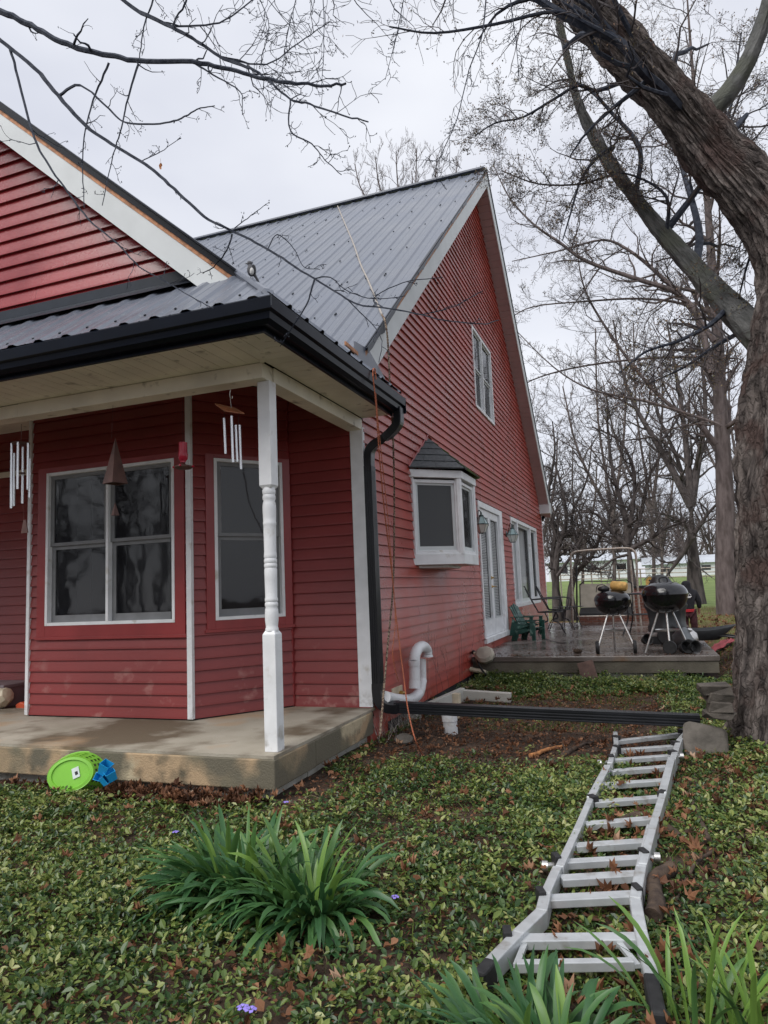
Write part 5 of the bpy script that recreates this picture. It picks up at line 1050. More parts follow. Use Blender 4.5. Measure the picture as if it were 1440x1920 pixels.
def rock(name, label, c, sx, sy, sz, seed, m='stone', cat='stone', rot=(0, 0, 0), amp=.18, n=24, blocky=0):
    k = MB(); uvs(k, (0, 0, 0), 1, 1, 1, n, 14); V = np.vstack(k.v)
    if blocky: V = np.sign(V)*np.abs(V)**blocky; V /= max(1e-6, np.abs(V).max())
    V = np.array([v*(1+amp*mnoise.noise(Vector(v)*1.6+Vector((seed, 0, 0)))+amp*.3*mnoise.noise(Vector(v)*5+Vector((seed, 3, 0)))) for v in V])*np.array((sx, sy, sz))
    Rm_ = np.array((Matrix.Rotation(rot[2], 3, 'Z') @ Matrix.Rotation(rot[1], 3, 'Y') @ Matrix.Rotation(rot[0], 3, 'X'))); q = MB(); q.add(V@Rm_.T+np.array(c), k.f); o = q.build(name, M[m], smooth=True); tag(o, label, cat); return o
p = atz(160, 1482, -.27); rock('fieldstone', 'rough brown stone half buried before the green basket', (p[0], p[1], -.275), .12, .09, .055, 1)
p = atz(60, 1440, -.27); rock('fieldstone', 'flat buried brown stone at the slab foot left of the basket', (p[0], p[1], -.30), .28, .10, .06, 2, m='slab_edge')
# flat stone slab and stack against the maple
p = at(1322, 1378, -.15); o = rock('leaning_stone', 'broad flat grey stone leaning at the foot of the maple', (p[0], -.05, -.20), .15, .045, .13, 4, rot=(-.35, .15, .2), amp=.14, blocky=.38); 
ys = .02; M['stone_d'] = mat('dark_stacked_stone', (.045, .038, .032), .85, col2=(.10, .085, .07), scale=9, bump=.7, bscale=30)
for k, (px, py, sx, sz, ln) in enumerate(((1336, 1292, .095, .024, .0), (1344, 1308, .08, .026, .1), (1346, 1325, .075, .032, -.1), (1342, 1343, .085, .032, .1))):
    p = at(px+4, py, .0); q = MB(); q.box((-sx, -.09, -sz), (sx, .09, sz)); V = np.vstack(q.v); V += RS.normal(0, .013, V.shape); V = V@np.array(Matrix.Rotation(ln+.1, 3, 'Z')).T+np.array((p[0], .03, p[2])); q.v = [V]
    o = q.build('stacked_stone', M['stone_d'], bevel=.008); tag(o, ('top', 'second', 'third', 'lowest')[k]+' flat grey stone in the stack by the maple trunk', 'stone', 'stones stacked against the maple')
# ---------------------------------------------------------------- LADDER
ZL = -.205
lad = thing('ladder', 'long jointed aluminium folding ladder lying open on the ground cover', 'ladder', tuple(atz(1120, 1620, -.27)))
lz = lambda px, py, z=ZL: Vector(tuple(atz(px, py, z)))
def rail(name, pts, wd=.028, ht=.075, z=ZL, m='alu'):
    wd *= 1.25
    q = MB(); P = [lz(a, b_, z if not isinstance(z, list) else z[i]) for i, (a, b_) in enumerate(pts)]
    for i in range(len(P)-1):
        q.bar(P[i], P[i+1], wd, ht)
    return q.build(name, M[m], lad, bevel=.004)
# outer (near) section: flares towards its feet
rail('rail', [(1224, 1850), (1203, 1762), (1192, 1700)], .034, .062); rail('rail', [(1192, 1700), (1203, 1640), (1222, 1560)], .034, .07)
rail('rail', [(918, 1822), (972, 1765), (1016, 1722), (1024, 1688)], .034, .062); rail('rail', [(1024, 1690), (1046, 1640)], .03, .07)
rail('rail', [(1050, 1640), (1082, 1570), (1108, 1508)], .028, .07); rail('rail', [(1206, 1636), (1226, 1560), (1244, 1500)], .03, .075)
rail('rail', [(1108, 1508), (1140, 1446)], .034, .08); rail('rail', [(1243, 1500), (1260, 1432)], .036, .085)
rail('rail', [(1144, 1440), (1156, 1402), (1154, 1380)], .028, .07); rail('rail', [(1262, 1434), (1274, 1398), (1304, 1362)], .032, .08)
for (a, b_, wd) in (((968, 1812), (1188, 1808), .018), ((958, 1766), (1196, 1763), .034), ((1012, 1691), (1194, 1682), .036), ((1052, 1652), (1198, 1643), .036), ((1040, 1622), (1208, 1612), .03), ((1078, 1590), (1216, 1581), .034), ((1096, 1549), (1228, 1538), .034),
                    ((1112, 1508), (1238, 1498), .034), ((1132, 1474), (1246, 1466), .034), ((1146, 1449), (1252, 1440), .034), ((1146, 1428), (1262, 1419), .03), ((1156, 1409), (1266, 1401), .03), ((1154, 1392), (1284, 1377), .03)):
    q = MB(); q.bar(lz(*a), lz(*b_), wd*1.65, .030); q.build('rung', M['alu'], lad, bevel=.003)
for (a, b_) in (((1008, 1690), (1022, 1689)), ((1190, 1683), (1202, 1682)), ((944, 1767), (960, 1767)), ((1038, 1622), (1050, 1621)), ((1202, 1613), (1214, 1612)), ((1142, 1428), (1152, 1428)), ((1256, 1420), (1268, 1419)), ((1154, 1410), (1160, 1409)), ((1262, 1402), (1272, 1401)), ((1152, 1391), (1160, 1390)), ((1276, 1379), (1288, 1377)), ((1106, 1508), (1118, 1506)), ((1236, 1497), (1248, 1499))):
    q = MB(); q.bar(lz(*a), lz(*b_), .058, .090); q.build('bracket', M['rubber'], lad, bevel=.004)
for (a, b_) in (((1022, 1624), (1040, 1622)), ((1212, 1610), (1232, 1608)), ((1124, 1431), (1146, 1429)), ((1262, 1421), (1278, 1418))):
    q = MB(); q.tube([lz(*a), lz(*b_)], .013, 12); q.lathe([(.001, -.012), (.022, -.012), (.022, .012), (.001, .012)], lz(*a) if a[0] < 1160 else lz(*b_), 14, axis=(1, .1, 0)); q.build('hinge', M['steel'], lad, smooth=True)
q = MB(); q.bar(lz(1160, 1768), lz(1196, 1812), .02, .012); q.build('brace', M['alu'], lad); q = MB(); q.bar(lz(985, 1768), lz(968, 1812), .02, .012); q.build('brace', M['alu'], lad)
q = MB(); q.bar(lz(1221, 1846), lz(1238, 1925), .042, .07); q.build('foot_cap', M['rubber'], lad, bevel=.008); q = MB(); q.bar(lz(922, 1818), lz(898, 1846), .042, .07); q.build('foot_cap', M['rubber'], lad, bevel=.008)
# ---------------------------------------------------------------- PATIO THINGS
def kettle(name, label, px, py_rim, y, wpx, legs, wheelside, handle=True):
    c = at(px, py_rim, y); R_ = (at(px+wpx/2, py_rim, y)[0]-at(px-wpx/2, py_rim, y)[0])/2*1.02; cx, cy, cz = c; t_ = thing(name, label, 'grill', (cx, cy, PZ), 'black kettle grills on the patio')
    q = MB(); pr = [(R_*.30, -.80*R_), (R_*.60, -.68*R_), (R_*.85, -.45*R_), (R_*.97, -.2*R_), (R_*1.0, 0), (R_*1.015, .012)]; q.lathe(pr, c, 36); q.build('bowl', M['black'], t_, smooth=True)
    q = MB(); q.lathe([(R_*1.03, .012), (R_*1.035, .025), (R_*1.01, .05), (R_*.98, .16*R_+.03), (R_*.86, .36*R_+.02), (R_*.6, .50*R_+.02), (R_*.3, .565*R_+.02), (.001, .585*R_+.02)], c, 36); q.build('lid', M['black'], t_, smooth=True)
    if handle:
        q = MB(); zt_ = cz+.585*R_+.02; q.tube(curve([(cx-.05, cy, zt_-.01), (cx-.045, cy, zt_+.04), (cx, cy, zt_+.055), (cx+.045, cy, zt_+.04), (cx+.05, cy, zt_-.01)], 4), .009, 8); q.build('lid_handle', M['rubber'], t_, smooth=True)
        q = MB(); q.lathe([(.04, 0), (.045, .004), (.04, .008)], (cx+.12, cy-.05, cz+.56*R_), 14); q.build('vent_cap', M['steel'], t_)
    for (fx, fy, wheel) in legs:
        tp = (cx+(fx-cx)*.30, cy+(fy-cy)*.30, cz-.66*R_); q = MB(); q.tube([tp, (fx, fy, PZ+(.07 if wheel else .01))], .013, 10); q.build('leg', M['steel'], t_, smooth=True)
        if wheel:
            q = MB(); q.lathe([(.035, -.02), (.078, -.022), (.085, -.012), (.085, .012), (.078, .022), (.035, .02)], (fx, fy, PZ+.086), 22, axis=wheelside); wo = q.build('wheel', M['rubber'], t_, smooth=True)
            q = MB(); q.lathe([(.001, -.012), (.055, -.012), (.055, .012), (.001, .012)], (fx, fy, PZ+.086), 18, axis=wheelside); q.build('hub', M['steel'] if wheelside[1] else M['iron'], wo)
    q = MB(); q.lathe([(.001, 0), (R_*.52, 0), (R_*.56, .02), (R_*.54, .02), (R_*.5, .006), (.001, .006)], (cx, cy, PZ+.28), 28); q.build('ash_pan', M['steel'], t_, smooth=True)
    return t_, c, R_
g1, c1, R1 = kettle('kettle_grill', 'smaller black kettle grill with a yellow bundle on its lid', 1148, 1128, 4.25, 66, [(float(at(1120, 1205, 4.0)[0]), 3.98, True), (float(at(1190, 1205, 4.0)[0]), 4.02, True), (float(at(1152, 1205, 4.5)[0]), 4.5, False)], (1, 0, 0), False)
g2, c2, R2 = kettle('kettle_grill', 'larger black kettle grill standing at the right end of the patio', 1246, 1117, 4.1, 85, [(float(at(1209, 1215, 4.0)[0]), 4.0, False), (float(at(1256, 1215, 3.9)[0]), 3.88, True), (float(at(1290, 1215, 4.3)[0]), 4.1, True)], (.15, 1, 0))
# yellow bundle and debris on the small lid
a = np.array((c1[0]+.10, c1[1], c1[2]+.6*R1+.035)); yb = thing('gas_bottle_bundle', 'tan yellow rolled bundle lying on the smaller grill lid', 'bundle', a)
q = MB(); q.lathe([(.001, -.11), (.05, -.105), (.065, -.085), (.066, .085), (.05, .105), (.001, .11)], a+(0, 0, .03), 18, axis=(1, -.25, -.12)); q.build('roll', M['yellow_b'], yb, smooth=True)
q = MB(); a2 = a+(-.20, 0, .01); q.tube(curve([a2+(-.10, 0, -.05), a2+(-.08, 0, .03), a2+(-.02, 0, .05), a2+(.05, 0, .02)], 4), .006, 6); uvs(q, a2+(.0, 0, -.01), .08, .05, .04); o = q.build('rag_heap', M['iron'], smooth=True); tag(o, 'dark crumpled heap beside the yellow bundle on the grill lid', 'rag')
# smoker under a dark cover behind the big grill
cs = at(1247, 1130, 5.6); zt = float(at(1243, 1077, 5.6)[2]); t_ = thing('covered_smoker', 'smoker under a dark pointed cover right behind the larger grill', 'smoker', (cs[0], 5.6, PZ))
q = MB(); q.lathe([(.27, PZ), (.27, PZ+.25), (.25, .35), (.265, .52), (.30, .60), (.27, .75), (.19, .90), (.10, zt-.03), (.03, zt)], (cs[0], 5.6, 0), 30); V = q.v[0]; a_ = np.arctan2(V[:, 1]-5.6, V[:, 0]-cs[0]); rr_ = 1+.05*np.sin(a_*7+V[:, 2]*4)*(V[:, 2] > .3); V[:, 0] = cs[0]+(V[:, 0]-cs[0])*rr_-.05*sm(.5, 1.2, V[:, 2]); V[:, 1] = 5.6+(V[:, 1]-5.6)*rr_; q.v = [V]; q.build('cover', M['coverd'], t_, smooth=True)
q = MB(); q.lathe([(.275, .16), (.28, .18), (.28, .21), (.275, .22)], (cs[0], 5.6, 0), 30); q.build('band', M['steel'], t_)
# upside wheelbarrow
a = at(1312, 1180, 5.2); wbw = thing('wheelbarrow', 'black tray wheelbarrow resting low beside the larger grill with handles toward the tree', 'wheelbarrow', (a[0], 5.2, PZ))
q = MB(); N_ = 24
rim = [(a[0]+.42*math.cos(k*2*math.pi/N_)*(1+.12*math.cos(k*2*math.pi/N_)), 5.2+.30*math.sin(k*2*math.pi/N_), .30+.03*math.cos(k*2*math.pi/N_*2)) for k in range(N_)]; bt2 = [(a[0]+.24*math.cos(k*2*math.pi/N_), 5.2+.18*math.sin(k*2*math.pi/N_), .13) for k in range(N_)]
q.add(rim+bt2+[(a[0], 5.2, .125)], [(k, (k+1) % N_, N_+(k+1) % N_, N_+k) for k in range(N_)]+[(N_+k, N_+(k+1) % N_, 2*N_) for k in range(N_)]); q.build('tray', M['coverd'], wbw, smooth=True, bevel=-1, solid=.006)
for s_ in (-.16, .16): q = MB(); q.tube([(a[0]-.1, 5.2+s_*.5, .15), (a[0]+.3, 5.2+s_, .18), (a[0]+.85, 5.2+s_*1.6, .10)], .014, 6); q.build('handle', M['iron'], wbw, smooth=True)
q = MB(); q.lathe([(.05, -.03), (.11, -.035), (.125, 0), (.11, .035), (.05, .03)], (a[0]-.45, 5.2, PZ+.13), 18, axis=(0, 1, 0)); q.build('wheel', M['rubber'], wbw, smooth=True)
# steel dome and dark bins near the big grill wheels
a = at(1291, 1200, 4.7); q = MB(); q.lathe([(.14, -.10), (.145, -.09), (.14, -.02), (.11, .05), (.06, .085), (.001, .1)], (a[0], 4.7, PZ+.16), 22, axis=(.3, -.5, 1)); q.lathe([(.03, .1), (.03, .115), (.001, .12)], (a[0], 4.7, PZ+.16), 10, axis=(.3, -.5, 1)); o = q.build('metal_bowl', M['steel'], smooth=True); tag(o, 'dented steel bowl turned over behind the larger grill legs', 'bowl')
a = at(1262, 1200, 4.9); q = MB(); q.lathe([(.05, -.1), (.13, -.08), (.16, .02), (.14, .10), (.1, .11)], (a[0]+.12, 4.6, PZ+.12), 16, axis=(.8, -.4, .5)); o = q.build('galvanized_bucket', mat('dark_galvanized', (.13, .14, .14), .4, metal=.6), smooth=True); tag(o, 'dark galvanized bucket tipped over behind the grill wheel', 'bucket')
for px, py, y, lab in ((1284, 1221, 3.98, 'black plant pot on its side at the right grill wheel'), (1301, 1220, 4.0, 'black shovel pan lying at the right patio corner'), (1212, 1206, 5.3, 'charred black lump on the wet patio behind the grill leg')):
    a = at(px, py, y); q = MB(); q.lathe([(.02, -.05), (.055, -.05), (.075, .05), (.08, .055), (.07, .05), (.05, -.03)], (a[0], y, PZ+.075), 16, axis=(.5, -.8, .25)); o = q.build('plant_pot', M['rubber'], smooth=True, bevel=-1); tag(o, lab, 'pot')
# red cloth at the right
a = at(1345, 1175, 6.5); q = MB(); K = 10; V = [(a[0]-.25+.05*i+.01*math.sin(j*2), 6.3+.05*j, float(gz(a[0]-.25+.05*i, 6.3+.05*j))+.04+.05*abs(math.sin(i*1.1+j*.7))+.07*math.exp(-((i-5)**2+(j-5)**2)/6)) for i in range(K) for j in range(K)]
q.add(V, [(i*K+j, (i+1)*K+j, (i+1)*K+j+1, i*K+j+1) for i in range(K-1) for j in range(K-1)]); o = q.build('red_tarp', M['cloth_r'], smooth=True, solid=.006); tag(o, 'crumpled dull red tarp on the leaves beside the maple trunk', 'tarp')
# patio table with plates
a = at(1200, 1112, 7.4); t_ = thing('patio_table', 'round dark metal patio table with papers between the two grills', 'table', (a[0], 7.4, PZ)); tz = float(a[2]); tr_ = .42
q = MB(); q.lathe([(.001, -.02), (tr_, -.02), (tr_+.01, -.01), (tr_, 0), (.001, 0)], (a[0], 7.4, tz), 30); q.build('tabletop', M['iron'], t_)
q = MB(); q.lathe([(.001, -.01), (.30, -.01), (.31, 0), (.001, 0)], (a[0], 7.4, tz*.5+.02), 24); q.build('lower_shelf', M['iron'], t_)
for k in range(4): an = .6+k*1.571; q = MB(); q.tube(curve([(a[0]+.33*math.cos(an), 7.4+.33*math.sin(an), tz-.02), (a[0]+.27*math.cos(an), 7.4+.27*math.sin(an), tz*.5), (a[0]+.40*math.cos(an), 7.4+.40*math.sin(an), PZ+.01)], 5), .013, 6); q.build('leg', M['iron'], t_, smooth=True)
q = MB(); q.lathe([(.001, 0), (.07, 0), (.11, .015), (.105, .018), (.001, .006)], (a[0]-.02, 7.3, tz+.001), 18); o = q.build('plate', mat('pink_plate', (.5, .3, .3), .5)); tag(o, 'pinkish plate on top of the round patio table', 'plate')
# wrought iron chairs
def iron_chair(loc, rz, label):
    t_ = thing('mesh_chair', label, 'chair', (0, 0, 0), 'black wrought iron patio chairs', 0); q = MB(); n_ = 22
    q.tube([(.23*math.cos(k*6.2832/n_), .23*math.sin(k*6.2832/n_), .42) for k in range(n_+1)], .011, 5)
    for k in range(-4, 5): x = k*.05; h = math.sqrt(max(0, .23**2-x*x)); q.tube([(x, -h, .42), (x, 0, .405), (x, h, .42)], .003, 4); q.tube([(-h, x, .421), (0, x, .406), (h, x, .421)], .003, 4)
    q.build('seat', M['iron'], t_, bevel=-1)
    q = MB(); arch = curve([(-.22, -.18, .43), (-.33, -.22, .66), (-.42, -.16, .86), (-.45, 0, .92), (-.42, .16, .86), (-.33, .22, .66), (-.22, .18, .43)], 5); q.tube(arch, .011, 5)
    m_ = len(arch)//2
    for k in range(2, m_, 2): q.tube([arch[k], (arch[k]+arch[-1-k])*.5+Vector((-.03, 0, 0)), arch[-1-k]], .003, 4)
    for k in (-2, -1, 0, 1, 2): q.tube([(-.23, k*.06, .43), (-.36, k*.07, .68), (-.44, k*.05, .90-.02*abs(k))], .003, 4)
    q.build('backrest', M['iron'], t_, bevel=-1)
    for s_ in (-1, 1): q = MB(); q.tube(curve([(-.33, .23*s_, .66), (-.1, .27*s_, .67), (.15, .27*s_, .66), (.21, .25*s_, .60), (.17, .2*s_, .43)], 4), .011, 5); q.build('armrest', M['iron'], t_, smooth=True)
    for sx in (-1, 1):
        for s_ in (-1, 1): q = MB(); q.tube(curve([(.10*sx, .12*s_, .41), (.05*sx, .08*s_, .26), (.16*sx, .16*s_, .20), (.25*sx, .22*s_, .01)], 4), .010, 5); q.build('leg', M['iron'], t_, smooth=True)
    t_.location = loc; t_.rotation_euler = (0, 0, rz); return t_
p = at(1036, 1185, 7.9); ch = iron_chair((p[0]-.02, 7.9, PZ), .15, 'nearer black wrought iron chair by the wide side window')
p = at(1052, 1178, 9.0); dup(ch, (p[0], 9.0, PZ), .2, 'farther black wrought iron chair by the house corner')
p = at(1058, 1180, 9.6)
tb = thing('side_table', 'low round wire table touching the farther iron chair', 'table', (p[0]+.1, 9.7, PZ)); q = MB(); q.lathe([(.001, -.008), (.32, -.008), (.33, 0), (.001, .004)], (p[0]+.1, 9.7, PZ+.45), 24); q.build('tabletop', M['iron'], tb)
for k in range(3): an = k*2.094; q = MB(); q.tube([(p[0]+.1+.1*math.cos(an), 9.7+.1*math.sin(an), PZ+.44), (p[0]+.1+.26*math.cos(an), 9.7+.26*math.sin(an), PZ)], .01, 5); q.build('leg', M['iron'], tb)
# green plastic chairs stacked
def green_chair(loc, rz, label):
    t_ = thing('garden_chair', label, 'chair', (0, 0, 0), 'small green plastic chairs stacked together')
    q = MB()
    for k in range(5):
        y_ = (-.13+k*.056); h = .50+.05*(1-abs(k-2)/2); q.prism([(-.14, y_, .17), (-.14, y_+.05, .17), (-.30, y_+.05, h), (-.30, y_, h)], (.018, 0, .006))
    q.prism([(-.20, -.14, .30), (-.20, .145, .30), (-.225, .145, .36), (-.225, -.14, .36)], (.02, 0, .006)); q.build('backrest', M['chair_g'], t_, bevel=.004)
    q = MB()
    for k in range(4): q.prism([(-.15+k*.075, -.15, .165+k*.012), (-.085+k*.075, -.15, .172+k*.012), (-.085+k*.075, .15, .172+k*.012), (-.15+k*.075, .15, .165+k*.012)], (0, 0, .014))
    q.build('seat', M['chair_g'], t_, bevel=.004)
    for s_ in (-1, 1):
        y_ = .17*s_; q = MB(); q.prism([(-.25, y_-.03, .315), (.17, y_-.03, .315), (.19, y_, .315), (.17, y_+.03, .315), (-.25, y_+.03, .315)], (0, 0, .016)); q.build('armrest', M['chair_g'], t_, bevel=.004)
        q = MB(); q.prism([(.10, y_-.012, 0), (.17, y_-.012, 0), (.17, y_-.012, .315), (.11, y_-.012, .315)], (0, .024, 0)); q.build('leg', M['chair_g'], t_, bevel=.003)
        q = MB(); q.prism([(-.30, y_-.012, 0), (-.19, y_-.012, 0), (-.15, y_-.012, .10), (.02, y_-.012, .15), (.11, y_-.012, .18), (-.13, y_-.012, .21), (-.22, y_-.012, .315)], (0, .024, 0)); q.build('leg', M['chair_g'], t_, bevel=.003)
    t_.location = loc; t_.rotation_euler = (0, 0, rz); return t_
p = at(984, 1198, 6.6); gc = green_chair((p[0]+.12, 6.6, PZ), -.35, 'lower dark green plastic chair of the pair stacked by the doors')
g_ = dup(gc, (p[0]+.09, 6.60, PZ+.075), -.35, 'upper dark green plastic chair nested on the other by the doors')
# glider swing
ys = 10.3; pl_ = at(1073, 1172, ys); sw = thing('porch_swing', 'metal framed patio swing with a beige sling back', 'swing', (1.45, ys, PZ))
q = MB(); q.tube(curve(A3([(1074, 1174), (1073, 1110), (1070, 1050), (1074, 1037), (1090, 1033), (1130, 1030), (1175, 1028), (1188, 1033), (1193, 1048), (1196, 1110), (1202, 1173)], ys), 4), .026, 10); q.build('front_arch', M['rusty'], sw, smooth=True)
q = MB(); q.tube(A3([(1082, 1168), (1081, 1060)], ys+.9), .02, 8); q.build('rear_post', M['iron'], sw); q = MB(); q.tube(A3([(1192, 1168), (1182, 1050)], ys+.9), .02, 8); q.build('rear_post', M['rusty'], sw)
a, b_, c, d = [np.array(p) for p in A3([(1087, 1095), (1184, 1092), (1186, 1137), (1088, 1139)], ys+.2)]
q = MB(); q.prism([a, (a+b_)/2+(0, 0, -.01), (c+d)/2+(0, 0, -.01), d], (0, .02, 0)); q.build('sling_back', M['beige'], sw); q = MB(); q.prism([(a+b_)/2+(.012, 0, -.01), b_, c, (c+d)/2+(.012, 0, -.01)], (0, .02, 0)); q.build('sling_back', M['beige'], sw)
q = MB(); q.tube([a+(0, 0, -.02), a+(.1, 0, .06), (a+b_)/2+(0, 0, .04), b_+(-.1, 0, .06), b_+(0, 0, -.02)], .014, 6); q.tube([a, d], .012, 6); q.tube([b_, c], .012, 6); q.build('back_frame', M['iron'], sw)
q = MB(); e_ = d+(0, -.35, -.12); f_ = c+(0, -.35, -.12); q.prism([d, c, f_, e_], (0, 0, -.05)); q.build('seat', M['rubber'], sw, bevel=.01)
q = MB(); q.tube([e_+(-.05, 0, -.06), f_+(.05, 0, -.06)], .016, 6); q.build('seat_rail', M['rusty'], sw)
# brick planter and pillar behind
def bricks(name, label, x0, x1, y0, y1, z0, z1, cap=None):
    t_ = thing(name, label, 'brickwork', ((x0+x1)/2, y0, z0)); q = MB(); q.box((x0+.006, y0+.006, z0), (x1-.006, y1-.006, z1-.004)); q.build('mortar_core', M['mortar'], t_)
    q = MB(); z = z0; r_ = 0
    while z < z1-.03:
        x = x0-(.1 if r_ % 2 else 0)
        while x < x1: 
            xa, xb = max(x, x0), min(x+.195, x1)
            if xb-xa > .03: q.box((xa, y0-RS.uniform(0, .004), z), (xb, y0+.05, z+.057))
            x += .205
        y_ = y0+.05
        while y_ < y1-.04: q.box((x0-.001, y_+.006, z), (x0+.05, min(y_+.195, y1), z+.057)); q.box((x1-.05, y_+.006, z), (x1+.001, min(y_+.195, y1), z+.057)); y_ += .205
        z += .067; r_ += 1
    q.build('brick_courses', M['brick'], t_)
    if cap: q = MB(); q.box((x0-.03, y0-.03, z1), (x1+.03, y1+.03, z1+.05)); q.build('cap', M[cap], t_, bevel=.006)
a = at(1087, 1166, 11.85); b_ = at(1190, 1145, 11.85); bricks('brick_planter', 'low brick planter wall behind the patio swing', a[0], b_[0], 11.85, 12.2, -.05, float(b_[2]))
a = at(1190, 1166, 11.8); b_ = at(1226, 1101, 11.8); bricks('brick_pillar', 'taller brick pillar with dark cap behind the patio table', a[0]+.01, b_[0], 11.75, 12.2, -.05, float(b_[2]), 'iron')
# birdhouse
a = at(1213, 1090, 11.9); zb = float(b_[2])+.05; t_ = thing('birdhouse', 'small yellow birdhouse with grey roof on the brick pillar', 'birdhouse', (a[0]+.06, 11.95, zb)); x_ = a[0]+.06
q = MB(); q.prism([(x_-.09, 11.9, zb), (x_+.09, 11.9, zb), (x_+.09, 11.9, zb+.13), (x_, 11.9, zb+.22), (x_-.09, 11.9, zb+.13)], (0, .16, 0)); q.build('body', M['yellow_b'], t_)
q = MB(); q.prism([(x_-.12, 11.87, zb+.11), (x_, 11.87, zb+.235), (x_, 11.87, zb+.255), (x_-.14, 11.87, zb+.115)], (0, .22, 0)); q.prism([(x_+.12, 11.87, zb+.11), (x_, 11.87, zb+.235), (x_, 11.87, zb+.255), (x_+.14, 11.87, zb+.115)], (0, .22, 0)); q.build('roof', M['shingle2'], t_)
q = MB(); q.lathe([(.022, 0), (.022, .004), (.001, .005)], (x_, 11.9, zb+.11), 12, axis=(0, -1, 0)); q.build('entrance_hole', M['dark'], t_)
# saucer, leaning brick
a = at(1284, 1268, 3.35); q = MB(); q.lathe([(.001, -.03), (.15, -.03), (.19, .02), (.20, .02), (.155, -.022), (.001, -.02)], (a[0], 3.35, float(gz(a[0], 3.35))+.05), 30); o = q.build('plant_saucer', M['rubber'], smooth=True, bevel=-1); tag(o, 'wide shallow black plastic saucer on the ground before the patio', 'saucer')
a = at(1103, 1262, 3.60); q = MB(); q.box((-.10, -.03, -.145), (.10, .03, .145)); V = np.vstack(q.v)@np.array(Matrix.Rotation(-.25, 3, 'Y') @ Matrix.Rotation(-.3, 3, 'X')).T+np.array((a[0], 3.60, a[2])); q.v = [V]; o = q.build('paving_brick', M['brick'], bevel=.006); o.data.materials[0] = mat('brown_paver', (.10, .06, .05), .85, var=.3); tag(o, 'brown paving brick leaning against the patio edge', 'brick')
a = at(1340, 1200, 3.9)
# ---------------------------------------------------------------- PERSON (child seen from behind)
yp = 10.4; pf_ = at(1288, 1168, yp); ph = at(1285, 1083, yp); px_, gz_ = float(ph[0]), float(gz(ph[0], yp)); H_ = float(ph[2])-gz_; s_ = H_/1.0
per = thing('person', 'child in a black hooded jacket with white print walking away behind the grill', 'person', (px_, yp, gz_))
def skin(name, verts, edges, radii, m, parent, sub=2, root=0):
    me = bpy.data.meshes.new(name); me.from_pydata([tuple(v) for v in verts], edges, []); o = bpy.data.objects.new(name, me); COL.objects.link(o); o.parent = parent
    k = o.modifiers.new('skin', 'SKIN'); 
    for i, r_ in enumerate(radii): me.skin_vertices[0].data[i].radius = (r_ if isinstance(r_, tuple) else (r_, r_)) if False else ((r_, r_) if not isinstance(r_, tuple) else r_)
    me.skin_vertices[0].data[root].use_root = True; k.use_smooth_shade = True; u = o.modifiers.new('sub', 'SUBSURF'); u.levels = sub; u.render_levels = sub; me.materials.append(m); return o
S_ = lambda x, y, z: (x*s_, y*s_, z*s_)
J = [S_(0, 0, .50), S_(0, 0, .62), S_(0, 0, .74), S_(0, .01, .80), S_(0, .01, .87), S_(0, .02, .93), S_(.055, 0, .46), S_(.07, -.02, .26), S_(.075, .03, .05), S_(.08, .09, .03), S_(-.055, 0, .46), S_(-.06, .03, .26), S_(-.06, -.05, .06), S_(-.06, .02, .03),
     S_(.12, 0, .74), S_(.17, .01, .60), S_(.17, .07, .48), S_(.17, .09, .44), S_(-.12, 0, .74), S_(-.17, .01, .60), S_(-.16, .07, .48), S_(-.16, .09, .44)]
Ed = [(0, 1), (1, 2), (2, 3), (3, 4), (4, 5), (0, 6), (6, 7), (7, 8), (8, 9), (0, 10), (10, 11), (11, 12), (12, 13), (2, 14), (14, 15), (15, 16), (16, 17), (2, 18), (18, 19), (19, 20), (20, 21)]
Rd = [.085, .085, .085, .04, .062, .055, .062, .045, .03, .025, .062, .045, .03, .025, .045, .035, .024, .018, .045, .035, .024, .018]
Ed2 = list(Ed)
for hs, wi in ((1, 17), (-1, 21)):
    w_ = J[wi]
    for k in range(5):
        o1 = (k-2)*.008 if k < 4 else .02*-hs; a_ = (w_[0]+o1*s_, w_[1]+.012*s_, w_[2]-(.022 if k < 4 else .008)*s_); b2_ = (a_[0]+o1*.3*s_, a_[1]+.008*s_, a_[2]-(.03+.004*(k % 3))*s_ if k < 4 else a_[2]-.018*s_)
        i_ = len(J); J += [a_, b2_]; Rd += [.006, .004]; Ed2 += [(wi, i_), (i_, i_+1)]
skin('body', J, Ed2, [r_*s_ for r_ in Rd], M['skin'], per, 2)
skin('hooded_jacket', [S_(0, 0, .47), S_(0, 0, .60), S_(0, -.005, .745), S_(0, 0, .82), S_(0, .005, .89), S_(0, .01, .955), S_(.12, 0, .745), S_(.175, .01, .60), S_(.172, .065, .485), S_(-.12, 0, .745), S_(-.175, .01, .60), S_(-.162, .065, .485)],
     [(0, 1), (1, 2), (2, 3), (3, 4), (4, 5), (2, 6), (6, 7), (7, 8), (2, 9), (9, 10), (10, 11)], [r_*s_ for r_ in (.108, .11, .105, .065, .088, .055, .062, .048, .036, .062, .048, .036)], M['hoodie'], per, 2, 1)
skin('trousers', [S_(0, 0, .47), S_(.06, 0, .42), S_(.072, -.02, .26), S_(.075, .03, .07), S_(-.06, 0, .42), S_(-.062, .03, .26), S_(-.06, -.045, .08)], [(0, 1), (1, 2), (2, 3), (0, 4), (4, 5), (5, 6)], [r_*s_ for r_ in (.095, .075, .06, .046, .075, .06, .046)], M['pants'], per, 2)
q = MB(); q.lathe([(.112*s_, .435*s_), (.118*s_, .44*s_), (.118*s_, .475*s_), (.112*s_, .48*s_)], (px_, yp, gz_), 20); q.build('shirt_hem', M['belt'], per, smooth=True)
q = MB(); pb = lambda x, z: (px_+x*s_, yp-(.112-.9*x*x)*s_, gz_+z*s_)
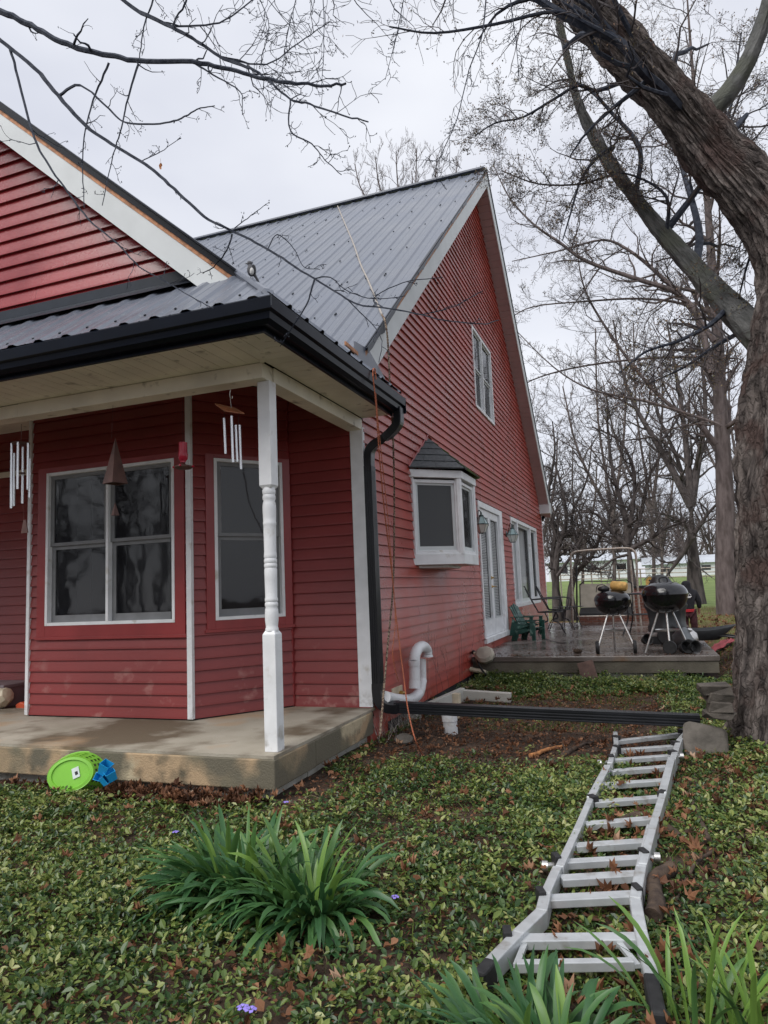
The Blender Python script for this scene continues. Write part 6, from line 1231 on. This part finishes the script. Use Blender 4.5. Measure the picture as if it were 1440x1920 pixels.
for pts in (((-.05, .70), (-.03, .735), (-.02, .705), (.0, .74), (.015, .705), (.035, .735), (.055, .71)), ((-.06, .68), (.065, .69)), ((-.045, .665), (.05, .672))): q.tube([pb(a, b2_) for a, b2_ in pts], .006*s_, 4)
q.build('back_print', M['print'], per)
q = MB(); lp = lambda x, z: (px_+(-.075+x)*s_, yp-.062*s_, gz_+z*s_)
for k in range(4): z_ = .34-k*.05; q.tube([lp(-.02, z_), lp(.015, z_-.01), lp(-.015, z_-.03), lp(.02, z_-.035)], .005*s_, 4)
q.build('leg_print', M['print'], per)
for dx, dy in ((.078, .06), (-.06, .0)): q = MB(); k = MB(); uvs(k, (0, 0, 0), .040*s_, .075*s_, .035*s_); q.add(np.vstack(k.v)+np.array((px_+dx*s_, yp+dy*s_, gz_+.03*s_)), k.f); q.build('shoe', M['rubber'], per, smooth=True)
# ---------------------------------------------------------------- GROUND COVER
def visible_xy(n, seed, xr=(-3.2, 5.4), yr=(-4.5, 3.7), power=1.0):
    r = np.random.RandomState(seed); x = r.uniform(*xr, n); y = yr[0]+(yr[1]-yr[0])*r.random_sample(n)**power; return x, y, r
def inview(x, y, m=260):
    d = np.stack([x, y, np.full(len(x), -.25)], -1)-CAM; c = d@_f; u = d@_r2*F/c; v = -(d@_u2)*F/c; return (c > .4) & (np.abs(u) < 720+m) & (v < 960+m)
def blocked(x, y):
    b_ = (x < .06) & (y > -1.80); b_ |= (x < .05) & (y > -1.8); b_ |= (x > .02) & (x < 3.1) & (y > 3.7); b_ |= ((x-3.3)**2+(y-.4)**2 < .42**2); return b_
def dirtmask(x, y): # 1 where bare soil shows
    d = sm(.0, .25, x)*(1-sm(2.2, 2.7, x))*sm(-1.35+.3*x, -.35, y)*(1-sm(2.6, 3.3, y)); d = np.maximum(d, .85*sm(-1.15, -.9, -np.abs(y+1.55)*2.2)*(1-sm(.1, .5, x)))
    n = fbm(x, y, 2.6, 9.)*.5+.5; return np.clip(d*1.32+(n-.85)*.45, 0, 1)
def leaves(name, m, x, y, z, az, pitch, roll, L, W, fold, rnd, label, cat='leaves', outline=None, parent=None):
    """batch of small folded leaves as one mesh"""
    n = len(x); T = np.array([(0, 0, 0), (-.5, .38, 1), (-.42, .72, .8), (0, 1, 0), (.42, .72, .8), (.5, .38, 1)]) if outline is None else outline
    K = len(T); P = np.zeros((n, K, 3)); P[:, :, 0] = T[None, :, 0]*W[:, None]; P[:, :, 1] = T[None, :, 1]*L[:, None]; P[:, :, 2] = T[None, :, 2]*fold[:, None]
    c, s_ = np.cos(roll)[:, None], np.sin(roll)[:, None]; X_, Z_ = P[:, :, 0]*c+P[:, :, 2]*s_, -P[:, :, 0]*s_+P[:, :, 2]*c; P[:, :, 0], P[:, :, 2] = X_, Z_
    c, s_ = np.cos(pitch)[:, None], np.sin(pitch)[:, None]; Y_, Z_ = P[:, :, 1]*c-P[:, :, 2]*s_, P[:, :, 1]*s_+P[:, :, 2]*c; P[:, :, 1], P[:, :, 2] = Y_, Z_
    c, s_ = np.cos(az)[:, None], np.sin(az)[:, None]; X_, Y_ = P[:, :, 0]*c-P[:, :, 1]*s_, P[:, :, 0]*s_+P[:, :, 1]*c
    V = np.stack([X_+x[:, None], Y_+y[:, None], P[:, :, 2]+z[:, None]], -1).reshape(-1, 3); q = MB(); q.v = [V]; b_ = np.arange(n)*K
    if outline is None: q.f = np.vstack([np.stack([b_, b_+3, b_+2, b_+1], -1), np.stack([b_, b_+5, b_+4, b_+3], -1)])
    else: q.f = [tuple(int(v) for v in bb+np.array(f)) for bb in b_ for f in (tuple(range(K)),)] if False else np.stack([b_+i for i in range(K)], -1)
    o = q.build(name, m, parent, bevel=-1, rnd=np.repeat(rnd, K)); 
    if parent is None: tag(o, label, cat, None, 'stuff')
    else: o['kind'] = 'stuff'
    return o
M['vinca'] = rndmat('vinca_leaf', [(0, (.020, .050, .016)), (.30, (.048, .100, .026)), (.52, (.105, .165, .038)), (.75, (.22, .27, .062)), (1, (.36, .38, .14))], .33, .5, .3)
M['dead'] = rndmat('dead_leaf', [(0, (.045, .022, .013)), (.35, (.115, .050, .026)), (.65, (.22, .10, .050)), (.9, (.33, .17, .095)), (1, (.40, .27, .18))], .65, .3, .15)
M['grassm'] = rndmat('grass_blade', [(0, (.04, .08, .015)), (.5, (.10, .16, .03)), (1, (.24, .26, .08))], .55, .3, .3)
x, y, r = visible_xy(105000, 3, xr=(-3.4, 5.6), power=1.15); vis = inview(x, y); x, y = x[vis], y[vis]; dm = dirtmask(x, y); patch = fbm(x, y, 1.9, 4.)*.5+.5; keep = (~blocked(x, y)) & (r.random_sample(len(x)) > dm*1.0) & (r.random_sample(len(x)) < .36+.75*patch) & (x > -3.4+0*y)
x, y, patch = x[keep], y[keep], patch[keep]; ns_ = len(x); hgt = r.uniform(.008, .075, ns_)*(.55+.6*patch); k = 6
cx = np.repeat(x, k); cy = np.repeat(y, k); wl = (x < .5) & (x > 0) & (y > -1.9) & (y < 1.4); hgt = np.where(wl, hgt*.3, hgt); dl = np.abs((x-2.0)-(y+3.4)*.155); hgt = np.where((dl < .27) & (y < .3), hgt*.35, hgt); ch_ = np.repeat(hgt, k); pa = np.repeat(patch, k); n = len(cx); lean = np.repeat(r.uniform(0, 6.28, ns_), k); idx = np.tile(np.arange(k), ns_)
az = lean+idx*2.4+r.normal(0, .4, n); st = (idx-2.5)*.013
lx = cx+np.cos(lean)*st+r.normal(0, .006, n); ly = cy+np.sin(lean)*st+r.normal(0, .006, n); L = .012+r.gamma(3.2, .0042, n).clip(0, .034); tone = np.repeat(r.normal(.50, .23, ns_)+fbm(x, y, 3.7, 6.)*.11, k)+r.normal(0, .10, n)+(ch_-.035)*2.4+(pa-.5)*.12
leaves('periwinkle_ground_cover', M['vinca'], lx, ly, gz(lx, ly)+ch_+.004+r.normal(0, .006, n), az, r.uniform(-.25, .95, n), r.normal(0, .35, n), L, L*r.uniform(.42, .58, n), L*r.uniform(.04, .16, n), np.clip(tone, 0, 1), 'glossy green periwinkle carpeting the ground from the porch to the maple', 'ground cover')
# trailing stems
q = MB(); V = []; Fs = []; ns2 = 1600; sx, sy, r = visible_xy(ns2, 8); 
Wv = Wood(5)
for i in range(ns2):
    if blocked(sx[i], sy[i]) or dirtmask(sx[i], sy[i]) > .8: continue
    a = r.uniform(0, 6.28); p = [(sx[i]+math.cos(a+j*.25)*j*.05, sy[i]+math.sin(a+j*.25)*j*.05, float(gz(sx[i], sy[i]))+.012+.022*math.sin(j*1.3+i)) for j in range(4)]; Wv.tw.setdefault((4, 3), []).append((p, [.0016]*4))
o = Wv.twig_mesh().build('trailing_stems', mat('vine_stem', (.12, .15, .05), .7, col2=(.16, .10, .06), scale=3), bevel=-1); tag(o, 'thin tangled vine stems running under the periwinkle leaves', 'stems', None, 'stuff')
# leaf litter fragments
x, y, r = visible_xy(150000, 12, yr=(-4.5, 6.5), xr=(-3.2, 5.8)); keep = (~blocked(x, y)) & inview(x, y); x, y = x[keep], y[keep]; n = len(x); L = r.uniform(.008, .028, n)
leaves('leaf_litter', M['dead'], x, y, gz(x, y)+r.uniform(.0, .032, n), r.uniform(0, 6.28, n), r.normal(0, .35, n), r.normal(0, .4, n), L, L*r.uniform(.3, .8, n), L*r.uniform(0, .2, n), np.clip(r.normal(.42, .25, n), 0, 1), 'small brown leaf fragments and wood chips scattered over the soil', 'leaf litter')
# whole maple/oak leaves
star = []
for k_, (a_, rr_) in enumerate(((-90, .12), (-62, .52), (-40, .50), (-12, .92), (14, .60), (38, .98), (58, .66), (90, 1.08), (122, .66), (142, .98), (166, .60), (192, .92), (220, .50), (242, .52))):
    star.append((rr_*math.cos(math.radians(a_))*.55, .5+rr_*math.sin(math.radians(a_))*.5, .35*(1 if k_ % 2 else -.6)*rr_))
def wholeleaves(name, cnt, seed, region, zoff, label, sz=(.045, .085), tones=(.62, .2), pile=None):
    r = np.random.RandomState(seed); x = r.uniform(region[0], region[1], cnt); y = r.uniform(region[2], region[3], cnt); kp = ~blocked(x, y); x, y = x[kp], y[kp]; n = len(x); L = r.uniform(*sz, n)
    T = np.array(star); z = gz(x, y)+zoff*r.uniform(.3, 1.2, n)
    if pile: z = z+pile*r.random_sample(n)
    K = len(T)+1; P = np.zeros((n, K, 3)); P[:, :-1, :] = T[None]+r.normal(0, .05, (n, K-1, 3)); P[:, -1, :] = (0, .45, 0); P[:, :, 2] *= r.uniform(.2, 1.3, n)[:, None]; P *= L[:, None, None]
    def rot(A, B, an):
        c, s_ = np.cos(an)[:, None], np.sin(an)[:, None]; u, v = P[:, :, A]*c-P[:, :, B]*s_, P[:, :, A]*s_+P[:, :, B]*c; P[:, :, A], P[:, :, B] = u, v
    rot(1, 2, r.normal(0, .45, n)); rot(0, 2, r.normal(0, .4, n)); rot(0, 1, r.uniform(0, 6.28, n)); P += np.stack([x, y, z], -1)[:, None, :]
    q = MB(); q.v = [P.reshape(-1, 3)]; b_ = np.arange(n)*K; q.f = np.vstack([np.stack([b_+K-1, b_+i, b_+(i+1) % (K-1)], -1) for i in range(K-1)])
    o = q.build(name, M['dead'], bevel=-1, rnd=np.repeat(np.clip(r.normal(tones[0], tones[1], n), 0, 1), K)); tag(o, label, 'fallen leaves', None, 'stuff'); return o
wholeleaves('fallen_leaves', 1500, 21, (-3, 5.2, -4.3, 3.5), .08, 'curled orange brown maple leaves scattered among the green ground cover', sz=(.03, .075))
x, y, r = visible_xy(5200, 61); kp = ~blocked(x, y) & inview(x, y); x, y = x[kp], y[kp]; n = len(x); L = r.uniform(.018, .045, n)
leaves('curled_leaves', M['dead'], x, y, gz(x, y)+r.uniform(.01, .07, n), r.uniform(0, 6.28, n), r.normal(0, .45, n), r.normal(0, .6, n), L, L*r.uniform(.35, .8, n), L*r.uniform(.1, .5, n), np.clip(r.normal(.5, .25, n), 0, 1), 'curled oval brown leaves tangled in the green ground cover', 'fallen leaves')
x, y, r = visible_xy(30000, 63); kp = ~blocked(x, y) & inview(x, y) & (fbm(x, y, 2.2, 3.) > -.1) & (r.random_sample(len(x)) > dirtmask(x, y)); x, y = x[kp], y[kp]; n = len(x); L = r.uniform(.03, .10, n)
leaves('grass_sprigs', M['grassm'], x, y, gz(x, y), r.uniform(0, 6.28, n), r.uniform(.3, 1.4, n), r.normal(0, .4, n), L, r.uniform(.0025, .005, n), L*.02, np.clip(r.normal(.5, .25, n), 0, 1), 'thin pale grass sprigs poking up through the periwinkle', 'grass')
wholeleaves('fallen_leaves', 560, 22, (1.9, 3.9, -3.6, -.3), .05, 'thicker scatter of brown maple leaves under and beside the ladder', tones=(.5, .2))
wholeleaves('leaf_drift', 420, 23, (-1.15, -.0, -2.02, -1.76), .02, 'drift of red brown dead leaves along the foot of the porch slab', sz=(.04, .08), tones=(.36, .2), pile=.06)
wholeleaves('leaf_drift', 300, 24, (-3.2, -1.0, -2.0, -1.76), .02, 'thin line of dead leaves along the left part of the slab', sz=(.03, .06), tones=(.3, .15), pile=.03)
wholeleaves('fallen_leaves', 900, 25, (3.0, 7.5, 2.5, 14), .04, 'pale brown leaf carpet right of the patio', sz=(.06, .11), tones=(.62, .2))
wholeleaves('fallen_leaves', 130, 26, (.1, 2.4, -.6, 3.4), .02, 'few dead leaves on the bare soil beside the foundation', sz=(.03, .06), tones=(.7, .2))
# wet debris on the patio
r = np.random.RandomState(31); n = 1500; x = r.uniform(.05, 3.0, n); y = 3.75+(r.random_sample(n)**1.6)*7.5; kp = r.random_sample(n) < .35+.6*sm(1.2, 2.6, x)+.5*(y < 4.4); x, y = x[kp], y[kp]; n = len(x); L = r.uniform(.012, .05, n)
leaves('patio_debris', M['dead'], x, y, np.full(n, PZ+.004), r.uniform(0, 6.28, n), r.normal(0, .15, n), r.normal(0, .2, n), L, L*r.uniform(.15, .6, n), L*.1, np.clip(r.normal(.12, .12, n), 0, 1), 'dark wet leaf and twig debris strewn on the patio', 'debris')
# grass tufts and weeds near the pipe and patio
x, y, r = visible_xy(30000, 41, xr=(.1, 5.5), yr=(.6, 6.5)); g_ = fbm(x, y, 2.4, 1.)*.5+.5; kp = (~blocked(x, y)) & (r.random_sample(len(x)) < .12+.75*(g_ > .55)*1.0) & ~((x > 0) & (x < 3.1) & (y > 3.65)); x, y = x[kp], y[kp]; n = len(x); L = r.uniform(.02, .075, n)
leaves('grass', M['grassm'], x, y, gz(x, y)-.002, r.uniform(0, 6.28, n), r.uniform(.5, 1.4, n), r.normal(0, .3, n), L, r.uniform(.003, .007, n), L*.02, np.clip(r.normal(.45, .22, n), 0, 1), 'short sparse grass growing on the soil before the patio', 'grass')
x, y, r = visible_xy(9000, 43, xr=(.12, 3.3), yr=(2.4, 3.75)); g_ = fbm(x, y, 3.1, 7.)*.5+.5; kp = (r.random_sample(len(x)) < sm(.42, .62, g_)*(.35+.65*((x < 1.0) | (x > 1.7)))); x, y = x[kp], y[kp]; k = 5; ns_ = len(x); hh = np.repeat(r.uniform(.02, .16, ns_)*sm(2.3, 3.5, y), k); x = np.repeat(x, k); y = np.repeat(y, k); n = len(x); L = r.uniform(.02, .045, n)
leaves('weeds', M['vinca'], x+r.normal(0, .015, n), y+r.normal(0, .015, n), gz(x, y)+hh*r.uniform(.4, 1, n), r.uniform(0, 6.28, n), r.uniform(-.2, 1, n), r.normal(0, .4, n), L, L*.5, L*.1, np.clip(r.normal(.5, .2, n), 0, 1), 'leafy green weeds crowding the foot of the patio slab', 'weeds')
x, y, r = visible_xy(14000, 45, xr=(3.0, 9), yr=(5, 20)); n = len(x); L = r.uniform(.03, .09, n); leaves('rough_grass', M['grassm'], x, y, gz(x, y)-.002, r.uniform(0, 6.28, n), r.uniform(.4, 1.4, n), r.normal(0, .3, n), L, L*.12, L*.02, np.clip(r.normal(.7, .2, n), 0, 1), 'straw coloured rough grass between the patio and the lawn', 'grass')
# straw stems and vines on the wall foot
Wv = Wood(9)
for i in range(70):
    y0_ = Wv.r.uniform(-.1, 1.1); x0_ = Wv.r.uniform(.03, .14); Wv.grow((x0_, y0_, float(gz(x0_, y0_))-.01), (Wv.r.gauss(.1, .3), Wv.r.gauss(0, .3), 1), Wv.r.uniform(.12, .34), .0022, 1, nseg=4, kids=(1, 3), minr=.0012)
o = Wv.twig_mesh().build('dry_stems', M['rope_l'], bevel=-1); tag(o, 'dry weed stems standing along the wall foot by the corner', 'stems', None, 'stuff')
Wv = Wood(19)
for i in range(9):
    y0_ = 1.2+i*.33+Wv.r.uniform(-.1, .1); Wv.grow((.03, y0_, -.25), (0, Wv.r.gauss(0, .3), 1), Wv.r.uniform(.4, .9), .0022, 1, nseg=7, kids=(3, 5), minr=.0012, wig=.16)
for k_ in list(Wv.tw):
    Wv.tw[k_] = [([(max(.024, min(.034, p[0])), p[1], p[2]) for p in a], b_) for a, b_ in Wv.tw[k_]]
o = Wv.twig_mesh().build('dead_vines', M['twig'], bevel=-1); tag(o, 'thin bare vines clinging to the low red siding past the vent pipe', 'vines', None, 'stuff')
# fallen branches
def stick(label, pts, r0, r1, z=.02, m='logm', name='fallen_branch', n=4, L=.15, seed=1):
    P = [tuple(atz(a, b_, -.275)) for a, b_ in pts]; P = [(p[0], p[1], float(gz(p[0], p[1]))+z) for p in P]; W_s = Wood(seed); P2 = curve(P, 5); rad = [r0+(r1-r0)*i/(len(P2)-1) for i in range(len(P2))]
    P2 = [p+Vector((W_s.r.gauss(0, r0*.15), W_s.r.gauss(0, r0*.15), W_s.r.gauss(0, r0*.15))) for p in P2]; q = MB(); q.tube(P2, rad, 10)
    W_s.kids(P2, rad, 1, n, L, .8, kids=(1, 2), kl=.5, up=0, wig=.2, minr=.002)
    for (k_, lst) in W_s.tw.items():
        for a, b_ in lst: q.tube(a, b_, 4)
    o = q.build(name, M[m], smooth=True); tag(o, label, 'branch')
stick('thick dark fallen branch crossing under the middle of the ladder', [(1110, 1440), (1118, 1480), (1112, 1530), (1095, 1570)], .022, .014, seed=1)
stick('dark rotten log ends jammed under the ladder on its right', [(1150, 1560), (1200, 1545), (1240, 1560), (1275, 1580)], .035, .025, seed=2)
stick('stout dark branch stub standing out right of the lower ladder', [(1225, 1740), (1232, 1700), (1228, 1672), (1262, 1650)], .034, .030, z=.04, seed=3, n=2)
stick('long thin dark branch curving right of the ladder toward the maple', [(1330, 1590), (1310, 1540), (1290, 1500), (1262, 1468)], .016, .010, seed=4)
stick('dark branch lying along the right edge among the leaves', [(1440, 1560), (1400, 1580), (1350, 1600), (1300, 1640), (1270, 1700)], .014, .006, seed=5)
stick('thin stick lying left of the ladder in the periwinkle', [(860, 1560), (900, 1545), (950, 1540)], .008, .004, seed=6, n=2)
stick('thin dark stick near the right edge of the daffodil clump', [(760, 1660), (800, 1590), (840, 1570)], .007, .004, seed=7, n=3)
stick('dark branch on the ground between the rope end and the ladder', [(1050, 1420), (1085, 1402), (1115, 1388)], .022, .008, seed=8, n=3)
stick('bright orange splintered slab of bark on the soil before the ladder', [(995, 1418), (1030, 1408), (1062, 1400)], .018, .010, m='barkchip', name='bark_slab', seed=9, n=0)
stick('long dead twig lying on the wet patio by the green chairs', [(1, 1), (2, 2)], .001, .001, seed=10, n=0) if False else None
W_s = Wood(77); W_s.path([tuple(atz(a, b_, PZ+.012)) for a, b_ in ((1018, 1196), (1040, 1203), (1062, 1206), (1080, 1196))], .008, .003, 4, .3, 1, kids=(1, 2), up=0, wig=.1); o = W_s.twig_mesh().build('dead_twig', M['twig'], bevel=-1); tag(o, 'long forked dead twig lying on the wet patio by the green chairs', 'twig')
# pine cones on the patio
a = atz(1083, 1221, PZ+.03); q = MB(); q.lathe([(.005, -.06), (.025, -.04), (.032, 0), (.026, .04), (.005, .06)], a, 12, axis=(1, .1, 0))
for k_ in range(5): q.lathe([(.02, -.008), (.037, 0), (.02, .008)], a+np.array((-.04+k_*.02, 0, 0)), 10, axis=(1, .1, 0))
o = q.build('pine_cone', M['logm']); tag(o, 'dark pine cone on the front edge of the patio', 'pine cone')
# ---------------------------------------------------------------- DAFFODIL CLUMPS
M['strap'] = rndmat('strap_leaf', [(0, (.026, .080, .030)), (.4, (.050, .135, .048)), (.75, (.095, .20, .055)), (1, (.18, .31, .06))], .38, .45, .25)
def clump(name, label, bases, seed, n, Lr=(.30, .48), wr=(.013, .021), bias=(0, 0), droop=1.15, tone=.4, lean=(.25, 1.25), loc=None):
    r = random.Random(seed); V = []; Fc = []; R_ = []; K = 9
    t_ = thing(name, label, 'plant', loc)
    for i in range(n):
        bx, by, br = r.choice(bases); a = r.uniform(0, 6.283); rr_ = br*math.sqrt(r.random()); x = bx+rr_*math.cos(a); y = by+rr_*math.sin(a)*.8
        a2 = a+r.gauss(0, .45); dx, dy = math.cos(a2)+bias[0], math.sin(a2)+bias[1]; h_ = math.hypot(dx, dy)+1e-6; dx, dy = dx/h_, dy/h_
        el = math.pi/2-r.uniform(*lean)*(.35+.65*rr_/br); L = r.uniform(*Lr); w_ = r.uniform(*wr)/2; g_ = r.uniform(.5, 2.0)*(1.25-el/1.6); x_, y_, z_ = x, y, float(gz(x, y))-.01; tn = min(1, max(0, r.gauss(tone, .16)+(.30 if el > 1.15 else 0))); px_2, py_2 = -dy, dx; tw = r.gauss(0, .5)
        q0 = len(V)
        for k in range(K):
            t2 = k/(K-1); e_ = el-g_*t2*t2*droop; ww = w_*(1-max(0, (t2-.72)/.28)**2.2*.92)*(.8+.3*math.sin(t2*3)); ca, sa = math.cos(tw*t2), math.sin(tw*t2)
            nz = (-math.sin(e_)*dx*sa, -math.sin(e_)*dy*sa, math.cos(e_)*sa); vx, vy, vz = px_2*ca+nz[0], py_2*ca+nz[1], nz[2]
            up_ = (-math.sin(e_)*dx, -math.sin(e_)*dy, math.cos(e_)); f2 = ww*.35
            V += [(x_+vx*ww+up_[0]*f2, y_+vy*ww+up_[1]*f2, z_+vz*ww+up_[2]*f2), (x_, y_, z_), (x_-vx*ww+up_[0]*f2, y_-vy*ww+up_[1]*f2, z_-vz*ww+up_[2]*f2)]; R_ += [min(1, tn+.12*(1-t2)), max(0, tn-.05), min(1, tn+.12*(1-t2))]
            st_ = L/(K-1); x_ += math.cos(e_)*dx*st_; y_ += math.cos(e_)*dy*st_; z_ = max(z_+math.sin(e_)*st_, float(gz(x_, y_))+.02)
        for k in range(K-1): b_ = q0+k*3; Fc += [(b_, b_+1, b_+4, b_+3), (b_+1, b_+2, b_+5, b_+4)]
    q = MB(); q.v = [np.array(V)]; q.f = np.array(Fc); q.build('leaves', M['strap'], t_, smooth=True, bevel=-1, rnd=R_)
b1 = atz(572, 1722, -.27); b2_ = atz(452, 1690, -.27)
clump('daffodil_clump', 'large clump of green strap leaves in front of the porch post', [(b1[0]+.02, b1[1], .13), (b1[0]-.03, b1[1]-.02, .13), (b2_[0]+.02, b2_[1]+.0, .15), (b2_[0]-.10, b2_[1]+.03, .10)], 3, 620, bias=(-.40, -.35), loc=(b1[0], b1[1], -.27), Lr=(.19, .42), wr=(.016, .027), lean=(.35, 1.6), tone=.48, droop=1.7)
b3 = atz(1000, 1950, -.27); b4 = atz(1290, 1935, -.27)
clump('daffodil_clump', 'low dark clump of strap leaves at the bottom edge by the ladder foot', [(b3[0]-.02, b3[1]-.10, .13), (b3[0]+.08, b3[1]-.14, .10)], 4, 130, bias=(-.45, .15), loc=(b3[0], b3[1], -.27), Lr=(.18, .30), tone=.42, wr=(.014, .024), lean=(.55, 1.45))
clump('daffodil_clump', 'upright bright green strap leaves at the bottom right corner', [(b4[0]+.02, b4[1]-.06, .10), (b4[0]+.2, b4[1]-.08, .10)], 5, 44, bias=(.1, .1), loc=(b4[0], b4[1], -.27), Lr=(.26, .40), tone=.72, lean=(.05, .8), wr=(.011, .018))
# violet periwinkle flowers
M['violet'] = mat('violet_petal', (.26, .20, .62), .6, var=.1)
fl = None
for i, (px, py, lab) in enumerate(((740, 1682, 'violet flower right of the big daffodil clump'), (455, 1889, 'violet flower at the bottom edge left of centre'), (470, 1893, 'paler violet flower beside the one at the bottom edge'), (536, 1504, 'violet flower just behind the top of the daffodil clump'), (329, 1560, 'violet flower behind the left end of the daffodil clump'), (1022, 1560, 'violet flower left of the middle ladder hinge'))):
    p = atz(px, py, -.20)
    if fl is None:
        fl = thing('periwinkle_flower', lab, 'flower', (0, 0, 0), 'violet flowers in the ground cover'); q = MB()
        for k in range(5):
            a = k*1.2566; c_, s_2 = math.cos(a), math.sin(a); q.add([(.003*c_, .003*s_2, 0), (.010*c_-.007*s_2, .010*s_2+.007*c_, .003), (.018*c_-.004*s_2, .018*s_2+.004*c_, .001), (.017*c_+.006*s_2, .017*s_2-.006*c_, .0), (.009*c_+.006*s_2, .009*s_2-.006*c_, .003)], [(0, 1, 2, 3, 4)])
        q.build('petals', M['violet'], fl, bevel=-1, solid=.0008); q = MB(); q.tube([(0, 0, 0), (.004, 0, -.07)], .0012, 4); q.build('stem', M['strap'], fl, rnd=[.5]*8); fl.location = tuple(p)
    else: dup(fl, p, i*.8, lab)
# scrap bits by the wall: grey pipe cap, bits
p = atz(757, 1385, -.26); q = MB(); q.lathe([(.05, 0), (.075, .0), (.08, .02), (.06, .035), (.05, .03)], (p[0], p[1], -.275), 20, axis=(.1, -.3, 1)); o = q.build('drain_ring', M['stone']); tag(o, 'small grey drain cap in the soil under the orange rope', 'drain cap')

# woodland on the other side of the yard (behind the viewer; it is what the window glass mirrors)
Wv = Wood(91)
for i in range(70):
    x0_ = -45+i*.8+Wv.r.uniform(-.6, .6); y0_ = -26-Wv.r.uniform(0, 10); hh = Wv.r.uniform(11, 17)
    Wv.path([(x0_, y0_, -.3), (x0_+.2, y0_, hh*.4), (x0_-.2, y0_, hh*.8), (x0_, y0_, hh)], .20, .03, 22, hh*.28, 2, kids=(4, 6), kl=.5, up=.1, minr=.014)
t_ = Wv.limb.build('far_woodland', M['bark_dark'], smooth=True, bevel=-1); tag(t_, 'dark bare woodland on the far side of the yard mirrored in the glass', 'woodland', None, 'stuff'); c_ = Wv.twig_mesh().build('twigs', M['bark_dark'], t_, bevel=-1)
